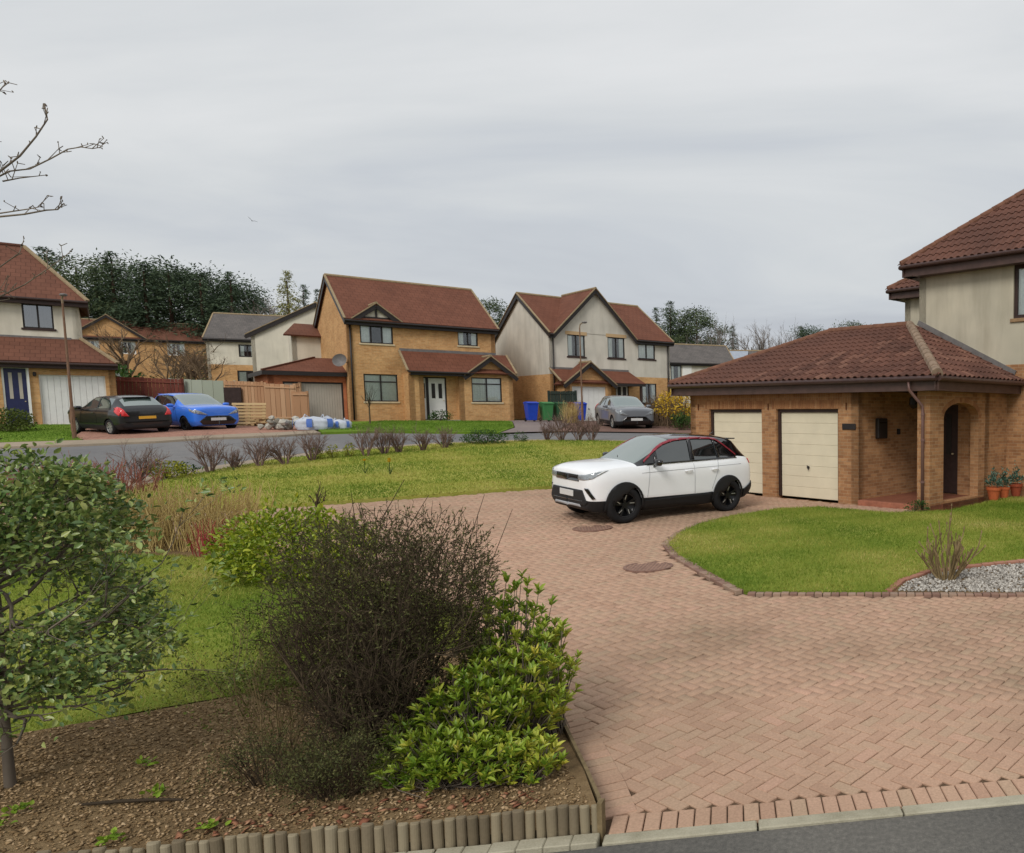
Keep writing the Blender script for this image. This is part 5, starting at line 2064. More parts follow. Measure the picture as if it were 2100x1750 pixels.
def make_wheel(root, r, w, rimm, spokes=5, accent=None):
    def rot(p):                    # lathe about z -> about y
        return [(x, z, y) for x, y, z in p]
    b = MB()
    pr = [(r * .66, -w / 2 + .01), (r * .9, -w / 2), (r * .985, -w / 2 + .03), (r, 0), (r * .985, w / 2 - .03), (r * .9, w / 2), (r * .66, w / 2 - .01), (r * .62, 0)]
    b.lathe(pr + [pr[0]], n=32, cap=False)
    b.v = [(x, z, y) for x, y, z in b.v]
    t = b.build('wheel', m_tyre, root, smooth=True)
    b = MB()
    b.lathe([(r * .67, w * .42), (r * .62, w * .30), (r * .60, w * .06), (0.0, w * .06)], n=32, cap=False)
    b.v = [(x, z, y) for x, y, z in b.v]
    b.build('rim_barrel', m_rimb if rimm is m_rimb else m_plastic, t, smooth=True)
    b = MB()
    for k in range(spokes):
        a = 2 * PI * k / spokes + .3
        for dlt in (-.17, .17):
            p0 = Vector((math.cos(a) * r * .1, w * .30, math.sin(a) * r * .1))
            p1 = Vector((math.cos(a + dlt) * r * .645, w * .40, math.sin(a + dlt) * r * .645))
            d = (p1 - p0).normalized()
            s = d.cross(Vector((0, 1, 0))).normalized() * r * .055
            b.prism([p0 - s, p0 + s, p1 + s * .9, p1 - s * .9], (0, -.03, 0))
    b.lathe([(r * .665, w * .43), (r * .63, w * .44), (r * .6, w * .40)], n=32, cap=False)
    nb = len(b.v)
    vv = []
    b2 = MB()
    b.v = [p for p in b.v]
    k0 = nb - 96
    b.v[k0:] = [(x, z, y) for x, y, z in b.v[k0:]]
    b.tube([(0, w * .26, 0), (0, w * .36, 0)], r * .16, 14)
    b.build('rim', rimm, t)
    if accent:
        for k in range(spokes):
            b = MB()
            a = 2 * PI * k / spokes + .3
            p0 = Vector((math.cos(a) * r * .3, w * .37, math.sin(a) * r * .3))
            p1 = Vector((math.cos(a + .15) * r * .55, w * .41, math.sin(a + .15) * r * .55))
            d = (p1 - p0).normalized()
            s = d.cross(Vector((0, 1, 0))).normalized() * r * .02
            b.prism([p0 - s, p0 + s, p1 + s, p1 - s], (0, -.012, 0))
            b.build('spoke_face', accent, t)
    return t


def place_wheels(w0, xs, track, r):
    first = True
    for x in xs:
        for s in (1, -1):
            o = w0 if first else copy_tree(w0, w0.parent)
            first = False
            o.location = (x, s * track, r)
            o.rotation_euler = (0, rnd.random() * 1.2, 0 if s > 0 else PI)


def mirror_caps(root, x, y, z, mat):
    for s in (1, -1):
        b = MB()
        b.lathe([(.0, -.07), (.07, -.06), (.1, -.02), (.105, .03), (.08, .065), (0, .075)], n=12, cap=False)
        o = b.build('wing_mirror', mat, root, smooth=True)
        o.location = (x, s * y, z)
        o.scale = (.8, 1.15, .95)
        MB().tube([(0, -s * .13, -.09), (0, -s * .02, -.05)], .025, 6).build('mirror_arm', mat, o)


SPLIT = dict(ws=(8, 5), roof=(8, 12), rw=12, side=(7, 11), sharp=(5, 8, 12, 13))


def place_car(root, x, y, hx, hy):
    a = math.atan2(hy, hx)
    zf = g1(x + hx * 1.3, y + hy * 1.3)
    zr = g1(x - hx * 1.3, y - hy * 1.3)
    root.location = (x, y, (zf + zr) / 2 + root.get('lift', .0))
    ln = math.hypot(hx, hy)
    lx, ly = -hy / ln, hx / ln
    zl = g1(x + lx * .77, y + ly * .77)
    zR = g1(x - lx * .77, y - ly * .77)
    root.rotation_euler = (math.atan2(zl - zR, 1.54), -math.atan2(zf - zr, 2.6), a)


def white_suv():
    root = empty('parked_car', (0, 0, 0), 0, 'white compact suv with black roof and red window trim parked before the double garage', 'car', 'parked cars')
    body, bv = car_body(SUV, [m_carwhite, m_plastic, m_gloss, m_cglass_w, m_cglass_d, m_cglass_d, m_gloss, m_gloss, m_seamd], (1.30, -1.30), (0, .362, .385), root, None, SPLIT)
    place_wheels(make_wheel(root, .362, .22, m_rimb, 5, m_rims), (1.30, -1.30), .80, .362)
    # black wheel arches
    for cx in (1.30, -1.30):
        poly = []
        for k in range(19):
            t = R(-14 + 208 * k / 18)
            poly.append((cx + .425 * math.cos(t), .362 + .418 * math.sin(t)))
        for k in range(18, -1, -1):
            t = R(-14 + 208 * k / 18)
            poly.append((cx + .383 * math.cos(t), .362 + .383 * math.sin(t)))
        both('wheel_arch', bv, poly, m_plastic, root, off=.012, step=.08, thick=.02)
    both('sill_cladding', bv, [(-.88, .22), (.88, .22), (.86, .40), (-.86, .46)], m_plastic, root, off=.008, step=.1)
    # front
    front2('grille', bv, [(0, .80), (.44, .80), (.40, .91), (0, .91)], m_gloss, root, off=.01)
    for k, z in enumerate((.835, .87)):
        fitting('grille_bar', bv, [(-.4, z), (.4, z), (.4, z + .01), (-.4, z + .01)], 'F', m_plastic, root, off=.016)
    for sd in ('CL', 'CR'):
        fitting('headlight', bv, [(-1.15, .82), (-1.01, .82), (-.83, .85), (-.57, 1.0), (-.75, .975), (-.96, .925), (-1.15, .908)], sd, m_lamp, root, off=.010, step=.03)
        fitting('daylight_strip', bv, [(-.77, .915), (-.73, .925), (-.61, .99), (-.67, .98)], sd, m_lampw, root, off=.016, step=.03)
        fitting('fog_lamp_slot', bv, [(-.99, .68), (-.90, .68), (-.77, .50), (-.83, .485)], sd, m_gloss, root, off=.011, step=.03)
    front2('lower_grille', bv, [(0, .36), (.60, .36), (.70, .42), (.56, .64), (0, .64)], m_plastic, root, off=.012)
    front2('lower_grille_slat', bv, [(0, .43), (.54, .43), (.54, .445), (0, .445)], m_gloss, root, off=.02)
    front2('skid_plate', bv, [(0, .33), (.5, .33), (.46, .375), (0, .375)], m_seam, root, off=.018)
    b = MB().box(2.06, 2.078, -.26, .26, .50, .61)
    b.build('number_plate', m_platew, root, bevel=.004)
    # red line from A pillar over the doors to the rear pillar
    pts = []
    for (a, z, zz) in ((.80, .0, 1.12), (.63, 0, 1.235), (.45, 0, 1.355), (.28, 0, 1.44), (.1, 0, 1.497), (-.15, 0, 1.525), (-.4, 0, 1.54), (-.7, 0, 1.538), (-.98, 0, 1.527), (-1.12, 0, 1.505), (-1.27, 0, 1.42), (-1.44, 0, 1.30), (-1.60, 0, 1.19)):
        pts.append((a, zz))
    strip = [(a, z + .010) for a, z in pts] + [(a, z - .022) for a, z in reversed(pts)]
    both('red_trim', bv, strip, m_red, root, off=.011, step=.05, thick=.014)
    # pillars and door gaps
    both('pillar', bv, [(-.44, 1.10), (-.34, 1.09), (-.34, 1.52), (-.42, 1.52)], m_gloss, root, off=.007)
    both('pillar', bv, [(-1.13, 1.125), (-1.07, 1.12), (-1.02, 1.50), (-1.06, 1.50)], m_gloss, root, off=.007)
    both('pillar', bv, [(.53, 1.085), (.57, 1.085), (.52, 1.24), (.49, 1.25)], m_gloss, root, off=.007)
    both('window_sill_trim', bv, [(-1.6, 1.115), (.76, 1.055), (.76, 1.085), (-1.6, 1.145)], m_gloss, root, off=.008)
    for x0, x1 in ((.78, .70), (-.40, -.40)):
        both('door_gap', bv, [(x0, .46), (x0 + .009, .46), (x1 + .009, 1.05), (x1, 1.05)], m_seam, root, off=.003, step=.1, thick=.002)
    both('door_gap', bv, [(-.86, .52), (-.851, .52), (-1.0, .86), (-1.06, 1.1), (-1.07, 1.1), (-1.01, .86)], m_seam, root, off=.003, step=.1, thick=.002)
    both('crease_shade', bv, [(-1.7, .99), (.9, .915), (.9, .925), (-1.7, 1.0)], m_seam, root, off=.001, step=.1, thick=.002)  # grey strip; the crease's dark line is put into its colour
    for s in (1, -1):
        for x in (-.22, -.92):
            MB().tube([(x - .09, s * .898, .915), (x - .05, s * .915, .922), (x + .05, s * .915, .92), (x + .09, s * .898, .912)], .016, 6).build('door_handle', m_carwhite, root, smooth=True)
    mirror_caps(root, .60, .985, 1.115, m_gloss)
    # rear
    front2('tail_light', bv, [(.5, .98), (.72, .98), (.70, 1.08), (.5, 1.06)], m_tail, root, 'B', off=.01)
    fitting('rear_bumper', bv, [(-.76, .33), (.76, .33), (.8, .56), (-.8, .56)], 'B', m_plastic, root, off=.014)
    both('rear_bumper', bv, [(-2.02, .36), (-1.78, .30), (-1.76, .46), (-2.05, .62)], m_plastic, root, off=.013)
    MB().box(-1.80, -1.58, -.50, .50, 1.495, 1.52).build('roof_spoiler', m_gloss, root, bevel=.01)
    MB().tube([(-1.45, 0, 1.57), (-1.55, 0, 1.62)], .01, 6).build('aerial', m_gloss, root)
    MB().tube([(.9, -.05, 1.15), (.62, -.5, 1.275)], .012, 5).build('wiper', m_plastic, root)
    root.scale = (.96, 1.0, 1.05)
    for o in root.children:
        if o.name.startswith('wheel') and 'arch' not in o.name:
            o.rotation_euler = (0, 0, o.rotation_euler.z)
            o.scale = (1 / .96, 1, 1 / 1.05)
            o.location.z = .362 / 1.05
    place_car(root, -4.57, 16.13, -.662, -.749)


white_suv()


def hatch(label, T, pm, lower, wx, r, x, y, hx, hy, rimm, plates, kind, glass):
    root = empty('parked_car', (0, 0, 0), 0, label, 'car', 'parked cars')
    body, bv = car_body(T, [pm, lower, pm, glass[0], glass[1], glass[2], pm, pm, m_seamd], wx, (0, r, r + .035), root, None, SPLIT)
    w = max(t[3] for t in T)
    place_wheels(make_wheel(root, r, .195, rimm, 7, None), wx, w - .105, r)
    H = max(t[14] for t in T)
    k = H / 1.61
    L = T[0][0] / 2.05
    ms = m_seamd
    both('pillar', bv, [(-.44 * L, 1.08 * k), (-.36 * L, 1.08 * k), (-.36 * L, 1.52 * k), (-.42 * L, 1.52 * k)], pm if kind == 'rear' else m_gloss, root, off=.006)
    both('door_gap', bv, [(.78 * L, .4), (.79 * L, .4), (.71 * L, 1.03 * k), (.70 * L, 1.03 * k)], ms, root, off=.003, step=.1, thick=.002)
    both('door_gap', bv, [(-.45 * L, .42), (-.44 * L, .42), (-.44 * L, 1.05 * k), (-.45 * L, 1.05 * k)], ms, root, off=.003, step=.1, thick=.002)
    mirror_caps(root, .60 * L, w + .1, 1.09 * k, pm)
    for s in (1, -1):
        MB().tube([(-.3 * L, s * (w + .002), .89 * k), (-.12 * L, s * (w + .004), .89 * k)], .018, 6).build('door_handle', pm, root)
    # front
    front2('headlight', bv, [(.40 * w, .69 * k), (.80 * w, .74 * k), (.86 * w, .92 * k), (.72 * w, .87 * k)], m_lamp, root, off=.012, step=.04)
    both('headlight_wrap', bv, [(1.98 * L, .75 * k), (2.0 * L, .86 * k), (1.66 * L, .97 * k), (1.74 * L, .86 * k)], m_lamp, root, off=.01, step=.04)
    front2('grille', bv, [(0, .26), (.62 * w, .26), (.74 * w, .40), (.48 * w, .60), (0, .62)], m_gloss, root, off=.012)
    MB().box(T[0][0] + .012, T[0][0] + .03, -.26, .26, .42, .53).build('number_plate', m_platew, root)
    # rear
    both('tail_light', bv, [(-2.0 * L, .80 * k), (-1.72 * L, .98 * k), (-1.70 * L, 1.16 * k), (-1.84 * L, 1.12 * k), (-2.02 * L, .93 * k)], m_tail, root, off=.012, step=.04)
    front2('tail_light', bv, [(.62 * w, .78 * k), (.86 * w, .80 * k), (.88 * w, 1.1 * k), (.80 * w, 1.14 * k), (.72 * w, .95 * k)], m_tail, root, 'B', off=.012, step=.04)
    MB().box(T[-1][0] - .03, T[-1][0] - .006, -.26, .26, .66 * k, .77 * k).build('number_plate', m_platey, root)
    fitting('rear_bumper_step', bv, [(-.74 * w, .52 * k), (.74 * w, .52 * k), (.76 * w, .56 * k), (-.76 * w, .56 * k)], 'B', ms, root, off=.006)
    MB().box(T[12][0] - .13, T[12][0] + .05, -.5 * w, .5 * w, T[12][14] - .005, T[12][14] + .02).build('roof_spoiler', pm, root, bevel=.008)
    MB().tube([(.92 * L, -.05, 1.13 * k), (.62 * L, -.5, 1.25 * k)], .012, 5).build('wiper', m_plastic, root)
    place_car(root, x, y, hx, hy)
    return root


hatch('black hatchback with its rear to the road on the left drive', hatch_table(3.95, 1.74, 1.49), m_carblack, m_plastic, (1.24, -1.25), .305,
      -29.48, 29.9, -.92, .39, m_rims, None, 'rear', (m_cglass, m_cglass, m_cglass_w))
hatch('bright blue hatchback facing the road beside the black car', hatch_table(3.94, 1.72, 1.52), m_carblue, m_carblue, (1.24, -1.25), .30,
      -28.45, 31.95, .91, -.415, m_rimb, None, 'front', (m_cglass_w, m_cglass_d, m_cglass_d))
hatch('dull grey hatchback parked on the drive of the rendered house', hatch_table(4.25, 1.8, 1.52), m_cargrey, m_plastic, (1.3, -1.3), .32,
      -11.6, 36.0, .548, -.837, m_rims, None, 'front', (m_cglass_w, m_cglass, m_cglass_d))
# ------------------------------------------------------------------ plants
class Seg:
    def __init__(s):
        s.a, s.b, s.r0, s.r1 = [], [], [], []
        s.tips, s.tipd = [], []

    def add(s, p, q, r0, r1):
        s.a.append(tuple(p)); s.b.append(tuple(q)); s.r0.append(r0); s.r1.append(r1)

    def mesh(s, name, mat, parent, sides=4):
        A = np.array(s.a); B = np.array(s.b)
        r0 = np.array(s.r0)[:, None]; r1 = np.array(s.r1)[:, None]
        D = unit(B - A)
        up = np.where(np.abs(D[:, 2:3]) < .9, np.array([[0, 0, 1.]]), np.array([[1., 0, 0]]))
        X = unit(np.cross(D, up))
        Y = np.cross(D, X)
        V = []
        for P, r in ((A, r0), (B, r1)):
            for k in range(sides):
                t = 2 * PI * k / sides
                V.append(P + (X * math.cos(t) + Y * math.sin(t)) * r)
        V = np.stack(V, 1).reshape(-1, 3)
        base = (np.arange(len(A)) * 2 * sides)[:, None]
        F = []
        for k in range(sides):
            k2 = (k + 1) % sides
            F.append(base + np.array([[k, k2, sides + k2, sides + k]]))
        F = np.concatenate(F, 0)
        return np_mesh(name, V, F, mat, parent, tint=np.repeat(NR.random(len(A)), 2 * sides))


def rv(s=1.0):
    return Vector((rnd.gauss(0, s), rnd.gauss(0, s), rnd.gauss(0, s)))


def grow(S, p, d, ln, r, lev, gn=.25, up=.1, kids=(3, 3), spread=.7, shrink=.62, nseg=3, taper=.6, inside=None):
    """one branch and its children"""
    p = Vector(p); d = Vector(d).normalized()
    pts = [p.copy()]
    rr = r
    for i in range(nseg):
        d = (d + rv(gn) + Vector((0, 0, up))).normalized()
        q = p + d * (ln / nseg)
        if inside is not None and not inside(q):
            break
        r2 = r * (1 - (1 - taper) * (i + 1) / nseg)
        S.add(p, q, rr, r2)
        p, rr = q, r2
        pts.append(p.copy())
    if lev <= 0 or len(pts) < 2:
        S.tips.append(tuple(p)); S.tipd.append(tuple(d))
        return
    n = kids[min(len(kids) - 1, len(kids) - lev)] if lev <= len(kids) else kids[0]
    for k in range(n):
        t = rnd.uniform(.35, 1.0)
        i = min(len(pts) - 1, max(1, int(round(t * (len(pts) - 1)))))
        q = pts[i]
        side = rv(1)
        side -= d * side.dot(d)
        if side.length < 1e-6:
            continue
        nd = (d + side.normalized() * spread * rnd.uniform(.6, 1.3)).normalized()
        grow(S, q, nd, ln * shrink * rnd.uniform(.7, 1.2), rr * .75, lev - 1, gn, up, kids, spread, shrink, nseg, taper, inside)
    S.tips.append(tuple(p)); S.tipd.append(tuple(d))


LEAF_V = [(0, 0, 0), (.32, -.5, .10), (.68, -.42, .09), (1, 0, -.06), (.68, .42, .09), (.32, .5, .10)]
LEAF_F = [(0, 1, 2, 3), (0, 3, 4, 5)]


def leaf_axes(D, L, W, roll=1.0):
    n = len(D)
    X = unit(D)
    up = NR.normal(0, roll, (n, 3)) + np.array([0, 0, 1.])
    Z = unit(up - (up * X).sum(-1, keepdims=True) * X)
    Y = np.cross(Z, X)
    return X * L[:, None], Y * W[:, None], Z * L[:, None]


def leaves(name, P, D, L, W, mat, parent, roll=.8, tint=None):
    X, Y, Z = leaf_axes(D, L, W, roll)
    V, F = inst_np(LEAF_V, LEAF_F, P, X, Y, Z)
    t = NR.random(len(P)) if tint is None else tint
    o = np_mesh(name, V, F, mat, parent, tint=np.repeat(t, len(LEAF_V)))
    return o


m_wood_d = tinted('twig_dark', [lin(52, 44, 34), lin(76, 64, 50), lin(102, 88, 68)], .9, .2)
m_wood_g = tinted('twig_grey', [lin(84, 76, 68), lin(112, 102, 90), lin(140, 128, 112)], .9, .2)
m_wood_m = tinted('twig_mauve', [lin(92, 72, 66), lin(122, 100, 92), lin(150, 128, 116)], .9, .2)
m_wood_y = tinted('stem_straw', [lin(146, 122, 74), lin(184, 158, 100), lin(202, 178, 124), lin(164, 148, 84)], .8, .25)
m_wood_rb = tinted('stem_red_brown', [lin(120, 70, 60), lin(146, 92, 78), lin(164, 118, 98)], .85, .2)
m_wood_r = tinted('stem_red', [lin(120, 36, 40), lin(158, 56, 60), lin(176, 84, 80)], .7, .3)
m_wood_o = tinted('stem_olive', [lin(98, 84, 58), lin(128, 110, 78), lin(150, 132, 98)], .85, .2)
m_holly = tinted('holly_leaf', [lin(58, 82, 46), lin(88, 114, 60), lin(122, 144, 76), lin(152, 164, 92), lin(184, 180, 104)], .34, .5, trans=.12)
m_skimmia = tinted('skimmia_leaf', [lin(78, 110, 34), lin(112, 142, 42), lin(146, 166, 54), lin(186, 186, 72), lin(220, 202, 92)], .4, .4, trans=.2)
m_skimmia1 = tinted('skimmia_leaf_single', [lin(84, 116, 36), lin(120, 148, 46), lin(158, 172, 58), lin(204, 194, 80)], .4, .4, 'rand', trans=.2)
m_laurel = tinted('laurel_leaf', [lin(60, 90, 26), lin(100, 126, 32), lin(146, 160, 42), lin(186, 184, 58)], .4, .4, trans=.2)
m_heath = tinted('heath_leaf', [lin(54, 58, 34), lin(76, 80, 44), lin(98, 100, 56), lin(120, 112, 70)], .7, .25, trans=.1)
m_smallgreen = tinted('small_leaf', [lin(60, 74, 30), lin(88, 100, 40), lin(118, 126, 56)], .6, .3, trans=.2)
m_box = tinted('box_leaf', [lin(36, 62, 28), lin(58, 88, 36), lin(84, 108, 46)], .6, .3, trans=.15)
m_ygreen = tinted('golden_leaf', [lin(104, 116, 30), lin(146, 148, 40), lin(176, 170, 60)], .6, .3, trans=.2)
m_forsythia = tinted('forsythia_flower', [lin(172, 138, 30), lin(204, 168, 48), lin(222, 192, 80)], .6, .3, trans=.2)
m_conifer = tinted('conifer_needles', [lin(56, 72, 58), lin(76, 92, 70), lin(98, 112, 84)], .8, .2, trans=.1)
m_pine = tinted('pine_needles', [lin(62, 76, 56), lin(82, 96, 66), lin(106, 114, 78)], .8, .2, trans=.1)
m_larch = tinted('larch_needles', [lin(120, 124, 74), lin(146, 146, 92), lin(160, 156, 108)], .8, .2, trans=.2)
m_fartwig = tinted('far_twigs', [lin(112, 104, 100), lin(134, 126, 120), lin(156, 148, 140)], .9, .1)
m_brownwood = tinted('far_brown_twigs', [lin(88, 72, 58), lin(112, 94, 76), lin(136, 116, 94)], .9, .1)
m_bark_c = plain('conifer_bark', lin(78, 62, 52), .95, .1, 0, .2, 4)


def pz(x, y, dz=0.0):
    return (x, y, g1(x, y) + dz)


def bedp(x, y):
    return (x, y, float(bed_z(np.array([x]), np.array([y]))[0]))


# holly by the left edge ------------------------------------------------------
def holly():
    bx, by, bz = bedp(-5.47, 4.72)
    root = empty('holly_tree', (0, 0, 0), 0, 'small holly tree with glossy dark green leaves at the left edge of the bed', 'tree')
    S = Seg()
    c = np.array([-5.74, 4.9, 1.3])
    rad = np.array([.84, .75, .98])
    bx -= .1
    trunk = [Vector((bx, by, bz - .1)), Vector((bx - .02, by + .02, bz + .25)), Vector((bx - .05, by + .05, bz + .5)), Vector((bx - .08, by + .1, 1.2)), Vector((bx - .1, by + .12, 1.9))]
    for a, b, r0, r1 in zip(trunk[:-1], trunk[1:], (.04, .034, .03, .024), (.034, .03, .024, .012)):
        S.add(a, b, r0, r1)
    ins = lambda q: (((np.array(q) - c) / (rad * 1.02)) ** 2).sum() < 1
    for k in range(46):
        t = rnd.random()
        p = trunk[2].lerp(trunk[4], t) if t > .12 else trunk[2]
        a = rnd.uniform(0, 2 * PI)
        d = Vector((math.cos(a), math.sin(a), rnd.uniform(-.35, .75)))
        grow(S, p, d, rnd.uniform(.5, .85), .012, 3, .16, .05, (3, 3, 2), .8, .6, 4, .6, ins)
    for k in range(9):      # bare lower branches to the right
        d = Vector((1, rnd.uniform(-.5, .3), rnd.uniform(-.1, .35)))
        grow(S, trunk[2] + Vector((0, 0, rnd.uniform(-.1, .3))), d, rnd.uniform(.6, 1.1), .011, 2, .14, .1, (3, 3), .7, .55, 5, .5)
    S.mesh('branches', m_wood_g, root)
    T = np.array(S.tips)
    T = T[((T - c) / rad * 1.0 ** 2).sum(-1) > -9]
    low = T[:, 2] < .62
    T = T[~low | (NR.random(len(T)) < .12)]
    k = 11
    P = np.repeat(T, k, 0) + NR.normal(0, .05, (len(T) * k, 3))
    out = unit(P - c)
    D = unit(out * .7 + NR.normal(0, .7, P.shape))
    # shell of extra leaves so the outline is uneven but full
    n = 2400
    q = unit(NR.normal(0, 1, (n, 3)))
    bump = 1 + .10 * np.sin(q[:, 0] * 7 + 1) * np.sin(q[:, 2] * 6) + .07 * np.sin(q[:, 1] * 9)
    rr = (.55 + .47 * NR.random(n) ** .6)
    Q = c + q * rad * (rr * bump)[:, None]
    cl = np.sin(Q[:, 0] * 11 + 2) + np.sin(Q[:, 2] * 12) + np.sin(Q[:, 1] * 10 + Q[:, 2] * 5)
    Q = Q[(cl > 0) & (Q[:, 2] > .55)]
    P = np.concatenate([P, Q]); D = np.concatenate([D, unit((Q - c) * .8 + NR.normal(0, .6, Q.shape))])
    L = NR.uniform(.03, .06, len(P))
    leaves('foliage', P, D, L, L * .5, m_holly, root, .9)


holly()


# dark twiggy shrub in the middle of the bed ----------------------------------
def dark_shrub():
    root = empty('twiggy_shrub', (0, 0, 0), 0, 'large dark brown twiggy shrub in the middle of the planting bed', 'shrub')
    S = Seg()
    bx, by, bz = bedp(-3.45, 5.1)
    c = np.array([-3.36, 5.25, 1.14]); rad = np.array([.73, .58, .70])

    def ins(q):
        v = (np.array(q) - c) / rad
        return (v ** 2).sum() < 1.08 or q[2] < 1.0 and abs(q[0] - bx) < .35 + .45 * q[2]
    for k in range(34):
        a = rnd.uniform(0, 2 * PI)
        d = Vector((math.cos(a) * .55, math.sin(a) * .45, 1))
        p = Vector((bx + rnd.gauss(0, .09), by + rnd.gauss(0, .07), bz - .02))
        grow(S, p, d, rnd.uniform(.75, 1.15), rnd.uniform(.008, .014), 4, .13, .06, (4, 4, 4, 3), .62, .5, 4, .6, ins)
    # fine twigs filling the dome
    n = 9500
    q = unit(NR.normal(0, 1, (n, 3)))
    rr = NR.random(n) ** .42
    bmp = 1 + .14 * np.sin(q[:, 0] * 5 + 1) * np.sin(q[:, 2] * 4 + 2) + .1 * np.sin(q[:, 1] * 7 + q[:, 0] * 3)
    P = c + q * rad * (rr * bmp)[:, None]
    P = P[P[:, 2] > .6 + .3 * NR.random(len(P))]
    D = unit(unit(P - c + np.array([0, 0, .5])) * .8 + NR.normal(0, .55, P.shape))
    nl = 6500
    ql = unit(NR.normal(0, 1, (nl, 3))) * NR.random((nl, 1)) ** .5
    Pl = np.array([-3.38, 5.08, .62]) + ql * np.array([.46, .4, .55])
    Pl = Pl[Pl[:, 2] > .2]
    Dl = unit(NR.normal(0, .6, Pl.shape) + np.array([0, 0, .8]))
    P = np.concatenate([P, Pl]); D = np.concatenate([D, Dl])
    ln = NR.uniform(.05, .13, len(P))[:, None]
    for a, b in zip(P, P + D * ln):
        S.add(a, b, .0022, .0012)
    for (dx, dz, h) in ((.15, 1.72, .25), (.55, 1.55, .42), (.62, 1.5, .35), (.70, 1.42, .45), (.40, 1.68, .2), (-.2, 1.8, .2), (-.02, 1.8, .28)):
        p = Vector((c[0] + dx, c[1] - .05, dz))
        q2 = p + Vector((rnd.uniform(.02, .25), rnd.uniform(-.1, .1), h))
        S.add(p - Vector((.05, 0, .3)), p, .005, .004)
        S.add(p, q2, .004, .002)
    S.mesh('branches', m_wood_d, root, 3)
    # tiny leaves
    m = 42000
    idx = NR.integers(0, len(P), m)
    Q = P[idx] + D[idx] * (ln[idx] * NR.random((m, 1)))
    keep = NR.random(m) < .45 + .55 * np.clip((Q[:, 2] - .8) / .5, 0, 1)
    Q = Q[keep]; DD = unit(D[idx][keep] + NR.normal(0, .7, Q.shape))
    L = NR.uniform(.012, .026, len(Q))
    leaves('foliage', Q, DD, L, L * .4, m_heath, root, 1.0)


dark_shrub()


def low_shrub(name, label, x, y, rx, ry, h, nst, mat, lmat, nleaf, lsz, lev=3, spread=.7, up=.08, fan=.9, stem=.006, lw=.45, kids=(4, 3, 3), zf=None, fine=0):
    root = empty(name, (0, 0, 0), 0, label, 'shrub')
    S = Seg()
    bx, by, bz = (zf or (lambda a, b: pz(a, b)))(x, y)
    for k in range(nst):
        a = rnd.uniform(0, 2 * PI)
        s = rnd.random() ** .5
        d = Vector((math.cos(a) * rx / h * fan * s, math.sin(a) * ry / h * fan * s, 1))
        p = Vector((bx + math.cos(a) * rx * .22 * s, by + math.sin(a) * ry * .22 * s, bz - .02))
        grow(S, p, d, h * rnd.uniform(.45, .62), stem * rnd.uniform(.7, 1.2), lev, .14, up, kids, spread, .52, 3, .6)
    S.mesh('branches', mat, root, 3)
    if nleaf:
        T = np.array(S.tips); TD = np.array(S.tipd)
        idx = NR.integers(0, len(T), nleaf)
        P = T[idx] + NR.normal(0, lsz * .9, (nleaf, 3))
        D = unit(TD[idx] * .5 + NR.normal(0, .6, P.shape))
        L = NR.uniform(.6, 1.3, nleaf) * lsz
        leaves('foliage', P, D, L, L * lw, lmat, root, .9)
    return root


low_shrub('sparse_shrub', 'airy thin-stemmed shrub with small green leaves left of the dark twiggy shrub', -4.15, 5.15, .55, .45, 1.2, 22, m_wood_o, m_smallgreen, 5200, .019, 3, .6, .05, .9, .006, .45, (4, 4, 3), bedp)
low_shrub('heath_mound', 'low dark heath mound at the front of the bed beside the log edging', -3.35, 4.55, .52, .26, .5, 60, m_wood_d, m_heath, 7000, .017, 3, .7, .02, 1.1, .004, .35, (4, 4, 3), bedp)
low_shrub('heath_mound', 'small straggly heath clump left of the dark mound near the front of the bed', -3.95, 4.75, .4, .3, .5, 26, m_wood_d, m_heath, 1800, .017, 3, .7, .02, 1.1, .004, .35, (3, 4, 3), bedp)


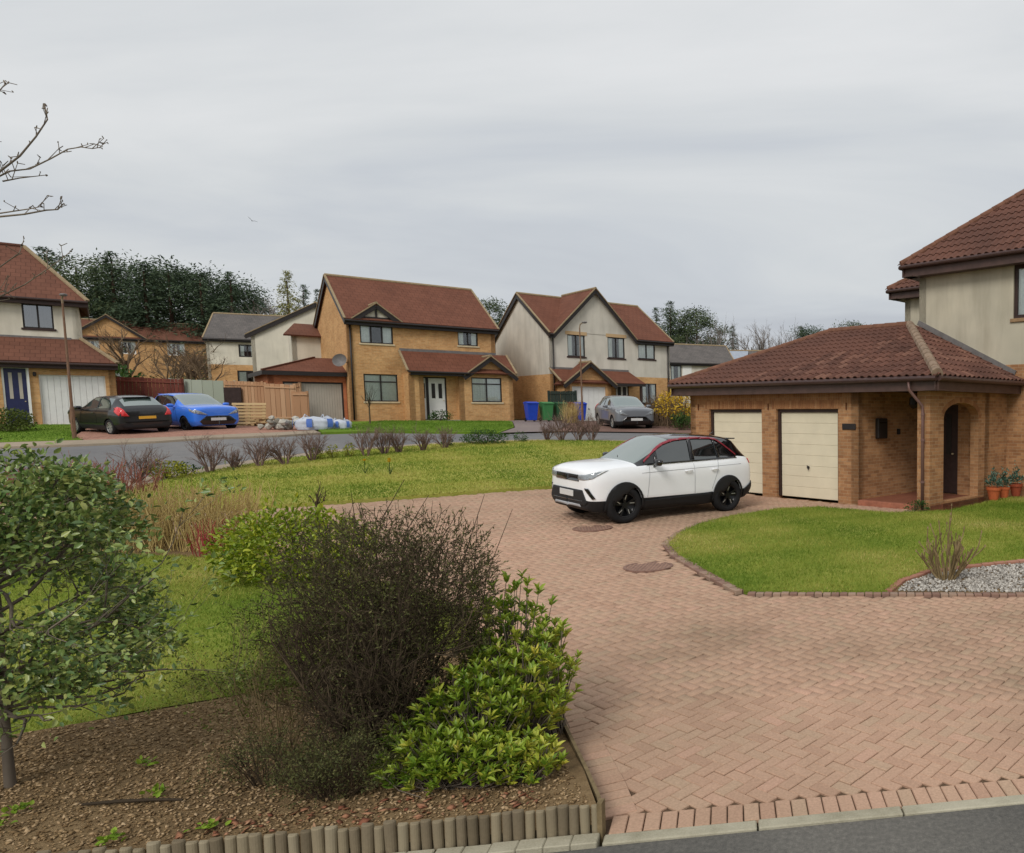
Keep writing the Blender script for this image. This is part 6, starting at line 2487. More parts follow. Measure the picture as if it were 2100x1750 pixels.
# leafy skimmia along the drive -----------------------------------------------
def skimmia():
    root = empty('skimmia_shrub', (0, 0, 0), 0, 'yellowish green skimmia shrub with long leaves beside the drive edge', 'shrub')
    S = Seg()
    blobs = [((-2.72, 5.6, .68), (.42, .34, .68), 230), ((-2.52, 5.2, .46), (.38, .3, .50), 240), ((-2.70, 4.74, .26), (.56, .26, .26), 290), ((-2.24, 4.8, .22), (.24, .22, .2), 90), ((-2.68, 5.0, .46), (.42, .26, .38), 200), ((-3.0, 5.0, .3), (.3, .22, .3), 70), ((-2.42, 5.55, .55), (.24, .25, .5), 120)]
    P, D, Tn = [], [], []
    for c, r, n in blobs:
        c = np.array(c); r = np.array(r)
        for k in range(n):
            q = unit(NR.normal(0, 1, 3) * np.array([1, 1, .8]) + np.array([0, -.15, .35]))
            tip = c + q * r * (.35 + .67 * rnd.random() ** .6)
            b = bedp(c[0] + rnd.gauss(0, .06), c[1] + rnd.gauss(0, .06))
            if tip[2] < b[2] + .06:
                continue
            mid = (np.array(b) * .45 + tip * .55) - np.array([0, 0, .04])
            S.add(b, mid, .004, .0035)
            S.add(mid, tip, .0035, .0025)
            ax = unit(tip - mid + np.array([0, 0, .12]))
            m = rnd.randint(8, 12)
            base_t = np.clip(rnd.gauss(.42 + .35 * max(0, (tip[0] + 2.55) / .6), .16), 0, 1)
            for j in range(m):
                a = j * 2.4 + rnd.random()
                e1 = unit(np.cross(ax, [1, .2, .1])); e2 = np.cross(ax, e1)
                el = rnd.uniform(.45, 1.05)
                d = unit(ax * math.cos(el) + (e1 * math.cos(a) + e2 * math.sin(a)) * math.sin(el))
                P.append(tip - ax * rnd.uniform(0, .05))
                D.append(d)
                Tn.append(np.clip(base_t + rnd.gauss(0, .12), 0, 1))
    P = np.array(P); D = np.array(D); Tn = np.array(Tn)
    S.mesh('stems', m_wood_g, root, 4)
    L = NR.uniform(.042, .08, len(P))
    X, Y, Z = leaf_axes(D, L, L * .32, .35)
    # the leaves that show largest are single pieces
    order = np.argsort(np.hypot(P[:, 0], P[:, 1]) - .25 * P[:, 2])
    me = bpy.data.meshes.new('leaf')
    me.from_pydata(LEAF_V, [], LEAF_F)
    me.materials.append(m_skimmia1)
    for i in order[:220]:
        o = link('leaf', me, root)
        M = Matrix.Identity(4)
        for r_ in range(3):
            M[r_][0], M[r_][1], M[r_][2], M[r_][3] = X[i][r_], Y[i][r_], Z[i][r_], P[i][r_]
        o.matrix_world = M
    rest = order[220:]
    V, F = inst_np(LEAF_V, LEAF_F, P[rest], X[rest], Y[rest], Z[rest])
    np_mesh('foliage', V, F, m_skimmia, root, tint=np.repeat(Tn[rest], len(LEAF_V)))['kind'] = 'stuff'


skimmia()


def leafy_mound(name, label, c, r, n, lsz, lw, mat, wood=m_wood_d, cat='shrub', stems=14, shell=.5, tbias=0.0):
    """rounded bush: leaves through the volume with gaps and lumps"""
    root = empty(name, (0, 0, 0), 0, label, cat)
    c = np.array(c, float); r = np.array(r, float)
    S = Seg()
    gzb = g1(c[0], c[1])
    for k in range(stems):
        q = unit(NR.normal(0, 1, 3) + np.array([0, 0, .5]))
        e = c + q * r * .8
        b = np.array([c[0] + rnd.gauss(0, r[0] * .15), c[1] + rnd.gauss(0, r[1] * .15), gzb - .02])
        m = (b + e) / 2 + NR.normal(0, .04, 3)
        S.add(b, m, .012 * r[0] + .004, .009 * r[0] + .003)
        S.add(m, e, .009 * r[0] + .003, .003)
    S.mesh('stems', wood, root, 4)
    cen = unit(NR.normal(0, 1, (max(10, n // 60), 3))) * (.45 + .55 * NR.random((max(10, n // 60), 1)))
    idx = NR.integers(0, len(cen), n)
    q = cen[idx] + NR.normal(0, .15, (n, 3))
    q2 = unit(NR.normal(0, 1, (n, 3))) * (shell + (1 - shell) * NR.random((n, 1)) ** .5)
    w = NR.random(n) < .55
    q[w] = q2[w]
    P = c + q * r
    P = P[P[:, 2] > gzb + .03]
    D = unit((P - c) / r * .7 + NR.normal(0, .6, P.shape))
    L = NR.uniform(.7, 1.3, len(P)) * lsz
    t = np.clip(NR.normal(.45, .22, len(P)) + tbias, 0, 1)
    leaves('foliage', P, D, L, L * lw, mat, root, .9, t)
    return root


leafy_mound('laurel_bush', 'rounded yellow-green evergreen bush behind the dark twiggy shrub', (-7.95, 10.35, .66), (1.05, .75, .58), 5200, .075, .42, m_laurel, tbias=.18)


# upright coloured stems --------------------------------------------------------
def stem_clump(name, label, x0, x1, y0, y1, h, n, mat, r=.005, lean=.25, cat='shrub', twig=2, zf=None):
    root = empty(name, (0, 0, 0), 0, label, cat)
    S = Seg()
    for k in range(n):
        x, y = rnd.uniform(x0, x1), rnd.uniform(y0, y1)
        b = Vector(pz(x, y, -.02))
        d = Vector((rnd.gauss(0, lean), rnd.gauss(0, lean), 1)).normalized()
        hh = h * rnd.uniform(.55, 1.1)
        m = b + d * hh * .5
        d2 = (d + rv(.12)).normalized()
        e = m + d2 * hh * .5
        S.add(b, m, r, r * .75)
        S.add(m, e, r * .75, r * .4)
        for j in range(twig):
            t = rnd.uniform(.3, .9)
            s = b.lerp(m, t * 2) if t < .5 else m.lerp(e, t * 2 - 1)
            S.add(s, s + (d + rv(.45)).normalized() * hh * rnd.uniform(.15, .35), r * .5, r * .3)
    S.mesh('stems', mat, root, 3)
    return root


stem_clump('dogwood_clump', 'wide clump of straw-yellow bare stems beyond the near lawn', -13.2, -10.05, 11.75, 12.55, 1.02, 760, m_wood_y, .009, .2)
stem_clump('dogwood_clump', 'small tuft of red bare stems beside the straw-yellow clump', -10.35, -9.95, 11.45, 11.7, .6, 34, m_wood_r, .008, .3)
stem_clump('bare_shrub', 'low brown bare shrubs at the far end of the straw-yellow stems', -13.6, -12.3, 12.3, 13.0, .6, 120, m_wood_m, .005, .3)
stem_clump('bare_shrub', 'reddish brown bare bush at the left corner of the far lawn', -19.2, -16.6, 15.6, 17.8, .85, 420, m_wood_rb, .011, .3)


def pruned(x, y, h, w, label, mat=m_wood_m, n=16, group='bare pruned shrubs along the far lawn'):
    root = empty('pruned_shrub', (0, 0, 0), 0, label, 'shrub', group)
    S = Seg()
    b = Vector(pz(x, y, .05))
    for k in range(n):
        a = rnd.uniform(0, 2 * PI)
        s = rnd.random() ** .6
        d = Vector((math.cos(a) * s * w / h, math.sin(a) * s * w / h, 1))
        grow(S, b + Vector((math.cos(a), math.sin(a), 0)) * .06, d, h * rnd.uniform(.42, .58), .017, 3, .13, .05, (4, 3, 3), .55, .55, 3, .6)
    S.mesh('branches', mat, root, 3)


_ord = ['first', 'second', 'third', 'fourth', 'fifth', 'sixth', 'seventh', 'eighth', 'ninth', 'tenth', 'eleventh', 'twelfth', 'thirteenth', 'fourteenth', 'fifteenth', 'sixteenth', 'seventeenth', 'eighteenth']
_pr = [(-18.45, 19.0, .95, .75), (-17.95, 20.55, 1.05, .5), (-17.97, 21.4, .6, .35), (-17.55, 21.75, .9, .5), (-17.1, 22.15, .85, .5), (-16.9, 22.95, .9, .42), (-15.95, 24.0, 1.0, .55), (-15.65, 24.45, .85, .35),
       (-15.4, 24.8, .8, .35), (-14.9, 25.3, .8, .45), (-14.5, 25.9, .75, .5), (-12.0, 28.3, .7, .45), (-11.4, 28.15, 1.1, .6), (-10.85, 28.35, .95, .55), (-10.4, 28.4, .9, .55)]
for i, (x, y, h, w) in enumerate(_pr):
    pruned(x, y, h * 1.2, w * 1.15, '%s bare pruned shrub from the left in the row along the far lawn' % _ord[i])

leafy_mound('box_bush', 'low dark green clipped bush in the row of bare shrubs beyond the far lawn', (-13.7, 27.05, 1.6), (.85, .4, .28), 1500, .06, .5, m_box)
leafy_mound('box_bush', 'small dark green bush left of the low clipped bush', (-14.75, 26.5, 1.45), (.2, .2, .2), 300, .05, .5, m_box)
leafy_mound('box_bush', 'tiny brownish green bush right of the low clipped bush', (-12.75, 27.75, 1.6), (.25, .25, .25), 320, .05, .5, m_box)
for i, (x, y) in enumerate([(-16.95, 23.2), (-16.7, 23.55), (-16.35, 23.8)]):
    leafy_mound('golden_shrub', '%s of the three small yellow-green bushes by the far lawn edge' % ['leftmost', 'middle', 'rightmost'][i], (x, y, g1(x, y) + .24), (.17, .17, .24), 260, .05, .5, m_ygreen)
leafy_mound('golden_shrub', 'spreading yellow-green bush at the left corner of the far lawn edge', (-18.2, 19.6, 1.02), (.5, .4, .26), 800, .06, .5, m_ygreen)
leafy_mound('golden_shrub', 'small olive bush beside the spreading yellow-green bush', (-18.2, 20.1, 1.02), (.3, .2, .2), 260, .05, .5, m_box)
leafy_mound('garden_bush', 'rounded evergreen bush on the grass before the left house', (-33.0, 29.1, 2.2), (.8, .6, .48), 1700, .09, .5, m_smallgreen)
leafy_mound('garden_bush', 'small dark bush against the wall of the orange brick house', (-22.2, 39.4, 2.3), (.6, .4, .35), 600, .08, .5, m_box)
leafy_mound('garden_bush', 'low green tuft at the foot of the brown downpipe', (1.05, 15.95, .5), (.28, .18, .16), 420, .05, .35, m_box)


def daffodils():
    root = empty('daffodil_clump', (0, 0, 0), 0, 'three yellow daffodils in the middle of the far lawn', 'flowers')
    for (x, y) in ((-13.75, 20.6), (-13.2, 20.8), (-12.95, 20.4)):
        z = g1(x, y) + .07
        b = MB()
        for k in range(7):
            a = rnd.uniform(0, 2 * PI)
            b.face([(x, y, z), (x + .012, y, z), (x + .12 * math.cos(a), y + .12 * math.sin(a), z + rnd.uniform(.2, .3))])
        b.tube([(x, y, z), (x, y, z + .34)], .008, 4)
        b.build('leaves', m_box, root, fixn=False)
        f = MB()
        f.lathe([(.02, 0), (.035, .03), (.045, .06)], (x, y, z + .34), 8, cap=False)
        for k in range(6):
            a = k * PI / 3
            f.face([(x, y, z + .35), (x + .075 * math.cos(a - .3), y + .075 * math.sin(a - .3), z + .36), (x + .11 * math.cos(a), y + .11 * math.sin(a), z + .37), (x + .075 * math.cos(a + .3), y + .075 * math.sin(a + .3), z + .36)])
        f.build('flower', m_forsythia, root, fixn=False)


daffodils()


def pruned_bush():
    root = empty('pruned_bush', (0, 0, 0), 0, 'thick-stemmed pruned bush standing in the white gravel', 'shrub')
    S = Seg()
    b = Vector(pz(1.08, 10.25, .02))
    for k in range(22):
        a = rnd.uniform(0, 2 * PI)
        s = rnd.random() ** .5
        d = Vector((math.cos(a) * 1.0 * s + .08, math.sin(a) * .6 * s, 1))
        grow(S, b + Vector((math.cos(a) * .1, math.sin(a) * .07, 0)), d, rnd.uniform(.34, .6), .017, 1, .1, .1, (2,), .5, .45, 4, .75)
    for k in range(3):
        grow(S, b, Vector((-.1 + .05 * k, 0, 1)), .85, .014, 1, .06, .1, (2,), .4, .3, 5, .6)
    T = list(S.tips)
    for t in T:
        p = Vector(t)
        S.add(p - Vector((0, 0, .012)), p + Vector((0, 0, .02)), .013, .008)
    S.mesh('stems', m_wood_o, root, 6)


pruned_bush()


# forsythia, hedge and tuft by the rendered house
def forsythia():
    root = leafy_mound('forsythia_bush', 'yellow flowering forsythia bush behind the garage corner', (-8.75, 35.6, 2.85), (1.15, .9, .75), 1500, .11, .5, m_forsythia, m_brownwood, 'shrub', 30)
    S = Seg()
    for k in range(60):
        b = Vector((-8.75 + rnd.gauss(0, .35), 35.6 + rnd.gauss(0, .3), g1(-8.75, 35.6)))
        e = b + Vector((rnd.gauss(0, .5), rnd.gauss(0, .3), rnd.uniform(1.0, 1.7)))
        S.add(b, e, .014, .008)
    S.mesh('canes', m_brownwood, root, 3)


forsythia()
stem_clump('brown_hedge', 'brown leafless hedge between the grey car and the forsythia', -10.6, -9.1, 36.6, 37.6, 1.5, 420, m_brownwood, .016, .12, 'hedge')
low_shrub('garden_bush', 'green low shrub under the forsythia beside the garage corner', -8.4, 34.3, .6, .5, .9, 22, m_brownwood, m_box, 900, .09, 2, .7, .05, .9, .012)
stem_clump('grass_tuft', 'tall straw-coloured grass tuft left of the white garage door', -15.6, -14.9, 38.6, 39.3, 1.15, 160, m_wood_y, .012, .2, 'grass')


# bare street tree whose branches enter at the left -------------------------------
TWIGS = [[(-10.46, 8.6, 4.57), (-9.99, 8.65, 4.9), (-9.69, 8.7, 5.23), (-9.51, 8.75, 5.41), (-9.36, 8.8, 5.64), (-9.27, 8.85, 5.84), (-9.34, 8.9, 6.03)],
         [(-9.84, 8.72, 5.13), (-9.66, 8.77, 5.25), (-9.49, 8.82, 5.29), (-9.29, 8.87, 5.42), (-9.14, 8.92, 5.54), (-9.04, 8.97, 5.58), (-8.96, 9.02, 5.58), (-8.92, 9.07, 5.61), (-8.92, 9.12, 5.67)],
         [(-9.83, 8.84, 5.16), (-9.69, 8.89, 5.21), (-9.43, 8.94, 5.26)], [(-10.61, 8.96, 4.66), (-10.2, 9.01, 4.8), (-9.86, 9.06, 4.85), (-9.65, 9.11, 4.91), (-9.57, 9.16, 4.93), (-9.55, 9.21, 5.01)],
         [(-10.28, 9.08, 4.85), (-9.87, 9.13, 4.93), (-9.78, 9.18, 4.97)], [(-10.51, 9.2, 6.22), (-10.22, 9.25, 6.32), (-10.2, 9.3, 6.42)], [(-10.52, 9.32, 6.41), (-10.31, 9.37, 6.35)],
         [(-11.04, 9.44, 3.78), (-10.72, 9.49, 3.97), (-10.46, 9.54, 4.12), (-10.29, 9.59, 4.27), (-10.08, 9.64, 4.45), (-10.0, 9.69, 4.56)], [(-11.14, 9.56, 4.21), (-10.82, 9.61, 4.35), (-10.62, 9.66, 4.53), (-10.63, 9.71, 4.63)],
         [(-10.79, 9.68, 5.53), (-10.87, 9.73, 5.79), (-10.92, 9.78, 5.92)], [(-11.33, 9.92, 4.06), (-11.19, 9.97, 4.11), (-11.13, 10.02, 4.03)]]


def street_tree():
    root = empty('bare_tree', (0, 0, 0), 0, 'leafless tree whose knobbly branches reach in at the upper left', 'tree')
    S = Seg()
    t0 = Vector(pz(-12.1, 9.3, -.1))
    pts = [t0, t0 + Vector((.03, 0, 1.2)), t0 + Vector((.1, -.05, 2.4)), t0 + Vector((.2, -.1, 3.6)), t0 + Vector((.35, -.1, 5.0)), t0 + Vector((.5, 0, 6.6))]
    for a, b, r0, r1 in zip(pts[:-1], pts[1:], (.13, .11, .1, .08, .05), (.11, .1, .08, .05, .02)):
        S.add(a, b, r0, r1)
    S.mesh('trunk', m_wood_g, root, 10)
    S = Seg()
    for k, tw in enumerate(TWIGS):
        P = [Vector(p) for p in tw]
        r = .014 if k in (0, 3) else .0095
        s = P[0]
        if k not in (1, 2, 4):
            zt = min(5.5, max(2.2, s.z - .9))
            q = t0 + Vector((.2, -.08, zt))
            S.add(q, (q + s) / 2 + Vector((0, 0, -.05)), r * 2, r * 1.5)
            S.add((q + s) / 2 + Vector((0, 0, -.05)), s, r * 1.5, r)
        n = len(P) - 1
        for i in range(n):
            ra, rb = r * (1 - .6 * i / n), r * (1 - .6 * (i + 1) / n)
            S.add(P[i], P[i + 1], ra, rb)
            for j in range(2):
                b = P[i].lerp(P[i + 1], rnd.random())
                d = (P[i + 1] - P[i]).normalized()
                e = b + (d * .4 + rv(.5) + Vector((0, 0, .7))).normalized() * rnd.uniform(.05, .2)
                S.add(b, e, .0045, .003)
                S.add(e, e + rv(.012) + Vector((0, 0, .012)), .007, .004)
                if rnd.random() < .5:
                    S.add(e, e + (d + rv(.6)).normalized() * .07, .005, .004)
        e = P[-1]
        S.add(e, e + rv(.02), .012, .006)
    for k in range(26):          # crown outside the picture
        a = rnd.uniform(PI * .6, PI * 1.75)
        q = pts[3].lerp(pts[5], rnd.random())
        grow(S, q, Vector((math.cos(a), math.sin(a), .5)), rnd.uniform(1.0, 1.8), .025, 3, .15, .06, (3, 3, 3), .6, .55, 4, .6)
    S.mesh('branches', m_wood_g, root, 5)


street_tree()


# sapling in front of the brick house
def sapling(x, y, h, label):
    root = empty('sapling', (0, 0, 0), 0, label, 'tree')
    S = Seg()
    b = Vector(pz(x, y))
    S.add(b, b + Vector((0, 0, h * .6)), .035, .028)
    S.mesh('trunk', m_wood_d, root, 6)
    S = Seg()
    for k in range(9):
        grow(S, b + Vector((0, 0, h * rnd.uniform(.3, .6))), Vector((rnd.gauss(0, .35), rnd.gauss(0, .35), 1)), h * .35, .014, 1, .1, .1, (3,), .5, .5, 3, .5)
    S.mesh('branches', m_wood_d, root, 4)


sapling(-23.0, 35.0, 2.0, 'thin bare sapling on the grass before the orange brick house')
sapling(-10.2, 13.9, .8, 'thin upright bare sapling by the near edge of the far lawn')


# ------------------------------------------------------------------ trees beyond the houses
def conifer_mesh(kind, seed):
    r = np.random.default_rng(seed)
    P, D, L = [], [], []
    H = 1.0
    if kind == 'spruce':
        lv = 46
        for i in range(lv):
            z = .12 + .86 * i / (lv - 1) + r.normal(0, .006)
            rad = (1 - z) ** .8 * .27 * r.uniform(.75, 1.15) + .012
            nb = int(8 * (1 - z) + 3)
            for k in range(nb):
                a = r.uniform(0, 2 * PI)
                rr = rad * r.uniform(.7, 1.1)
                m = 20
                for j in range(m):
                    t = (j + .6) / m
                    P.append((math.cos(a) * rr * t + r.normal(0, .008), math.sin(a) * rr * t + r.normal(0, .008), z - .07 * t * t * (1 - z) - .03 * r.random()))
                    D.append((math.cos(a) + r.normal(0, .5), math.sin(a) + r.normal(0, .5), -.25 + r.normal(0, .35)))
                    L.append(r.uniform(.012, .024) * (1.15 - z * .45))
    else:
        ncl = 54
        for i in range(ncl):
            z = r.uniform(.32, .97)
            rad = .27 * math.sqrt(max(.03, 1 - ((z - .58) / .44) ** 2)) * r.uniform(.35, 1.0)
            a = r.uniform(0, 2 * PI)
            c = np.array([math.cos(a) * rad, math.sin(a) * rad, z])
            s = np.array([.075, .075, .05]) * r.uniform(.7, 1.2)
            m = 190
            q = r.normal(0, .6, (m, 3)) * s
            for w in q:
                P.append(c + w)
                D.append(w / s + r.normal(0, .6, 3))
                L.append(r.uniform(.011, .021))
    P = np.array(P); D = unit(np.array(D)); L = np.array(L)
    X = D * L[:, None]
    up = r.normal(0, .8, D.shape) + np.array([0, 0, 1.])
    Z = unit(up - (up * D).sum(-1, keepdims=True) * D)
    Y = np.cross(Z, D) * (L * .5)[:, None]
    V0 = [(-.3, 0, 0), (.3, -.5, 0), (1, 0, -.1), (.3, .5, 0)]
    return inst_np(V0, [(0, 1, 2, 3)], P, X, Y, Z * L[:, None]) + (np.repeat(r.random(len(P)), 4),)


def tree_proto(kind, seed, mat, hh):
    V, F, t = conifer_mesh(kind, seed)
    o = np_mesh('crown', V, F, mat, None, tint=t)
    me = o.data
    bpy.data.objects.remove(o)
    b = MB()
    b.tube([(0, 0, -.12), (0, 0, .3), (0, 0, .9)], [.018, .014, .004], 6)
    tr = b.build('trunk', m_bark_c)
    m2 = tr.data
    bpy.data.objects.remove(tr)
    return me, m2


_proto = {'spruce': [tree_proto('spruce', 3, m_conifer, 1), tree_proto('spruce', 4, m_conifer, 1)], 'pine': [tree_proto('pine', 5, m_pine, 1), tree_proto('pine', 6, m_pine, 1), tree_proto('pine', 9, m_conifer, 1)],
          'larch': [tree_proto('spruce', 8, m_larch, 1)]}


def conifer(x, y, h, kind, label, group, wide=1.0):
    z = g1(x, y)
    root = empty({'spruce': 'spruce_tree', 'pine': 'pine_tree', 'larch': 'larch_tree'}[kind], (x, y, z - .4), rnd.uniform(0, 6), label, 'tree', group)
    a, b = rnd.choice(_proto[kind])
    c = link('crown', a, root)
    t = link('trunk', b, root)
    for o in (c, t):
        o.scale = (h * wide, h * wide, h + .4)


_belt = [(-93.9, 88, 15.3), (-86.0, 82, 14.6), (-92.5, 90, 14.4), (-86.3, 86, 14.3), (-82.4, 84, 14.8), (-84.2, 88, 14.7), (-77.1, 82, 13.9), (-85.3, 92, 14.7), (-77.2, 85, 13.7),
         (-79.8, 90, 14.1), (-72.9, 84, 13.1), (-74.5, 88, 13.7), (-69.6, 84, 13.0), (-73.0, 90, 12.6), (-68.8, 86, 10.8)]
_belt.sort(key=lambda t: t[0] / t[1])
for i, (x, y, h) in enumerate(_belt):
    h *= (.98, .86, .96, .88)[i % 4]
    conifer(x, y, h, 'pine' if i in (1, 2, 5, 8, 9, 11, 13) else 'spruce', '%s dark conifer from the left in the wood behind the left house' % _ord[i], 'conifers in the wood at upper left', 1.35)
_rt = [(-69.8, 95, 11.6, 'spruce', 'dark spruce just left of the orange brick house roof', 1.1), (-71.5, 100, 11.1, 'spruce', 'narrow spruce touching the left gable of the orange brick house', 1.0),
       (-44.4, 90, 10.3, 'pine', 'dark pine seen in the gap between the orange and rendered houses', 1.2), (-46.2, 96, 9.6, 'spruce', 'small conifer in the gap left of the rendered house roof', 1.0),
       (-30.4, 110, 11.6, 'spruce', 'pointed spruce touching the right roof edge of the rendered house', 1.0), (-27.1, 105, 12.5, 'spruce', 'tallest pointed spruce right of the rendered house', 1.1),
       (-25.9, 108, 11.2, 'pine', 'broad dark pine beside the tallest spruce', 1.5), (-23.7, 106, 10.8, 'pine', 'rounded dark pine right of the tallest spruce', 1.4),
       (-20.9, 118, 9.9, 'spruce', 'lone slim spruce among the far bare trees', 1.0), (-10.1, 115, 10.4, 'spruce', 'left of two dark spruces above the garage roof', 1.2), (-8.6, 112, 10.1, 'pine', 'right of two dark conifers above the garage roof', 1.1),
       (-6.9, 120, 8.9, 'spruce', 'thin spruce tip above the garage roof', .7), (-2.9, 118, 11.1, 'pine', 'broad pine top above the garage ridge', 1.4), (-.8, 120, 10.8, 'pine', 'rightmost pine top above the garage ridge', 1.3),
       (-58.9, 78, 12.8, 'larch', 'pale yellow-green tree between the wood and the orange brick house', 1.0)]
for x, y, h, k, lb, wd in _rt:
    conifer(x, y, h, k, lb, 'trees beyond the houses', wd)


def far_bare_proto(seed, mat):
    global rnd
    keep = rnd
    rnd = random.Random(seed)
    S = Seg()
    S.add((0, 0, -.1), (0, 0, .25), .024, .02)
    for k in range(9):
        a = rnd.uniform(0, 2 * PI)
        grow(S, (0, 0, rnd.uniform(.15, .35)), Vector((math.cos(a) * .5, math.sin(a) * .5, 1)), rnd.uniform(.3, .4), .013, 4, .13, .08, (3, 3, 3, 3), .55, .58, 3, .6)
    o = S.mesh('crown', mat, None, 3)
    me = o.data
    bpy.data.objects.remove(o)
    rnd = keep
    return me


_fb = [far_bare_proto(21, m_fartwig), far_bare_proto(22, m_fartwig)]
_bb = [far_bare_proto(23, m_brownwood), far_bare_proto(24, m_brownwood)]
_trm = MB().tube([(0, 0, -.1), (0, 0, .2), (0, 0, .4)], [.022, .018, .01], 6).build('trunk', m_bark_c)
_trme = _trm.data
bpy.data.objects.remove(_trm)


def far_bare(x, y, h, label, meshes, wide=1.0, group='leafless trees beyond the houses'):
    root = empty('leafless_tree', (x, y, g1(x, y)), rnd.uniform(0, 6), label, 'tree', group)
    c = link('crown', rnd.choice(meshes), root)
    t = link('trunk', _trme, root)
    for o in (c, t):
        o.scale = (h * wide, h * wide, h * 1.02)


far_bare(-62.6, 80, 11.0, 'pale leafless tree left of the yellow-green larch', _fb)
far_bare(-64.6, 84, 10.3, 'faint leafless tree behind the yellow-green larch', _fb)
far_bare(-56.6, 62, 5.4, 'brown leafless tree before the far brick house', _bb, 1.3)
far_bare(-58.5, 66, 7.0, 'taller brown leafless tree before the dark wood', _bb, 1.3)
far_bare(-52.2, 60, 5.2, 'brown leafless tree left of the white grey-roofed house', _bb, 1.2)
far_bare(-72.0, 74, 8.0, 'brown leafless tree behind the far brick house', _bb, 1.2)
for i, (x, y, h) in enumerate([(-20.7, 100, 9.8), (-19.9, 104, 9.7), (-17.5, 110, 10.1), (-16.0, 112, 10.6), (-13.7, 108, 10.1), (-12.5, 112, 10.4), (-11.4, 115, 9.8), (-9.4, 118, 9.4), (-7.6, 114, 8.6), (-5.6, 116, 9.2), (-4.4, 112, 8.8)]):
    far_bare(x, y, h, '%s of the far bare trees from the left above the garage roof' % _ord[i], _fb)
# scrub on the bank behind the fence
for i, (x, y, r_, h, lb) in enumerate([(-44, 50, 2.2, 2.2, 'brown scrub bush on the bank behind the pale green fence'), (-40, 49, 1.8, 1.6, 'olive scrub bush on the bank above the tan fence'), (-49, 54, 2.4, 2.4, 'brown scrub bush in front of the far brick house')]):
    low_shrub('scrub_bush', lb, x, y, r_, r_ * .7, h, 60, m_brownwood, m_smallgreen if i == 1 else m_heath, 1800 if i == 1 else 700, .16, 3, .7, .03, 1.0, .03)
leafy_mound('hedge_bush', 'dark green hedge bush behind the corner of the left house roof', (-46, 46, 3.9), (2.0, 1.5, 1.7), 1500, .25, .5, m_box, m_brownwood)
# ------------------------------------------------------------------ houses further back
def rear_houses():
    def zset(h, z):
        h.root.location.z = z
    h = back_house('far_brick_house', (-80.5, 76), .62, 11.5, 8, 5.0, 7.0, m_brick_o, m_tile_brown, 'far brick house with front gable below the dark wood',
                   [(1.6, 2.9, 3.3, 4.6, 2), (4.3, 5.6, 3.3, 4.6, 2), (8.0, 9.4, 3.3, 4.6, 2), (2.0, 4.4, .3, 2.3, 2)], (3.6, 2.7, 7.2, m_brick_o), frame=m_white)
    zset(h, 5.2)
    h.wall((.8, -2.2), (3.6, -2.2), -1.5, 2.3, m_brick_o)
    h.front_gable(2.2, 1.7, -2.2, 0, 2.3, 3.3, m_tile_brown, .2, .2)
    garage_door(h, (.8, -2.2), (3.6, -2.2), .4, 2.4, 0, 2.0, m_white, 5, True, -.02, None, False)
    h = back_house('far_white_house', (-57.6, 66.5), .50, 10, 7.5, 5.0, 7.4, m_render_l, m_tile_grey, 'white house with dark grey roof behind the timber fence',
                   [(2.2, 3.4, 3.3, 4.4, 2), (2.0, 4.0, 1.0, 2.1, 3)], None, (2.6, m_brick_o))
    zset(h, 4.1)
    h = back_house('gable_house', (-36.0, 56.5), 2.06, 9, 7.6, 5.0, 7.3, m_render_l, m_tile_grey, 'cream gable-ended house behind the brick garage')
    zset(h, 3.0)
    h = back_house('far_grey_house', (-20.2, 76), .45, 7, 7, 4.6, 6.6, m_render_w, m_tile_grey, 'grey-roofed house right of the rendered house',
                   [(.5, 1.6, 2.6, 4.2, 1)])
    zset(h, 3.0)
    b = MB().box(1.7, 2.6, -.06, 0, 2.6, 4.2).build('panel', m_white, h.root)
    h = back_house('far_long_house', (-16.8, 84), .1, 16, 8, 3.4, 6.2, m_render_w, m_tile_grey, 'long low grey-brown roof seen over the garage roof')
    zset(h, 3.4)
    h.slab([(.6, .2, 4.05), (3.4, .2, 4.05), (3.4, 3.4, 6.1), (.6, 3.4, 6.1)], m_slate, .03, name='roof_panel')


m_slate = plain('pale_slate', lin(150, 158, 170), .35, .5, 0, .1, 3)
rear_houses()

# ------------------------------------------------------------------ fences
m_fence_red = tinted('fence_red_brown', [lin(92, 50, 42), lin(114, 62, 52), lin(130, 76, 64)], .8, .25, 'rand', 8)
m_fence_tan = tinted('fence_tan', [lin(164, 124, 92), lin(182, 142, 108), lin(196, 160, 126)], .8, .25, 'rand', 8)
m_fence_sage = tinted('fence_sage', [lin(150, 158, 142), lin(164, 172, 156), lin(174, 180, 166)], .7, .3, 'rand', 4)
m_gate = tinted('gate_dark_green', [lin(30, 42, 36), lin(40, 54, 46)], .6, .35, 'rand', 6)


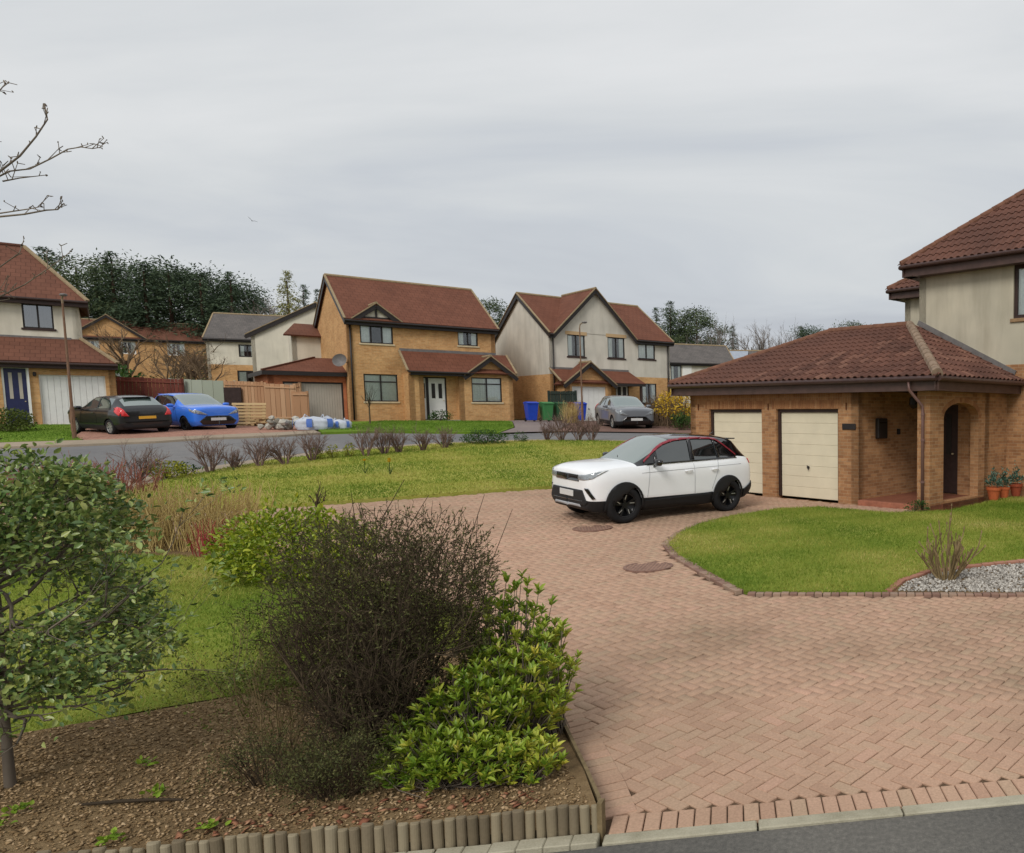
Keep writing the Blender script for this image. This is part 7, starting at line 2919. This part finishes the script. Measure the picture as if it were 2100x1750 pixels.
def board_fence(name, label, p, q, z0, h0, h1, mat, bw=.14, posts=1.8, rail=True, cat='fence', gap=.012, lower=None):
    """vertical boards from p to q, each board its own piece"""
    p = Vector((p[0], p[1], 0)); q = Vector((q[0], q[1], 0))
    d = q - p
    L = d.length
    ang = math.atan2(d.y, d.x)
    root = empty(name, (p.x, p.y, z0), ang, label, cat)
    n = max(1, int(L / bw))
    w = L / n
    me = None
    for i in range(n):
        t = (i + .5) / n
        h = h0 + (h1 - h0) * t
        if me is None:
            o = MB().box(-w / 2 + gap / 2, w / 2 - gap / 2, -.01, .01, -.3, 1.0).build('board', mat, root, bevel=.004)
            me = o.data
        else:
            o = link('board', me, root)
        o.location = ((i + .5) * w, rnd.uniform(-.004, .004), 0)
        o.scale = (1, 1, h * rnd.uniform(.995, 1.005))
    k = max(1, int(round(L / posts)))
    for i in range(k + 1):
        x = L * i / k
        h = h0 + (h1 - h0) * i / k
        MB().box(x - .05, x + .05, .012, .11, -.4, h + .04).build('post', mat, root)
    if rail:
        for f in (.15, .9):
            b = MB()
            b.prism([(0, -.05, h0 * f), (0, -.012, h0 * f), (0, -.012, h0 * f + .07), (0, -.05, h0 * f + .07)], (L, 0, (h1 - h0) * f))
            b.build('rail', mat, root)
    return root


board_fence('timber_fence', 'dark red-brown timber fence behind the black car', (-36.6, 36.3), (-33.9, 37.6), 2.1, 2.15, 2.05, m_fence_red)
board_fence('timber_fence', 'low red-brown timber fence in front of the taller red one', (-35.4, 35.6), (-33.2, 36.7), 2.05, 1.2, 1.15, m_fence_red)
board_fence('panel_fence', 'pale sage green panel fence behind the blue car', (-34.6, 37.7), (-31.9, 38.3), 2.08, 2.1, 2.0, m_fence_sage, .45, 2.0, False)
board_fence('timber_fence', 'new tan timber fence left of the brick garage', (-31.2, 36.9), (-27.9, 37.3), 2.0, 2.05, 1.95, m_fence_tan)
board_fence('fence_gate', 'tan timber gate panel leaning at the corner of the brick garage', (-28.7, 36.2), (-27.6, 36.6), 1.95, 1.95, 1.9, m_fence_tan, .18, 1.1)
board_fence('fence_gate', 'short tan board panel standing before the grey garage door', (-26.65, 35.2), (-26.2, 35.5), 1.93, 1.55, 1.55, m_fence_tan, .22, 1.0)
MB()
board_fence('garden_gate', 'dark green gate between the orange and rendered houses', (-18.6, 44.2), (-16.95, 44.0), 2.0, 1.75, 1.75, m_gate, .15, 1.7)

# dark panel at the fence; an opening's shade is put into its colour
b = MB().box(0, .75, .0, .05, 0, 1.75)
_o = b.build('opening_panel', plain('opening_shade', lin(58, 46, 44), .8, .2, 0, .2, 6))
_o.location = (-31.15, 36.75, 1.98)
_o.rotation_euler = (0, 0, .15)
tag(_o, 'dark panel coloured as the shaded opening at the left end of the tan fence', 'door')


# ------------------------------------------------------------------ timber stack, bags, planter
m_timber = tinted('sawn_timber', [lin(150, 124, 88), lin(178, 150, 108), lin(196, 170, 128)], .85, .2, 'rand', 10)


def pallet(x, y, rz, label, tilt=0.0, n=3):
    root = empty('pallet', pz(x, y, .05), rz, label, 'pallet')
    for i in range(7):
        o = MB().box(-.6, .6, -.05, .05, 0, .02).build('slat', m_timber, root) if i == 0 else link('slat', me, root)
        me = o.data
        o.location = (0, -.45 + i * .15, .12)
    for i in range(3):
        o = MB().box(-.05, .05, -.5, .5, 0, .118).build('bearer', m_timber, root)
        o.location = (-.52 + i * .52, 0, 0)
    root.rotation_euler = (tilt, 0, rz)
    return root


pallet(-27.4, 33.6, .5, 'wooden pallet leaning upright beside the blue car', R(68)).location.z += .5
pallet(-26.9, 34.0, .6, 'wooden pallet lying flat on the bare ground by the fence')
pallet(-27.0, 34.15, .9, 'wooden pallet stacked on top of the flat pallet').location.z += .16


def bag(name, label, x, y, rx, ry, h, cols, cat, stripes=True):
    """a sagging builder's bag with folds"""
    root = empty(name, pz(x, y, .05), rnd.uniform(0, .6), label, cat)
    n, m = 28, 10
    vs, fs = [], []
    for j in range(m + 1):
        v = j / m
        for i in range(n):
            a = 2 * PI * i / n
            sq = 1 / max(abs(math.cos(a)), abs(math.sin(a))) ** .55
            bulge = 1 + .10 * math.sin(v * PI) + .05 * math.sin(a * 5 + v * 6) + .03 * rnd.gauss(0, 1)
            f = sq * bulge * (1 - .35 * max(0, v - .75) / .25)
            vs.append((math.cos(a) * rx * f, math.sin(a) * ry * f, v * h * (1 + .08 * math.sin(a * 3) + .03 * rnd.gauss(0, 1))))
    for j in range(m):
        for i in range(n):
            i2 = (i + 1) % n
            fs.append((j * n + i, j * n + i2, (j + 1) * n + i2, (j + 1) * n + i))
    b = MB()
    b.mesh(vs, fs)
    b.f.append(tuple(m * n + i for i in range(n)))
    b.m.append(0); b.uv.append(None)
    b.build('sack', cols[0], root, smooth=True)
    if stripes:
        for k in range(3):
            a0 = -2.6 + k * .9
            q, ff = [], []
            for j in range(2, m):
                v = j / m
                for da in (-.13, .13):
                    a = a0 + da
                    sq = 1 / max(abs(math.cos(a)), abs(math.sin(a))) ** .55
                    f = sq * (1.14 + .10 * math.sin(v * PI))
                    q.append((math.cos(a) * rx * f, math.sin(a) * ry * f, v * h))
            ff = [(2 * i, 2 * i + 1, 2 * i + 3, 2 * i + 2) for i in range(m - 3)]
            MB().mesh(q, ff).build('blue_print', cols[1], root, fixn=False)
    for s in (-1, 1):
        MB().tube([(rx * .6 * s, -ry * .6, h * .9), (rx * .5 * s, -ry * .4, h * 1.25), (rx * .3 * s, 0, h * .95)], .02, 5).build('strap', cols[0], root)


m_bagw = plain('bag_white', lin(186, 192, 202), .6, .3, 0, .12, 5)
m_bagb = plain('bag_blue', lin(84, 116, 190), .6, .3, 0, .15, 5)
m_bagg = plain('bag_grey', lin(166, 164, 148), .7, .2, 0, .3, 6)
bag('builders_bag', 'white and blue builders bag on the verge before the grey garage door', -22.9, 31.4, .62, .42, .5, (m_bagw, m_bagb), 'bag')
bag('builders_bag', 'small white and blue bag slumped against the bigger one', -22.2, 31.9, .34, .3, .36, (m_bagw, m_bagb), 'bag')


def rubble():
    root = empty('rubble_pile', pz(-24.1, 31.2, .05), 0, 'grey heap of stones and rubble left of the white and blue bag', 'rubble')
    for k in range(26):
        bm = bmesh.new()
        bmesh.ops.create_icosphere(bm, subdivisions=1, radius=.16)
        for v in bm.verts:
            v.co *= rnd.uniform(.7, 1.15)
        me = bpy.data.meshes.new('stone')
        bm.to_mesh(me); bm.free()
        me.materials.append(m_gravel1)
        o = link('stone', me, root)
        lay = k // 12
        o.location = (rnd.gauss(0, .38 - .1 * lay), rnd.gauss(0, .25 - .06 * lay), .1 + .17 * lay + rnd.uniform(0, .05))
        o.scale = (rnd.uniform(.8, 1.4), rnd.uniform(.7, 1.1), rnd.uniform(.6, 1))
        o.rotation_euler = (rnd.random(), rnd.random(), rnd.random() * 6)


m_gravel1 = tinted('rubble_stone', [lin(110, 106, 96), lin(150, 146, 134), lin(196, 192, 182), lin(84, 80, 72)], .9, .2, 'rand', 8)
rubble()


# ------------------------------------------------------------------ wheelie bins
m_bin_blue = plain('bin_blue', lin(28, 66, 176), .5, .35, 0, .1, 5)
m_bin_green = plain('bin_green', lin(62, 124, 72), .5, .35, 0, .1, 5)
m_bin_dgreen = plain('bin_dark_green', lin(44, 84, 56), .5, .35, 0, .1, 5)
m_bin_brown = plain('bin_brown', lin(96, 40, 34), .5, .35, 0, .1, 5)


def bin_(x, y, rz, mat, label):
    root = empty('wheelie_bin', pz(x, y, .06), rz, label, 'bin', 'wheelie bins beside the brick house')
    b = MB()
    vs = []
    for z, wx, y0, y1 in ((.06, .21, -.22, .24), (.5, .25, -.27, .28), (.95, .285, -.32, .32)):
        vs += [(-wx, y0, z), (wx, y0, z), (wx, y1, z), (-wx, y1, z)]
    fs = [(0, 1, 2, 3)]
    for j in range(2):
        for i in range(4):
            fs.append((j * 4 + i, j * 4 + (i + 1) % 4, j * 4 + 4 + (i + 1) % 4, j * 4 + 4 + i))
    b.mesh(vs, fs)
    b.build('bin_body', mat, root, bevel=.02)
    b = MB()
    b.prism([(-.3, -.36, .95), (-.3, .34, .95), (-.3, .34, 1.04), (-.3, 0, 1.07), (-.3, -.36, 1.0)], (.6, 0, 0))
    b.build('lid', mat, root, bevel=.012)
    MB().tube([(-.24, .38, .98), (.24, .38, .98)], .018, 6).build('handle', mat, root)
    for s in (-1, 1):
        w = MB().tube([(s * .2, .26, .1), (s * .26, .26, .1)], .1, 14).build('wheel', m_tyre, root)


bin_(-18.15, 40.9, .75, m_bin_blue, 'blue wheelie bin nearest the orange brick house wall')
bin_(-17.55, 41.4, .8, m_bin_green, 'mid green wheelie bin right of the nearest blue bin')
bin_(-17.0, 41.9, .8, m_bin_dgreen, 'darker green wheelie bin right of the mid green one')
bin_(-16.5, 42.5, .9, m_bin_brown, 'dark red-brown wheelie bin behind the green ones')
bin_(-16.1, 42.4, .7, m_bin_blue, 'blue wheelie bin nearest the rendered house')


# ------------------------------------------------------------------ street lamps
m_post_b = plain('lamp_post_brown', lin(120, 92, 72), .7, .3, 0, .2, 6)
m_post_g = plain('lamp_post_tan', lin(150, 132, 108), .7, .3, 0, .15, 6)


def lamp(x, y, h, label):
    root = empty('street_lamp', pz(x, y), 0, label, 'lamp post', 'street lamps')
    MB().tube([(0, 0, -.2), (0, 0, 1.15), (0, 0, 1.25)], [.062, .06, .042], 12).build('base_column', m_post_b, root)
    MB().tube([(0, 0, 1.2), (0, 0, h - .25)], [.042, .028], 10).build('column', m_post_b, root)
    MB().box(-.035, .035, -.066, -.058, .35, .85).build('access_door', m_post_b, root)
    MB().tube([(0, 0, h - .27), (.05, -.05, h - .1), (.25, -.2, h - .03)], [.03, .028, .026], 8).build('arm', m_post_g, root)
    b = MB()
    b.lathe([(0, .06), (.09, .04), (.12, 0), (.08, -.05), (0, -.06)], n=12, cap=False)
    o = b.build('lantern', m_lead, root, smooth=True)
    o.location = (.35, -.28, h - .03)
    o.scale = (1.6, .9, .9)
    o.rotation_euler = (0, 0, -.68)


lamp(-28.22, 26.9, 5.1, 'brown street lamp post in front of the left house garage')
lamp(-14.4, 38.24, 5.1, 'slim brown street lamp post in front of the rendered house garage')


# ------------------------------------------------------------------ terracotta pots by the arch wall
m_terra = plain('terracotta', lin(182, 96, 58), .85, .2, 0, .15, 12)
m_terra2 = plain('terracotta_dark', lin(150, 74, 50), .85, .2, 0, .2, 12)
m_potleaf = tinted('pot_leaf', [lin(30, 60, 48), lin(52, 84, 66), lin(120, 146, 130), lin(40, 66, 40)], .5, .35, trans=.1)
Mr = Matrix.Translation((1.321, 16.191, .419)) @ Matrix.Rotation(-.66, 4, 'Z')
for i, (lx, ly, r, h, mt, lb) in enumerate([(.42, 2.1, .17, .3, m_terra, 'left and largest of three terracotta pots by the arched brick wall'), (.42, 2.62, .14, .26, m_terra, 'middle of three terracotta pots by the arched brick wall'),
                                            (.5, 3.08, .16, .3, m_terra2, 'right and darkest of three terracotta pots by the arched brick wall')]):
    w = Mr @ Vector((lx, ly, 0))
    z = g1(w.x, w.y) + .05
    root = empty('plant_pot', (w.x, w.y, z), 0, lb, 'plant pot', 'terracotta pots by the wall')
    MB().lathe([(r * .62, 0), (r * .92, h * .78), (r * 1.02, h * .78), (r * 1.04, h), (r * .9, h), (r * .86, h * .9), (0, h * .9)], n=20, cap=False).build('pot', mt, root, smooth=False)
    n = 260
    q = unit(NR.normal(0, 1, (n, 3))) * (.4 + .6 * NR.random((n, 1)))
    P = q * np.array([r * 1.15, r * 1.15, .12]) + np.array([0, 0, h + .1])
    k = n // 3
    P[:k] = NR.normal(0, 1, (k, 3)) * np.array([.04, .04, .08]) + np.array([0, 0, h + .25])
    D = unit(q + np.array([0, 0, .6]))
    L = NR.uniform(.04, .08, n)
    leaves('foliage', P, D, L, L * .45, m_potleaf, root, .8)


# ------------------------------------------------------------------ a bird in the sky
def bird():
    b = MB()
    body = [(-.16, .0), (-.1, .03), (0, .045), (.1, .03), (.16, .012), (.2, 0)]
    n = 8
    vs, fs = [], []
    for x, r in body:
        for k in range(n):
            t = 2 * PI * k / n
            vs.append((x, r * math.cos(t), r * .9 * math.sin(t)))
    for i in range(len(body) - 1):
        for k in range(n):
            k2 = (k + 1) % n
            fs.append((i * n + k, i * n + k2, (i + 1) * n + k2, (i + 1) * n + k))
    b.mesh(vs, fs)
    for s in (-1, 1):
        b.prism([(.08, s * .02, .01), (.1, s * .2, .12), (.02, s * .42, .16), (-.05, s * .2, .1), (-.06, s * .02, .01)], (0, 0, .008))
    b.prism([(-.14, -.015, 0), (-.14, .015, 0), (-.28, .05, 0), (-.28, -.05, 0)], (0, 0, .008))
    o = b.build('bird', plain('bird_dark', lin(60, 62, 68), .8, .2), smooth=True)
    o.location = (-31.8, 40, 12.38)
    o.scale = (.55, .55, .55)
    o.rotation_euler = (R(25), R(-15), R(140))
    tag(o, 'small dark bird flying high above the far wood', 'bird')


bird()

# seedlings on the bark and a stick
m_weed = tinted('weed_leaf', [lin(96, 128, 34), lin(128, 156, 44), lin(156, 176, 66)], .6, .3, trans=.2)
_w = [(-5.1, 4.35, 'by the holly trunk'), (-5.0, 4.15, 'left of the fallen stick'), (-4.2, 4.0, 'nearest the left end of the log edging'), (-4.45, 4.55, 'beside the fallen stick'), (-4.95, 5.0, 'behind the fallen stick'), (-5.35, 4.1, 'at the left front of the bed'), (-3.78, 4.15, 'close to the dark heath mound')]
for x, y, lb in _w:
    bx, by, bz = bedp(x, y)
    root = empty('weed', (bx, by, bz), 0, 'small bright green weed on the bark %s' % lb, 'weed', 'weeds on the bark bed')
    n = 22
    P = NR.normal(0, 1, (n, 3)) * np.array([.03, .03, .012]) + np.array([0, 0, .035])
    D = unit(NR.normal(0, 1, (n, 3)) * np.array([1, 1, .3]) + np.array([0, 0, .4]))
    L = NR.uniform(.025, .05, n)
    leaves('leaves', P, D, L, L * .6, m_weed, root, .5)
bx, by, bz = bedp(-4.5, 4.45)
_s = MB().tube([(bx - .3, by - .02, bz + .02), (bx - .1, by, bz + .03), (bx + .1, by + .03, bz + .025), (bx + .28, by + .02, bz + .03)], [.008, .011, .01, .006], 6).build('fallen_stick', m_wood_d)
tag(_s, 'dark fallen stick lying on the bark chips', 'stick')
